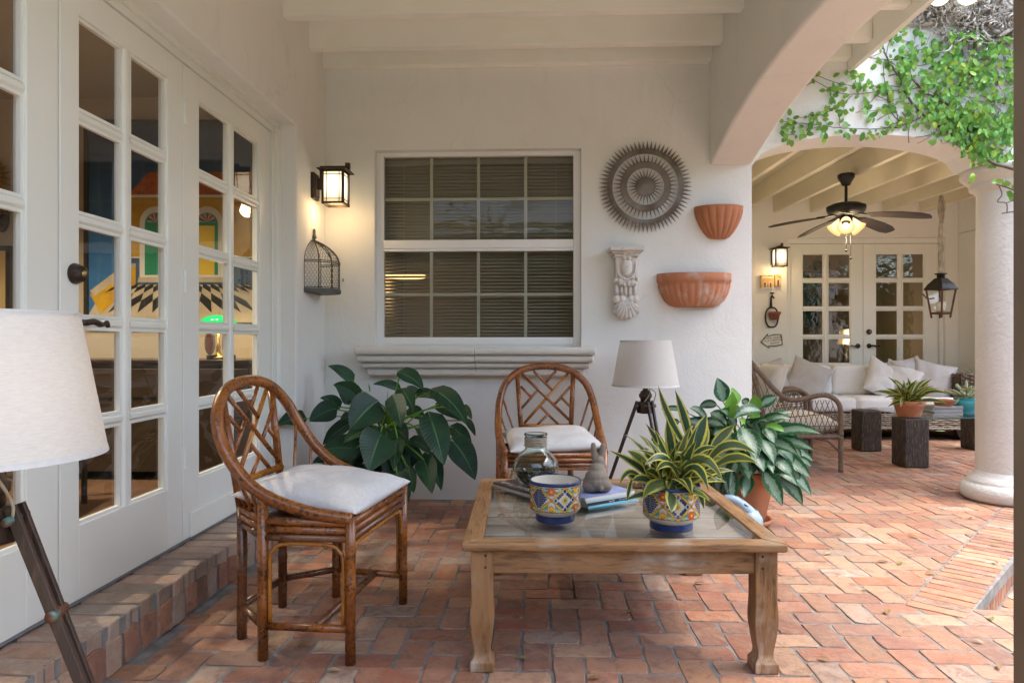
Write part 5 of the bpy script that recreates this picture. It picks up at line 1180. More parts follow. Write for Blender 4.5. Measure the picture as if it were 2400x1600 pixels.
for k in range(330):
    x = R.uniform(1600, 2330); y = R.uniform(-30, 175) if R.random() < .72 else R.uniform(120, 320)
    if x < 1760 and y > 165: continue
    woody(x, y, R.uniform(0, 2 * PI), R.uniform(60, 190), R.choice([.0022, .003, .004, .006, .009]), R.uniform(.015, .07))
for k in range(240): woody(R.uniform(1800, 2320), R.uniform(240, 1000), R.uniform(0, 2 * PI), R.uniform(50, 150), R.choice([.0018, .0025, .004]), .012)
tag(m.build('woody_growth', M_BARK, vine, True, fix=False), kind='stuff')
# leaves: points on runners, then clusters that thicken to the right
spots = []
for pts, r in STEMS:
    if r > .006: continue
    c = cr([V(x, y, .012) for x, y in pts], 5)
    for p in c:
        if R.random() < .30:
            for _ in range(R.choice([1, 1, 2])): spots.append((p + Vector((R.uniform(-.035, .035), 0, R.uniform(-.035, .035))), R.uniform(.032, .050)))
CL = [(1450, 300, 90), (1500, 230, 60), (1580, 240, 60), (1400, 440, 50), (1390, 590, 40), (1480, 690, 50), (1540, 840, 60), (1650, 870, 40), (1720, 950, 60), (1940, 1010, 20), (1400, 760, 70), (1120, 780, 50), (1060, 690, 60), (730, 850, 55), (720, 930, 60), (820, 910, 60), (980, 920, 60), (1100, 920, 30), (1260, 925, 40), (1370, 910, 30), (1290, 800, 30), (1270, 740, 20), (960, 760, 20), (890, 840, 50), (1040, 610, 40), (1200, 590, 40), (1290, 600, 40), (1410, 600, 60), (1600, 760, 50), (1460, 870, 40), (1700, 690, 90), (1750, 720, 90), (1850, 820, 90), (1860, 890, 60), (1760, 590, 90), (1220, 510, 25), (1150, 525, 25)]
for (x, y, q) in CL:
    for _ in range(int(2 + q * .10)): spots.append((V(x + R.gauss(0, q * .55), y + R.gauss(0, q * .45), R.uniform(.008, .05)), R.uniform(.026, .058)))
for k in range(3600):
    x = R.uniform(1480, 2330); y = R.uniform(150, 1130)
    edge = 1480 + max(0, (y - 560)) * .95 + (max(0, 300 - y) * .3)
    if y < 330: edge = 1560 + (330 - y) * 1.2
    if x < edge + R.gauss(0, 40): continue
    dens = noise.noise(Vector((x * .012, y * .014, 2.0))) * 1.5 + .28 + (.6 if y > 740 else 0) + (.2 if 330 < y < 620 else 0) - (.75 if y < 230 else 0) - (.25 if y > 1010 and x < 2050 else 0)
    if R.random() < dens * .95: spots.append((V(x, y, R.uniform(.01, .09) * (1.5 if x > 2050 and y > 700 else 1)), R.uniform(.026, .058)))
for (x, y) in ((1985, 1245), (1965, 1265), (2010, 1250), (2170, 1240), (2150, 1250), (2220, 1290), (2250, 1310), (2290, 1320), (2300, 1350), (2250, 1280), (2310, 1300), (2290, 1380), (2230, 1320)): spots.append((V(x, y, .16), R.uniform(.04, .055)))
lm = []
for k in range(6):
    mb = MB(); leaf(mb, (0, 0, 0), (0, 0, 1), .62, SH_OVAL, R.uniform(-.12, .12), updir=(0, -1, 0), facing=(0, -1, 0), fold=R.uniform(.1, .35), nu=2, nv=6, wave=.06)
    o = mb.build('ivy_leaf', M_IVY, None, True, fix=False); lm.append(o.data); bpy.data.objects.remove(o)
spots = [(p, L) for p, L in spots if p.x > 1.5]
R.shuffle(spots); spots.sort(key=lambda q: q[0].x > 2.55)
field = MB()
for n, (p, L) in enumerate(spots):
    a = R.gauss(0, 1.0) + PI * (R.random() < .45); Mx = Matrix.Translation(p) @ Matrix.Rotation(R.uniform(-.5, .5), 4, 'Z') @ Matrix.Rotation(R.uniform(-.25, .65), 4, 'X') @ Matrix.Rotation(a, 4, 'Y') @ Matrix.Scale(L, 4)
    if n < 300:
        o = bpy.data.objects.new('leaf', lm[n % 6]); C.objects.link(o); o.matrix_world = Mx; o.parent = vine
    else:
        me = lm[n % 6]; b = len(field.v); field.v.extend([tuple(Mx @ v.co) for v in me.vertices]); field.r = R.uniform(.01, .99); ul = me.uv_layers[0].data
        for pl in me.polygons: field.face([b + i for i in pl.vertices], [tuple(ul[li].uv) for li in pl.loop_indices])
tag(field.build('foliage', M_IVY, vine, True, fix=False), kind='stuff')
m = MB()
for pts, r in (([(2105, 1100), (2150, 1130), (2230, 1150), (2310, 1175)], .011), ([(2160, 1270), (2230, 1290), (2300, 1320)], .005), ([(2180, 1280), (2200, 1340), (2170, 1390), (2230, 1400), (2235, 1470)], .004), ([(2230, 1400), (2300, 1370)], .003), ([(2200, 1470), (2300, 1455)], .004)): m.tube(cr([V(x, y, .17) for x, y in pts], 5), r, 6)
m.build('runner', M_STEM, vine, True, fix=False)
# flood lights on the vine wall
fl2 = thing('flood_light', 'twin flood light with both bulbs lit, fixed high among the woody vine', 'outdoor light', (2.66, YB, 3.36))
m = MB(); m.lathe([(0, -.03), (.05, -.03), (.055, 0), (0, 0)], 20, M=Matrix.Rotation(PI / 2, 4, 'X') @ Matrix.Scale(-1, 4, (0, 0, 1))); m.tube([(0, -.02, 0), (0, -.2, .02)], .012, 8); m.build('mount', simple('grey_lamp_metal', (.30, .32, .33), .5), fl2)
for (dx, nm) in ((-.065, 'a'), (.11, 'b')):
    dr = Vector((-.28, -.75, -.55)).normalized() if dx < 0 else Vector((-.15, -.75, -.5)).normalized()
    q = Matrix.Translation((dx, -.20, -.01)) @ dr.to_track_quat('Z', 'Y').to_matrix().to_4x4()
    hd_ = MB().lathe([(0, -.10), (.030, -.10), (.034, -.04), (.060, .03), (.062, .05)], 24, M=q).build('lamp_head', M_WIN, fl2, True)
    MB().lathe([(.060, .045), (.05, .058), (0, .066)], 24, M=q).build('lens', emit('lit_flood_lens', (1, .84, .60), .9), hd_, True)
# ================================================================== FAR PORCH
def wicker_chair(label, loc):
    t = thing('wicker_armchair', label, 'armchair', loc, 0, 'brown wicker armchairs facing the glass table')
    # local: front leg at x=0, chair faces +x; sides at y=0 (near) and y=.645
    SIDE = [(0, 0), (0, .30), (-.002, .50), (-.025, .585), (-.09, .635), (-.17, .645), (-.29, .618), (-.39, .603), (-.47, .625), (-.56, .705), (-.66, .825), (-.735, .92)]
    def pole(pts, r, nm, n=10):
        c = cr(pts, 8); MB().tube(c, [r * (1.0 + .07 * (k % 2)) for k in range(len(c))], n).build(nm, M_WICK, t, True)
    for y, s in ((0, 1), (.645, -1)):
        pole([(0, y, 0), (0, y, .14), (0, y, .30)], .020, 'leg')
        pole([(x, y + s * (.0 if x > -.4 else (x + .4) * -.12), z) for x, z in SIDE[1:]], .0205, 'arm')
        pole([(-.60, y + s * .04, 0), (-.61, y + s * .04, .30), (-.66, y + s * .05, .60), (-.74, y + s * .05, .92)], .019, 'rear_leg')
        pole([(0, y, .295), (-.3, y, .295), (-.61, y + s * .04, .295)], .018, 'seat_rail')
        MB().tube(cr([(-.22, y, .285), (-.12, y, .262), (-.04, y, .20), (-.005, y, .165)], 5), .011, 8).build('corner_brace', M_WICK, t, True)
        m = MB()
        def top(x):
            for (x0, z0), (x1, z1) in zip(SIDE[2:], SIDE[3:]):
                if x1 <= x <= x0: return lerp(z0, z1, (x - x0) / (x1 - x0))
            return .9
        for k in range(-8, 17):
            for sl in (-1, 1):
                pts = []
                for q in range(13):
                    z = .305 + q * .05; x = -.02 - k * .045 + sl * (z - .305) * .36
                    if -.70 < x < -.004 and z < top(x) - .012: pts.append((x, y + s * (0 if x > -.4 else (x + .4) * -.12) + .004 * sl, z))
                if len(pts) > 1: m.tube(pts, .0032, 4, caps=False)
        for z0, z1 in ((.315, .315), (.385, .38), (.50, .44)): m.tube([(-.01, y, z0), (-.3, y, (z0 + z1) / 2), (-.64, y + s * .03, z1)], .004, 5)
        tag(m.build('lattice', M_WICK, t), kind='stuff')
    for z, x, w_ in ((.295, 0, .018), (.295, -.61, .018)): pole([(x, .0, z), (x, .32, z), (x, .645, z)], w_, 'seat_rail')
    pole([(-.735, -.04 + .08, .92), (-.775, .18, .955), (-.785, .32, .96), (-.775, .46, .955), (-.735, .605, .92)], .021, 'top_rail')
    m = MB()
    for k in range(-12, 26):
        for sl in (-1, 1):
            pts = []
            for q in range(14):
                z = .305 + q * .047; y = .02 + k * .045 + sl * (z - .305) * .36
                if .03 < y < .615 and z < .945: pts.append((-.615 - (z - .30) * .22 - .02 * math.sin(PI * y / .645), y, z))
            if len(pts) > 1: m.tube(pts, .0032, 4, caps=False)
    tag(m.build('lattice', M_WICK, t), kind='stuff')
    m = MB().box(-.61, .0, .01, .635, .285, .30); m.build('seat_deck', M_WICK, t)
    return t
WCH = wicker_chair('near brown wicker armchair half hidden by the silver leaved plant', (2.555, 5.875, 0))
dup(WCH, (2.60, 6.755, 0), 0, 'farther brown wicker armchair, its arm showing behind the near one')
def soft_pillow(name, label, cat, loc, rot, w, d, h, mat, seed, grp, pull=.05, sub=1, n=16):
    o = pillow(MB(), w, d, h, n, pull, 0, seed).build(name, mat, None, True); o.location = loc; o.rotation_euler = rot
    s = o.modifiers.new('s', 'SUBSURF'); s.levels = sub; s.render_levels = sub
    return tag(o, label, cat, grp)
gS = 'cream canvas pads on the wicker armchairs'
for dx, dy, wh in ((0, 0, 'near'), (.045, .88, 'farther')):
    soft_pillow('seat_cushion', 'cream canvas seat cushion on the %s wicker armchair' % wh, 'cushion', (2.28 + dx, 6.20 + dy, .375), (0, 0, 0), .60, .60, .19, M_CREAMF, 11, gS, .01)
    soft_pillow('back_pillow', 'cream canvas back pillow leaning in the %s wicker armchair' % wh, 'pillow', (2.02 + dx, 6.20 + dy, .66), (0, math.radians(-66), 0), .52, .56, .20, M_CREAMF, 12, gS)
# --- sofa
sf = thing('wicker_sofa', 'long wicker sofa with white cushions in front of the distant doors', 'sofa', (0, 0, 0))
def weave(x0, x1, z0, z1, y, name, mat, axis='x', step=.021, stake=.075):
    m = MB(); rows = int((z1 - z0) / step); n = max(4, int((x1 - x0) / stake * 2))
    for r in range(rows):
        z = z0 + (r + .5) * step; pts = []
        for k in range(n + 1):
            u = lerp(x0, x1, k / n); o = .009 * math.sin(PI * k + PI * (r % 2)) if k % 2 == 0 else 0; o = .010 * (1 if (k // 2 + r) % 2 else -1) if k % 2 == 0 else 0
            pts.append((u, y + o, z + R.uniform(-.002, .002)) if axis == 'x' else (y + o, u, z + R.uniform(-.002, .002)))
        m.tube(pts, .0088, 5, caps=False)
    for k in range(0, n + 1, 2):
        u = lerp(x0, x1, k / n); m.tube([(u, y, z0), (u, y, z1)] if axis == 'x' else [(y, u, z0), (y, u, z1)], .006, 5)
    o = m.build(name, mat, sf, True, fix=False); tag(o, kind='stuff'); return o
M_WICKP = simple('pale_wicker', (.46, .40, .31), .75, (.30, .25, .19), 30, .3); M_WICKD = simple('dark_wicker', (.17, .12, .08), .7, (.09, .06, .04), 30, .3)
weave(1.75, 4.80, .13, .315, 7.76, 'front_weave', M_WICKP)
MB().box(1.75, 4.80, 7.785, 8.50, .14, .30).build('seat_base', simple('dark_frame', (.06, .05, .04), .8), sf)
m = MB()
for k in range(2): m.tube([(1.75 + q * .03, 7.752 + .006 * math.sin(q * 1.3 + k * PI), .135 + .009 * math.cos(q * 1.3 + k * PI)) for q in range(102)], .009, 5)
m.build('braid', M_WICKP, sf, True)
for s in (0, 1): weave(7.78, 8.50, .13, .74, 4.70 + s * .15, 'arm_weave', M_WICKD, 'y')
weave(4.70, 4.86, .13, .74, 7.775, 'arm_weave', M_WICKD, 'x', .021, .05)
m = MB(); m.box(4.715, 4.845, 7.79, 8.5, .14, .73); m.build('arm_core', simple('dark_frame2', (.05, .035, .025), .8), sf)
weave(1.75, 4.86, .3, .78, 8.50, 'back_weave', M_WICKD)
for x in (1.95, 4.76):
    m = MB(); m.prism([(-.05, 0), (.05, 0), (.06, .05), (.055, .13), (-.11, .13), (-.085, .06)], 7.80, 7.88, 'y'); o = m.build('foot', M_BLACKP if False else simple('black_foot', (.03, .03, .03), .6), sf, bevel=.004); o.location.x = x
def slab(nm, x0, x1, y0, y1, z0, z1, mat, bulge=.02, rot=0):
    m = MB(); nx, nz_ = 10, 5
    o = MB().box(x0, x1, y0, y1, z0, z1).build(nm, mat, sf)
    b = o.modifiers.new('b', 'BEVEL'); b.width = min(.05, (z1 - z0) * .32, (y1 - y0) * .32); b.segments = 4
    s = o.modifiers.new('s', 'SUBSURF'); s.subdivision_type = 'SIMPLE'; s.levels = 3; s.render_levels = 3
    tx = bpy.data.textures.new('t', 'CLOUDS'); tx.noise_scale = .28
    d = o.modifiers.new('d', 'DISPLACE'); d.texture = tx; d.strength = .035; d.mid_level = .5; d.texture_coords = 'GLOBAL'
    o.data.polygons.foreach_set('use_smooth', [True] * len(o.data.polygons)); return o
for a, b in ((1.80, 2.66), (2.665, 3.55), (3.555, 4.69)): slab('seat_cushion', a, b, 7.73, 8.34, .315, .475, M_SOFA)
for a, b in ((1.80, 2.72), (2.725, 3.47), (3.475, 4.68)):
    slab('back_cushion', a, b, 8.18, 8.40, .47, .825, M_SOFA)
gP = 'grey linen scatter pillows on the sofa'
for (lb, x, z, w, rz, tilt, sd, mt) in (('grey linen pillow at the left end of the sofa beside the wicker chair', 2.72, .655, .46, .35, -74, 21, M_GREYF), ('crumpled grey linen pillow, second from the left on the sofa', 3.13, .655, .46, -.3, -76, 22, M_GREYF), ('off white pillow behind the snake plant on the sofa', 3.98, .655, .44, .25, -76, 23, M_LINEN), ('off white pillow leaning between the two right hand pillows', 4.18, .64, .42, -.5, -70, 24, M_LINEN), ('light grey pillow standing against the sofa back near the arm', 4.34, .70, .44, .4, -74, 25, M_GREYF), ('light grey pillow at the right end of the sofa against the wicker arm', 4.52, .65, .46, -.35, -72, 26, M_GREYF)):
    soft_pillow('scatter_pillow', lb, 'pillow', (x, 8.08 + (.06 if 'standing' in lb else 0) - (.05 if 'right end' in lb else 0), z), (math.radians(-tilt), R.uniform(-.5, .5) + .0, rz), w, w, .17, mt, sd, gP, .10)
# --- burnt wood blocks and glass top
gB = 'burnt wood blocks under the glass top'
for lb, (x, y), w2, h, rz in (('front burnt wood block, streaked brown, under the potted snake plant', (3.285, 6.172), .108, .43, .06), ('left burnt wood block standing nearest the wicker armchair', (3.318, 7.05), .105, .41, .05), ('right burnt wood block half hidden by the column', (4.49, 7.17), .108, .41, .05), ('rear burnt wood block behind the column', (4.45, 6.28), .108, .41, .05)):
    if 'rear' in lb: continue
    t = MB().box(-w2, w2, -w2, w2, 0, h).build('wood_block', M_BLOCK, None, bevel=.016, seg=3); t.location = (x, y, 0); t.rotation_euler = (0, 0, rz); tag(t, lb, 'table block', gB)
g = MB().box(3.36, 4.62, 6.26, 7.18, .411, .423).build('glass_tabletop', M_GLASST, None, bevel=.002); g.location = (0, 0, .0)
tag(g, 'thick glass table top resting on the burnt wood blocks', 'glass top')
e = MB(); b = 3.36
# green edge of the thick glass
MB().box(3.362, 4.618, 6.2585, 6.2595, .412, .422).build('polished_edge', simple('glass_edge', (.05, .16, .16), .1), g)
# things on it
def flower_pot(name, label, cat, loc, prof, mat, soil=None):
    t = thing(name, label, cat, loc); MB().lathe(prof, 40).build('pot', mat, t, True)
    if soil: MB().lathe([(0, soil[1]), (soil[0], soil[1])], 24).build('soil', M_SOIL, t)
    return t
bx = 3.285; by = 6.19
flower_pot('terracotta_pot', 'terracotta pot with white bloom on the front burnt wood block', 'flower pot', (bx, by, .431), [(0, 0), (.085, 0), (.092, .01), (.118, .10), (.128, .105), (.130, .145), (.12, .146), (.112, .10), (0, .11)], M_TERRAW, (.115, .125))
s2 = thing('snake_plant', 'bushy yellow edged snake plant in a terracotta pot on the burnt wood block', 'plant', (bx, by, .55))
for k in range(78):
    a = R.uniform(0, 2 * PI); el = R.uniform(-.1, 1.25); L = R.uniform(.16, .30) * (1.0 if el < .9 else .85)
    d = Vector((math.cos(a) * math.cos(el), math.sin(a) * math.cos(el), math.sin(el))); b0 = Vector((R.uniform(-.05, .05), R.uniform(-.05, .05), 0))
    m = MB(); leaf(m, b0, b0 + d * L, R.uniform(.034, .046), SH_SNAKE, R.uniform(.08, .26), facing=(R.uniform(-.4, .4), -1, R.uniform(.3, 1)), tilt=R.uniform(-.4, .4), fold=-.2, nu=4, nv=6); m.build('leaf', M_SNAKE, s2, True, fix=False)
zt = .4235
for k in range(5):
    o = MB().box(-.135 + R.uniform(-.008, .008), .135 + R.uniform(-.008, .008), -.10, .10, 0, .0165).build('magazine', simple('mag_far_%d' % k, [(.50, .52, .50), (.30, .34, .34), (.55, .55, .52), (.26, .22, .17), (.48, .50, .50)][k], .5, (.28, .30, .30), 200, stretch=(.02, .02, 1)), None, bevel=.002)
    o.location = (3.745, 6.50, zt + k * .0170); o.rotation_euler = (0, 0, R.uniform(-.08, .08)); tag(o, ['bottom magazine of the stack on the distant glass table', 'second magazine up in the stack on the distant glass table', 'middle magazine of the stack on the distant glass table', 'fourth magazine up in the stack on the distant glass table', 'topmost magazine, under the small terracotta dish'][k], 'magazine', 'magazines stacked on the distant glass table')
m = MB(); m.lathe([(0, 0), (.070, 0), (.073, .006), (.086, .042), (.094, .046), (.094, .056), (.084, .056), (.068, .008), (0, .008)], 40)
o = m.build('terracotta_dish', M_TERRA, None, True); o.location = (3.745, 6.46, zt + 5 * .017 + .0005); tag(o, 'small terracotta dish with drilled holes on the magazine stack', 'dish')
m = MB()
for k in range(12): a = 2 * PI * k / 12; m.lathe([(0, 0), (.0045, 0), (.0045, .0012), (0, .0012)], 8, M=Matrix.Translation((.0785 * math.cos(a), .0785 * math.sin(a), .022)) @ Vector((math.cos(a), math.sin(a), .0)).to_track_quat('Z', 'Y').to_matrix().to_4x4())
m.build('drain_hole', M_BLACKP, o)
tq = flower_pot('turquoise_pot', 'round glazed turquoise pot beside the column', 'flower pot', (3.97, 6.50, zt), [(0, 0), (.078, 0), (.082, .012), (.078, .022), (.10, .06), (.112, .10), (.108, .125), (.10, .14), (.107, .148), (.105, .156), (.095, .156), (.09, .13), (0, .13)], M_TURQ, (.095, .14))
ct = thing('cactus', 'pale green trailing cactus with knobbly stems in the turquoise pot', 'plant', (3.97, 6.50, zt + .145))
M_CACT = simple('cactus_skin', (.30, .36, .20), .7, (.40, .44, .28), 60, .6, 150, .003)
for k in range(34):
    a = R.uniform(0, 2 * PI); el = R.uniform(-.1, 1.2); L = R.uniform(.09, .17); b0 = Vector((R.uniform(-.05, .05), R.uniform(-.05, .05), -.01)); d = Vector((math.cos(a) * math.cos(el), math.sin(a) * math.cos(el), math.sin(el)))
    c = cr([b0, b0 + d * L * .5 + Vector((0, 0, .02)), b0 + d * L + Vector((0, 0, .02 - (.05 if el < .2 else 0)))], 5)
    MB().tube(c, [.0105 * (1 + .22 * (q % 2)) * (1 if q < len(c) - 1 else .4) for q in range(len(c))], 7).build('branch', M_CACT, ct, True)
o = MB(); o.prism([(-.07, -.05), (.07, -.04), (.05, .06), (-.06, .05)], 0, .003); o = o.build('paper_sheet', simple('paper', (.75, .74, .70), .6), None); o.location = (3.52, 6.62, zt); o.rotation_euler = (.0, .0, .3); tag(o, 'white sheet of paper on the glass beside the potted snake plant', 'paper')
gp = thing('spiky_grass', 'spiky grass plant rising behind the sofa arm next to the column', 'plant', (4.98, 7.85, 0))
MB().lathe([(0, 0), (.11, 0), (.15, .42), (.13, .43), (0, .40)], 24).build('pot', M_TERRAD, gp, True)
m = MB()
for k in range(110):
    a = R.uniform(0, 2 * PI); el = R.uniform(.1, 1.3); L = R.uniform(.25, .48); d = Vector((math.cos(a) * math.cos(el), math.sin(a) * math.cos(el), math.sin(el))); b0 = Vector((R.uniform(-.06, .06), R.uniform(-.06, .06), .42)); m.r = R.uniform(.01, .99)
    leaf(m, b0, b0 + d * L, .010, SH_LANCE, .22, facing=(0, -1, .5), nu=1, nv=6, fold=0)
tag(m.build('foliage', M_GRASSL, gp, True, fix=False), kind='stuff')
# --- ceiling fan
fn = thing('ceiling_fan', 'black five blade ceiling fan with three lit amber glass shades', 'ceiling fan', (2.83, 6.4, 0))
MB().lathe([(0, 2.641), (.062, 2.641), (.075, 2.63), (.070, 2.60), (.045, 2.56), (.035, 2.535), (.0, 2.53)], 28).build('canopy', M_IRON, fn, True)
MB().tube([(0, 0, 2.54), (0, 0, 2.36)], .013, 12).build('down_rod', M_IRON, fn, True)
MB().lathe([(0, 2.375), (.05, 2.375), (.12, 2.365), (.158, 2.345), (.165, 2.325), (.163, 2.30), (.15, 2.28), (.10, 2.262), (.06, 2.255), (0, 2.255)], 40).build('motor_housing', M_IRON, fn, True)
m = MB()
for k in range(60): a = 2 * PI * k / 60; m.box(-.003, .003, -.004, .004, -.016, .016, Matrix.Translation((.164 * math.cos(a), .164 * math.sin(a), 2.328)) @ Matrix.Rotation(a, 4, 'Z'))
m.build('housing_ribs', M_IRON, fn)
MB().lathe([(0, 2.255), (.055, 2.255), (.058, 2.20), (.045, 2.175), (0, 2.17)], 28).build('light_kit', M_BRONZE, fn, True)
M_BLADE = simple('dark_fan_blade', (.030, .022, .018), .45, (.05, .035, .025), 10, .1)
for k in range(5):
    a = math.radians(32 + 72 * k); Mx = Matrix.Translation((0, 0, 2.262)) @ Matrix.Rotation(a, 4, 'Z') @ Matrix.Rotation(.10, 4, 'Y') @ Matrix.Rotation(-.24, 4, 'X')
    sh = [(.20, -.045), (.30, -.060), (.48, -.072), (.61, -.070), (.685, -.045), (.695, .0), (.685, .045), (.61, .070), (.48, .072), (.30, .060), (.20, .045)]
    m = MB(); m.prism(sh, -.003, .003); m.v = [tuple(Mx @ (Vector(v) - Vector((0, 0, .12 * (v[0] - .2) ** 2)))) for v in m.v]; m.build('blade', M_BLADE, fn)
    m = MB(); m.tube([Mx @ Vector(p) for p in ((.06, 0, .0), (.12, 0, .012), (.18, 0, .004), (.26, 0, .006))], [.010, .009, .010, .007], 8)
    m.tube([Mx @ Vector((.215 + .035 * math.cos(q), .026 * math.sin(q), .005)) for q in [2 * PI * j / 14 for j in range(14)]], .005, 6, closed=True); m.build('blade_arm', M_IRON, fn, True)
M_AMB = glow_mat('lit_amber_glass', (1, .74, .36), (1, .50, .12), .42)
for az in (-115, 5, 125):
    d = Vector((math.cos(math.radians(az)) * .75, math.sin(math.radians(az)) * .75, -.66)).normalized(); p0 = Vector((0, 0, 2.205)) + Vector((d.x, d.y, 0)) * .055
    q = Matrix.Translation(p0 + d * .035) @ d.to_track_quat('Z', 'Y').to_matrix().to_4x4()
    MB().lathe([(0, -.04), (.018, -.04), (.020, .01), (.026, .022), (0, .024)], 16, M=q).build('lamp_holder', M_BRONZE, fn, True)
    sh_ = MB().lathe([(.024, .012), (.039, .05), (.048, .088), (.056, .132), (.074, .165), (.072, .166), (.052, .132)], 28, M=Matrix.Translation((0, 0, -.09))).build('lamp_shade', M_AMB, fn, True); sh_.matrix_local = q
    MB().ell(tuple(p0 + d * .085), .026, 12, 8).build('bulb', emit('lit_fan_bulb', (1, .85, .58), 2), fn, True)
lamp('fan_light', (0, 0, 2.04), 5, (1, .78, .54), .09, fn)
for x, z in ((-.012, 1.93), (.03, 1.86)):
    m = MB(); m.tube([(x, -.03, 2.18), (x, -.03, z)], .0022, 5); m.ell((x, -.03, z), (.010, .010, .012), 8, 6); m.build('pull_chain', M_IRON, fn, True)
# --- hanging lantern
lt = thing('hanging_lantern', 'black and copper lantern with a white candle, hanging from a gnarled vine wood pole', 'lantern', (ony(2205, 640, 7.5).x, 7.5, ony(2205, 735, 7.5).z - .045), .35)
K = 7.5 / F
def sq(z0, s0, z1, s1, m): 
    b = m.vs([(x * s, y * s, z) for z, s in ((z0, s0), (z1, s1)) for x, y in ((-1, -1), (1, -1), (1, 1), (-1, 1))])
    for j in range(4): m.face((b + j, b + (j + 1) % 4, b + 4 + (j + 1) % 4, b + 4 + j))
    return b
hB, hT, zB, zT_ = .060, .095, .05, .30
m = MB(); sq(zT_, .112, zT_ + .012, .112, m); sq(zT_ + .012, .112, zT_ + .06, .088, m); sq(zT_ + .06, .088, zT_ + .105, .055, m); sq(zT_ + .105, .055, zT_ + .125, .042, m); sq(zT_, .112, zT_, .07, m); m.build('roof', M_IRON, lt)
MB().lathe([(0, zT_ + .125), (.038, zT_ + .125), (.038, zT_ + .165), (.06, zT_ + .168), (.06, zT_ + .176), (0, zT_ + .178)], 16).build('chimney', M_IRON, lt, True)
m = MB()
for sx, sy in ((-1, -1), (1, -1), (1, 1), (-1, 1)):
    m.tube([(sx * hB, sy * hB, .0), (sx * hT, sy * hT, zT_)], .013, 4)
    m.tube([(sx * hB, sy * hB, zB), (-sy * hB if 0 else (sx * hB if sx == sy else -sx * hB), (-sy * hB if sx == sy else sy * hB), zB)], .012, 4)
m.build('frame', M_COPPER if False else simple('copper_brown', (.13, .05, .022), .45, (.07, .03, .018), 12, Metallic=.3), lt)
m = MB(); m.box(-hB, hB, -hB, hB, zB - .006, zB + .004); m.build('floor_plate', M_IRON, lt)
for k in range(4):
    m = MB(); s0, s1 = hB * .98, hT * .98; b = m.vs([(-s0, -s0, zB), (s0, -s0, zB), (s1, -s1, zT_), (-s1, -s1, zT_)]); m.face((b, b + 1, b + 2, b + 3)); o = m.build('glass_pane', M_GLASST, lt); o.rotation_euler = (0, 0, k * PI / 2)
o = MB().lathe([(0, zB + .004), (.042, zB + .004), (.043, zB + .12), (.036, zB + .122), (0, zB + .118)], 24).build('candle', simple('candle_wax', (.72, .70, .60), .5), None, True); o.location = lt.location; tag(o, 'thick white candle standing inside the hanging lantern', 'candle')
m = MB(); pz = zT_ + .176; top = 2.66 - lt.location.z
c = [(R.uniform(-.008, .008), R.uniform(-.008, .008), lerp(pz, top, k / 16)) for k in range(17)]; m.tube(c, [.019 * R.uniform(.85, 1.25) for _ in c], 8)
m.tube(cr([(.02, 0, top - .02), (.045, 0, top - .10), (.03, 0, top - .22), (.01, 0, top - .30)], 4), .014, 7); m.build('vine_pole', M_BARK, lt, True)
m = MB(); m.tube(cr([(-hT, 0, .21), (-.18, 0, .20), (-.22, 0, .225), (-.25, 0, .25)], 4), .008, 6); m.build('side_hook', M_COPPER, lt, True)
# --- little wall things on the far wall (Y = 8.62)
YF = 8.617
zf = zoomer(1740, 560, 5.2267)
def FW(x, y): return ony(*zf(x, y), YF)
zh = zoomer(1770, 630, 26.13)
def FH(x, y): return ony(*zh(x, y), YF)
MY = simple('ochre_tile', (.62, .38, .11), .5, (.55, .34, .12), 12); MW2 = simple('tile_white', (.72, .66, .55), .5); MD2 = simple('tile_door_brown', (.17, .065, .02), .6); MG2 = simple('tile_green', (.08, .14, .02), .6)
def arch2(x0, x1, y0, y1, n=8):
    c = (x0 + x1) / 2; r = (x1 - x0) / 2; return [(x0, y0), (x1, y0)] + [(c + r * math.cos(PI * k / n), (y1 - 0) + (-r) * math.sin(PI * k / n)) for k in range(n + 1)]
def tile_house(label, box, doors, extra):
    x0, x1, y0, y1 = box; t = thing('tile_house', label, 'wall tile', (FH(x0, y1).x, YF, FH(x0, y1).z), 0, 'ceramic house tiles below the distant lantern')
    L = lambda x, y: (FH(x, y).x - t.location.x, FH(x, y).z - t.location.z)
    def plate(nm, poly, d0, d1, mat): MB().prism([L(*p) for p in poly], -d1, -d0, 'y').build(nm, mat, t)
    plate('tile', [(x0, y1), (x1, y1), (x1, y0), (x0, y0)], 0, .030, MY)
    for d in doors:
        plate('door_surround', arch2(d[0] - 45, d[1] + 45, d[3], d[2] + (d[1] - d[0]) / 2), .0302, .033, MW2); plate('door', arch2(d[0], d[1], d[3], d[2] + (d[1] - d[0]) / 2), .0332, .035, MD2)
    for nm, poly, mat in extra: plate(nm, poly, .0302, .034, mat)
tile_house('wider ochre house tile with two brown arched doors and a white cornice', (320, 1060, 400, 1190), [(490, 605, 830, 1125), (835, 945, 850, 1140)], [('cornice', [(370, 580), (1040, 580), (1040, 500), (370, 500)], MW2), ('plinth', [(330, 1190), (1040, 1190), (1040, 1145), (330, 1145)], MW2), ('shrub', [(680, 1100), (750, 1100), (718, 970)], MG2), ('roof_plant', [(730, 440), (1000, 440), (990, 395), (740, 395)], MG2)])
tile_house('narrow ochre house tile with a single tall door and a green roof garden', (1165, 1520, 370, 1090), [(1285, 1420, 660, 1045)], [('roof_plant', [(1240, 440), (1350, 440), (1400, 370), (1210, 370)], MG2), ('scroll', [(1370, 520), (1490, 570), (1500, 545), (1400, 480)], MD2)])
tp = thing('tap_planter', 'small terracotta pot in a dark iron ring hung from a garden tap bracket', 'wall planter', (FW(350, 1080).x, YF, FW(350, 1080).z))
L = lambda x, y, d=.02: Vector((FW(x, y).x - tp.location.x, -d, FW(x, y).z - tp.location.z))
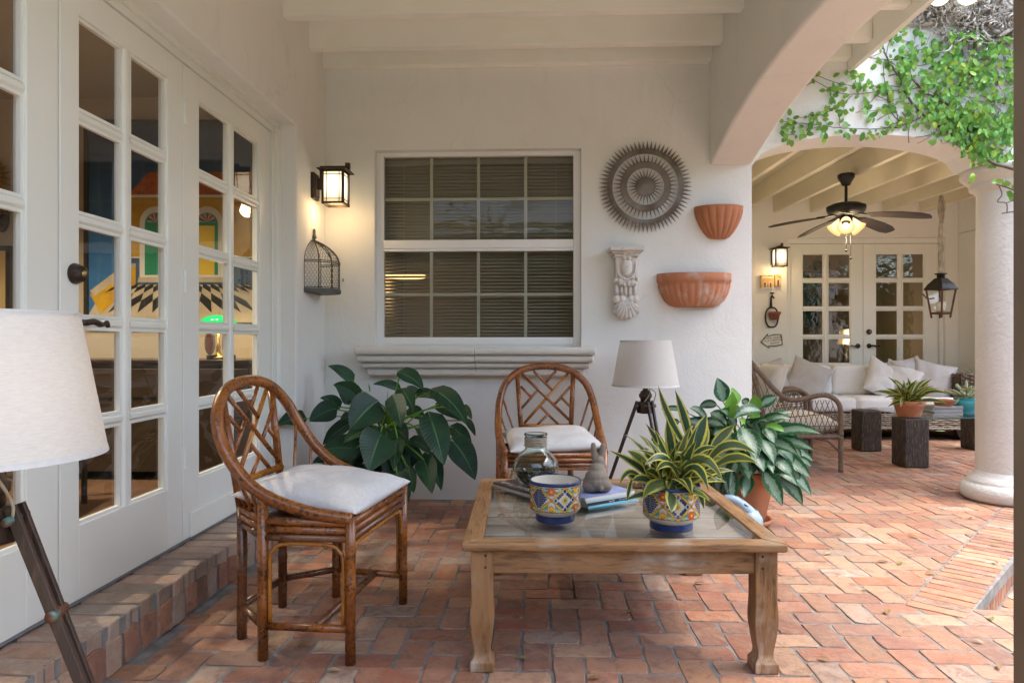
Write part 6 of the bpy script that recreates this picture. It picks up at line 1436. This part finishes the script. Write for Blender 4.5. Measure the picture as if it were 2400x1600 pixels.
m = MB(); c0 = L(350, 960); rx = abs(L(425, 960).x - L(275, 960).x) / 2; hz = abs(L(350, 840).z - L(350, 1080).z) / 2
m.tube([(c0.x + rx * math.copysign(abs(math.cos(a)) ** .75, math.cos(a)), -.03, c0.z + hz * math.copysign(abs(math.sin(a)) ** .85, math.sin(a))) for a in [2 * PI * k / 32 for k in range(32)]], .010, 8, closed=True); m.build('ring', M_IRON, tp, True)
m = MB(); m.tube([L(345, 850), L(345, 780), L(345, 720)], [.018, .014, .011], 10); m.tube([L(345, 720), L(350, 690, .03), L(372, 730, .05)], .011, 8); m.tube([L(357, 700), L(357, 668)], .007, 6); m.tube([L(332, 664), L(382, 664)], .009, 6); m.build('tap', M_IRON, tp, True)
p = L(372, 992, .07); k_ = YF / F / 5.2267
MB().lathe([(0, 0), (48 * k_, 0), (58 * k_, 64 * k_), (72 * k_, 66 * k_), (72 * k_, 97 * k_), (62 * k_, 97 * k_), (55 * k_, 64 * k_), (0, 60 * k_)], 28, tuple(p)).build('pot', M_TERRAD, tp, True)
sg = thing('arrow_sign', 'white arrow sign with a green border pointing left, hand lettered CORAL GABLES A LA HABANA', 'sign', (0, YF, 0))
zq = zoomer(1770, 770, 26.13); G = lambda x, y: (ony(*zq(x, y), YF).x, ony(*zq(x, y), YF).z)
AP = [(320, 820), (745, 300), (785, 445), (1100, 355), (1580, 335), (1670, 985), (1170, 1090), (840, 1085), (850, 1215)]
AP = [(320, 820), (745, 300), (770, 450), (1050, 365), (1300, 330), (1580, 340), (1640, 660), (1670, 985), (1450, 1035), (1200, 1080), (820, 1085), (850, 1215)]
ctr = (1150, 745)
MB().prism([G(*p) for p in AP], -.012, 0, 'y').build('border', simple('sign_green', (.055, .10, .03), .5), sg)
IN = [(390, 820), (705, 425), (735, 500), (1060, 425), (1300, 390), (1520, 395), (1575, 680), (1600, 945), (1440, 980), (1190, 1020), (775, 1030), (775, 1105)]
MB().prism([G(*p) for p in IN], -.0135, -.0122, 'y').build('face', simple('sign_white', (.70, .68, .60), .5), sg)
for s, x, y, sz, rz in (('CORAL GABLES', 1050, 560, .034, .10), ('A LA HABANA', 1050, 715, .033, .10), ('4203KM', 1170, 885, .034, .09)):
    gx_, gz_ = G(x, y); text_part(s, sz, M_BLACK, sg, (gx_, -.0139, gz_), (PI / 2, -rz, 0))

# ================================================================== ROOMS BEHIND THE GLASS
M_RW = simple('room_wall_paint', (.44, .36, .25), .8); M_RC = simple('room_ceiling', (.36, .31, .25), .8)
def room(x0, x1, y0, y1, z0, z1, openside):
    s = .05
    struct(MB().box(x0, x1, y0, y1, z0 - s, z0).build('room_floor', M_FLOORW)); struct(MB().box(x0, x1, y0, y1, z1, z1 + s).build('room_ceiling', M_RC))
    for nm, b in (('W', (x0 - s, x0, y0, y1)), ('E', (x1, x1 + s, y0, y1)), ('S', (x0, x1, y0 - s, y0)), ('N', (x0, x1, y1, y1 + s))):
        if nm != openside: struct(MB().box(*b, z0, z1).build('room_wall', M_RW))
room(-6.0, -1.745, -2.5, 4.99, ZS, 2.92, 'E')
room(-1.6, 1.3, 5.035, 8.2, .1, 2.9, 'S'); room(2.3, 6.2, 8.81, 12.6, .03, 2.75, 'S')
for k, (x, y) in enumerate(((-2.8, 3.4), (-3.55, 3.2), (-4.4, 2.2))):
    t = MB().lathe([(0, 2.914), (.062, 2.914), (.066, 2.918), (0, 2.9195)], 24, (0, 0, 0)).build('ceiling_light', emit('lit_downlight', (1, .84, .62), 1.5), None, True); t.location = (x, y, 0)
    tag(t, ['recessed ceiling light in the room in front of the house painting', 'second recessed ceiling light, farther from the doors', 'recessed ceiling light near the gold sunburst mirror'][k], 'ceiling light', 'recessed lights in the room behind the french doors')
    lamp('downlight', (x, y, 2.88), 36, (1, .84, .64), .05, None, 'SPOT', spot_size=2.2, spot_blend=.6)
# the house painting
zpnt = zoomer(0, 0, 1.0); YP = 4.965
pa = thing('house_painting', 'large painting of a yellow house with green arched doors above a chequered floor', 'painting', (0, YP, 0))
Q = lambda x, y: (ony(x, y, YP).x, ony(x, y, YP).z)
def pp(poly, mi, m, d): m.m = mi; b = m.vs([(Q(*p)[0], -d, Q(*p)[1]) for p in poly]); m.face(range(b, b + len(poly)))
T = NT('painted_night_sky'); gz_ = T.n('ShaderNodeSeparateXYZ'); T.set(gz_.inputs[0], T.coord('Generated')); PB_ = T.done(T.bsdf(T.mix(T.mr(T.noise(T.coord('Object', (.4, 1, 3)), 6, 5), .3, .7, 0, .4), T.mix(T.mr(gz_.outputs[2], .45, .9), (.035, .15, .33), (.012, .025, .07)), (.02, .07, .17)), .45))
PM = [PB_, simple('paint_yellow', (.56, .32, .012), .45, (.40, .20, .012), 7), simple('paint_tile_orange', (.42, .12, .02), .5, (.24, .06, .012), 26), simple('paint_white', (.62, .58, .50), .4), simple('paint_green', (.02, .22, .11), .4), simple('paint_black', (.02, .018, .016), .4), simple('paint_cream', (.50, .41, .28), .4, (.40, .32, .21), 6), simple('paint_slate', (.06, .11, .17), .4, (.03, .06, .11), 8), simple('paint_red', (.45, .07, .03), .4), simple('paint_gold', (.70, .46, .05), .4)]
MB().prism([Q(205, 757), Q(640, 757), Q(640, 290), Q(205, 290)], -.02, 0, 'y').build('canvas', PM[0], pa)
m = MB()
pp([(312, 462), (640, 462), (640, 668), (312, 668)], 1, m, .0205); pp([(304, 458), (352, 405), (600, 405), (640, 458)], 2, m, .0207); pp([(300, 458), (640, 458), (640, 464), (300, 464)], 3, m, .0210)
for k in range(40):
    pp([(306 + k * 9 + (8 - k * .1), 455), (309 + k * 9 + (8 - k * .1), 455), (352 + k * 6.4, 408), (350 + k * 6.4, 408)], 8, m, .0209)
pp([(312, 605), (640, 605), (640, 668), (312, 668)], 7, m, .0209); pp([(312, 602), (640, 602), (640, 606), (312, 606)], 3, m, .0211)
for c in (369, 488):
    w2 = 38
    A = lambda r, y0, y1: [(c - r, y0), (c + r, y0)] + [(c + r * math.cos(PI * k / 12), y1 - r * 1.05 * math.sin(PI * k / 12)) for k in range(13)]
    pp(A(38, 652, 525), 3, m, .0212); pp(A(26, 645, 527), 4, m, .0214); pp(A(20, 522, 522), 6, m, .0216)
    for k in range(5): pp([(c, 522), (c + 20 * math.cos(PI * (k + .1) / 5), 522 - 21 * math.sin(PI * (k + .1) / 5)), (c + 20 * math.cos(PI * (k + .6) / 5), 522 - 21 * math.sin(PI * (k + .6) / 5))], 8 if k % 2 else 0, m, .0218)
    pp([(c - 18, 645), (c + 18, 645), (c + 18, 530), (c - 18, 530)], 9 if c > 400 else 4, m, .0216); pp([(c - 42, 662), (c + 42, 662), (c + 40, 650), (c - 40, 650)], 6, m, .0217)
pp([(215, 690), (312, 622), (322, 622), (322, 665), (240, 735)], 1, m, .0213); pp([(215, 682), (300, 618), (322, 618), (322, 624), (225, 695)], 6, m, .0215)
TL = .26
def FL(a, b): return (430 + a * 64 / b, 600 + 64 / b)
for i in range(-30, 31):
    for j in range(-30, 31):
        cs = [((i + di + j + dj) * TL / 2, 1.0 - (i + di - j - dj) * TL / 2) for di, dj in ((0, 0), (1, 0), (1, 1), (0, 1))]
        if (i + j) % 2 == 0 or any(b < .42 or b > 1.0 for a_, b in cs): continue
        P4 = [FL(*c) for c in cs]
        if all(max(214, 255 - (q[1] - 664) * .45) < q[0] < 638 for q in P4): pp(P4, 5, m, .0216)
pp([(255, 664), (640, 664), (640, 757), (213, 757), (213, 735)], 6, m, .0206)
m.build('picture', PM, pa, fix=False)
for b in ([(203, 760), (642, 760), (642, 756), (203, 756)], [(203, 292), (642, 292), (642, 284), (203, 284)], [(203, 757), (212, 757), (212, 290), (203, 290)]): MB().prism([Q(*p) for p in b], -.035, .0, 'y').build('frame', simple('dark_frame3', (.03, .02, .015), .4), pa)
# sideboard, lamp, frames, chair
def PT(x, y, Y): return ony(x, y, Y)
sbd = thing('sideboard', 'dark wooden sideboard below the house painting', 'sideboard', (-2.75, 4.62, ZS))
MB().box(-.95, .90, -.22, .25, .775, .80).build('top', simple('dark_polished_wood', (.035, .02, .012), .25), sbd, bevel=.004); MB().box(-.92, .87, -.20, .24, .06, .774).build('body', simple('dark_wood', (.03, .018, .011), .35, (.045, .027, .016), 12), sbd)
for k in range(3): MB().box(-.88 + k * .585, -.33 + k * .585, -.212, -.2005, .55, .74).build('drawer', simple('dark_wood2', (.036, .021, .012), .35), sbd, bevel=.003)
p = PT(512, 740, 4.6)
bk = thing('banker_lamp', "lit desk lamp with a green glass shade on the sideboard", 'desk lamp', (p.x, 4.6, ZS + .801))
MB().lathe([(0, 0), (.075, 0), (.078, .01), (.05, .02), (.016, .03), (.012, .06), (.016, .08), (.009, .10), (.009, .22), (0, .22)], 24).build('stand', simple('brass2', (.42, .28, .09), .3, Metallic=.9), bk, True)
T = NT('lit_green_glass'); M_GRN = T.done(T.bsdf((.01, .30, .09), .12, None, Emission_Color=(.01, .40, .10, 1), Emission_Strength=.35))
MB().lathe([(1, .225), (.99, .251), (.86, .278), (.55, .294), (.1, .30), (0, .30)], 28, (0, 0, 0), sx=.125, sy=.07).build('shade', M_GRN, bk, True)
MB().lathe([(0, 0), (.11, 0), (.11, .004), (0, .004)], 20, (0, 0, .226), sx=1, sy=.55).build('bulb', emit('lit_tube', (1, .74, .40), .8), bk, True)
lamp('desk_bulb', (0, 0, .20), 1.0, (1, .68, .34), .04, bk)
for k, (x, y, lb) in enumerate(((492, 822, 'oval silver photo frame beside the green desk lamp'), (533, 828, 'second silver photo frame half behind the door bar'))):
    p = PT(x, y, 4.52); t = thing('photo_frame', lb, 'photo frame', (p.x, 4.52, ZS + .8205), -.5)
    o = MB().ell((0, 0, .09), (.062, .006, .082), 24, 10).build('frame', simple('silver', (.5, .48, .45), .2, Metallic=.8), t, True); MB().ell((0, -.005, .09), (.045, .004, .064), 20, 8).build('photo', simple('photo_print', (.20, .06, .04), .3, (.05, .03, .02), 30), t, True); MB().box(-.02, .02, -.012, .05, -.02, .008).build('foot', M_IRON, t)
ch = thing('dining_chair', 'dark wooden chair with a houndstooth seat behind the french door', 'chair', (-2.72, 3.55, ZS), .3)
T = NT('houndstooth'); ck = T.n('ShaderNodeTexChecker'); T.set(ck.inputs['Vector'], T.coord('Object')); ck.inputs['Scale'].default_value = 55; T.set(ck.inputs[1], (.55, .53, .50)); T.set(ck.inputs[2], (.03, .028, .026)); M_HT = T.done(T.bsdf(ck.outputs[0], .85))
pillow(MB(), .46, .44, .12, 10).build('seat_pad', M_HT, ch, True, loc=(0, 0, .50))
M_BW = simple('black_wood', (.02, .015, .012), .35)
for sx in (-1, 1):
    for sy in (-1, 1): MB().tube([(sx * .20, sy * .19, 0), (sx * .20, sy * .19, .44)], .016, 8).build('leg', M_BW, ch, True)
MB().box(-.22, .22, -.21, .21, .41, .445).build('seat', M_BW, ch, bevel=.006)
MB().tube(cr([(-.20, .2, .44), (-.22, .24, .75), (0, .27, .86), (.22, .24, .75), (.20, .2, .44)], 6), .014, 8).build('back_hoop', M_BW, ch, True)
t2 = thing('heron_figure', 'dark bird figure on thin legs standing on the room floor', 'figurine', (-2.18, 3.05, ZS))
MB().tube(cr([(.0, 0, .30), (-.02, 0, .40), (-.05, 0, .50), (-.03, 0, .60), (.05, 0, .62), (.16, 0, .60)], 4), [.07] * 5 + [.05] * 4 + [.028] * 4 + [.022] * 4 + [.006] * 4, 8).build('body', simple('dark_bronze2', (.03, .035, .04), .4), t2, True)
for s in (-.02, .02): MB().tube([(s, 0, 0), (s, 0, .30)], .008, 6).build('leg', M_BW, t2)
YW = 4.97
g = thing('gold_sunburst', 'gilt sunburst mirror on the room wall at the left picture edge', 'mirror', (ony(-28, 420, YW).x, YW, ony(-28, 420, YW).z))
m = MB(); spikes(m, 22, .08, .20, .022, -.01, -.005); annulus(m, .06, .10, -.02, -.004, 32); m.build('rays', simple('gilt', (.45, .30, .07), .35, (.25, .15, .04), 12, Metallic=.6), g)
g = thing('carved_mask', 'carved black and straw mask on the room wall', 'mask', (ony(12, 512, YW).x, YW, ony(12, 512, YW).z))
m = MB(); m.ell((0, -.03, 0), (.05, .04, .11), 12, 10); m.ell((.03, -.05, .05), (.03, .03, .04), 8, 6); m.build('face', simple('mask_black', (.015, .013, .012), .6, (.30, .20, .09), 18, .5, lo=.55, hi=.7), g, True)
g = thing('framed_picture', 'dark framed picture on the room wall at the left picture edge', 'picture frame', (0, YW, 0))
Z = lambda x, y: (ony(x, y, YW).x, ony(x, y, YW).z)
MB().prism([Z(-120, 800), Z(29, 800), Z(29, 577), Z(-120, 577)], -.03, 0, 'y').build('frame', simple('dark_frame4', (.025, .018, .014), .4), g); MB().prism([Z(-110, 790), Z(20, 790), Z(20, 589), Z(-110, 589)], -.0315, -.0302, 'y').build('print', simple('old_print', (.50, .36, .16), .6, (.42, .28, .11), 5), g)
# far room
gF = 'framed pictures on the wall of the distant room'
YR = 12.58
for k, (x0, x1, y0, y1, lb, c) in enumerate(((875, 1058, 278, 428, 'upper dark framed photograph seen through the left distant door', (.16, .13, .14)), (875, 1056, 440, 588, 'middle dark framed photograph seen through the left distant door', (.15, .13, .14)), (655, 815, 400, 632, 'dark framed picture nearest the left stile of the distant door', (.15, .13, .13)), (950, 1140, 598, 745, 'green framed landscape seen through the left distant door', (.10, .15, .10)))):
    a, b = ony(*zf(x0, y0), YR), ony(*zf(x1, y1), YR); t = thing('framed_picture', lb, 'picture frame', (0, YR, 0), 0, gF)
    MB().box(a.x, b.x, -.03, 0, b.z, a.z).build('frame', M_BW, t); MB().box(a.x + .05, b.x - .05, -.032, -.0302, b.z + .05, a.z - .05).build('print', simple('print_%d' % k, c, .4, tuple(v * .4 for v in c), 9), t)
a, b = ony(*zf(770, 660), 12.2), ony(*zf(918, 1060), 12.2)
t = MB().box(a.x, b.x, 12.17, 12.2, b.z, a.z).build('television', simple('tv_black', (.012, .012, .014), .15), None, bevel=.004); tag(t, 'dark television screen standing in the distant room', 'television'); 
p = ony(*zf(1270, 900), 11.5)
t = thing('amber_lamp', 'small lit amber table lamp in the distant room', 'table lamp', (p.x, 11.5, .75)); MB().lathe([(0, 0), (.09, 0), (.05, .05), (.03, .3), (0, .31)], 20).build('stand', M_BW, t, True); MB().lathe([(.14, .30), (.09, .55)], 24).build('shade', M_SHADE, t, True); MB().ell((0, 0, .38), .045, 12, 8).build('bulb', emit('lit_amber_bulb', (1, .55, .16), 3), t, True); lamp('table_bulb', (0, -.2, .42), 2.5, (1, .68, .40), .06, t)
tb = MB().box(p.x - .4, p.x + .4, 11.3, 11.7, .03, .748).build('side_table', M_BW, None, bevel=.004); tag(tb, 'black side table under the amber lamp in the distant room', 'table')
p = ony(1000, 640, 7.6); t = thing('pendant_lamp', 'warm pendant lamp glimpsed through the window blind', 'pendant lamp', (ony(950, 650, 7.2).x, 7.2, ony(950, 650, 7.2).z)); MB().lathe([(0, 0), (.22, 0), (.22, .02), (0, .025)], 28).build('shade', emit('lit_pendant', (1, .66, .28), .5), t, True); MB().tube([(0, 0, .02), (0, 0, 1.0)], .006, 6).build('cord', M_BW, t); lamp('pendant_bulb', (0, 0, -.15), .9, (1, .70, .42), .1, t)

# ================================================================== GARDEN (mirrored in the glass)
def tree(label, loc, h, r, seed, nleaf=1500):
    rr = random.Random(seed); t = thing('garden_tree', label, 'tree', loc, 0, 'trees around the courtyard garden')
    m = MB(); m.tube(cr([(0, 0, -.05), (.1, .05, h * .25), (-.05, .1, h * .5), (.05, 0, h * .8)], 4), [.16 * (1 - k / 16) for k in range(13)], 8)
    for k in range(6): a = k * 1.05; m.tube(cr([(0, 0, h * (.35 + .06 * k)), (math.cos(a) * r * .4, math.sin(a) * r * .4, h * (.5 + .06 * k)), (math.cos(a) * r * .8, math.sin(a) * r * .8, h * (.6 + .05 * k))], 3), [.07, .06, .05, .04, .03, .02, .012], 6)
    m.build('trunk', M_BARK, t, True)
    m = MB(); cl = [(rr.uniform(-r, r) * .75, rr.uniform(-r, r) * .75, h * rr.uniform(.45, .98), rr.uniform(.4, .85)) for _ in range(18)]
    for k in range(nleaf):
        c = rr.choice(cl); d = Vector((rr.gauss(0, 1), rr.gauss(0, 1), rr.gauss(0, .8))) * c[3] * .55; p = Vector(c[:3]) + d; m.r = rr.uniform(.01, .99)
        a = rr.uniform(0, 6.28); L = rr.uniform(.12, .24); e = Vector((math.cos(a), math.sin(a), rr.uniform(-.8, .3))) * L; s = Vector((-e.y, e.x, rr.uniform(-.1, .1))).normalized() * L * .3
        b = m.vs([p, p + e * .5 + s, p + e, p + e * .5 - s]); m.face((b, b + 1, b + 2, b + 3), [(.5, 0), (1, .5), (.5, 1), (0, .5)])
    tag(m.build('crown', M_TREEL, t, fix=False), kind='stuff')
for k, (x, y, h, r) in enumerate(((8.2, -3.2, 6.0, 2.0), (12.5, 1.0, 6.5, 2.3), (6.2, -9.5, 7.0, 2.5), (13.5, -7.5, 7.5, 2.6), (11.0, 6.5, 6.0, 2.0), (-1.5, -11.0, 7.0, 2.4), (9.5, -13, 8, 2.8))):
    tree(['loose leaved tree nearest the courtyard', 'tree beyond the right side of the courtyard', 'tall tree behind the middle of the hedge', 'tree at the far corner of the hedge', 'tree beside the distant porch', 'tree straight behind the camera', 'largest tree at the back of the garden'][k], (x, y, -.36), h, r, k)
def hedge(label, x0, x1, y0, y1, h):
    t = thing('clipped_hedge', label, 'hedge', ((x0 + x1) / 2, (y0 + y1) / 2, -.36), 0, 'clipped hedges round the lawn'); hx, hy = (x1 - x0) / 2, (y1 - y0) / 2
    MB().box(-hx * .96, hx * .96, -hy * .85, hy * .85, 0, h * .95).build('core', simple('hedge_core', (.02, .05, .012), .9), t)
    m = MB()
    for k in range(int(750 * (hx + hy) * max(1, h * .8))):
        p = Vector((R.uniform(-hx, hx), R.uniform(-hy, hy), R.uniform(0, h))); q = R.randrange(3)
        if q == 0: p.z = h
        elif q == 1: p.x = math.copysign(hx, R.random() - .5) if hx < hy else p.x; p.y = p.y if hx < hy else math.copysign(hy, R.random() - .5)
        else: p.y = math.copysign(hy, R.random() - .5) if hx >= hy else p.y; p.x = p.x if hx >= hy else math.copysign(hx, R.random() - .5)
        m.r = R.uniform(.01, .99); a = R.uniform(0, 6.28); e = Vector((math.cos(a), math.sin(a), R.uniform(-.5, .6))) * .09; s = Vector((-e.y, e.x, .02)) * .4
        b = m.vs([p, p + e * .5 + s, p + e, p + e * .5 - s]); m.face((b, b + 1, b + 2, b + 3), [(.5, 0), (1, .5), (.5, 1), (0, .5)])
    tag(m.build('foliage', M_TREEL, t, fix=False), kind='stuff')
hedge('tall clipped hedge along the back of the lawn', -4, 16, -7.0, -6.2, 4.2); hedge('low clipped hedge across the courtyard', 5.5, 12.0, -1.2, -.6, .75); hedge('clipped hedge down the right side of the lawn', 14.6, 15.4, -6, 8, 3.6)

# ================================================================== FALLEN LEAVES
zl = zoomer(1740, 1100, 3.136); LV = [zl(700, 478), zl(905, 488), zl(1250, 492), zl(630, 620), zl(1030, 680), zl(1160, 690), zl(1385, 765), zl(920, 887), zl(1065, 1047), zl(1830, 1098), zl(1885, 1450), zl(1730, 1265), zl(600, 1398), zl(1280, 320), zl(1680, 355), zl(1430, 145), zl(1430, 175), zl(1240, 632), zl(880, 120), zl(1640, 18)]
zl2 = zoomer(400, 1150, 2.94); LV += [zl2(920, 1065), zl2(1780, 645), zl2(1155, 880), zl2(1120, 1240)]
zl3 = zoomer(1060, 980, 2.529); LV += [zl3(1465, 980), zl3(1095, 975), zl3(740, 1075), zl3(865, 1097), zl3(1055, 1150), zl3(410, 1425), zl3(840, 1545)]
M_DRYG = simple('olive_leaf', (.16, .17, .04), .6, (.22, .18, .06), 30); M_DRYP = simple('pale_leaf', (.40, .30, .17), .7, (.30, .21, .10), 30)
for k, (x, y) in enumerate(LV):
    p = onz(x, y, .003); dry_leaf((p.x, p.y, .003), R.uniform(0, 6.28), R.uniform(.036, .058), 'small dry leaf fallen on the bricks of the porch floor', 'dry leaves fallen on the brick floor', (M_DRY, M_DRYG, M_DRY, M_DRYP)[k % 4])
for (x, y) in (zl(1860, 685), zl(1920, 425), zl(1865, 507), zl(1850, 555), zl(2000, 352)):
    p = onz(x, y, .006); dry_leaf((p.x, p.y, .006), R.uniform(0, 6.28), R.uniform(.036, .058), 'small dry leaf lying on the diagonal row of edging bricks', 'dry leaves on the edging bricks', (M_DRYG, M_DRY)[R.randrange(2)])
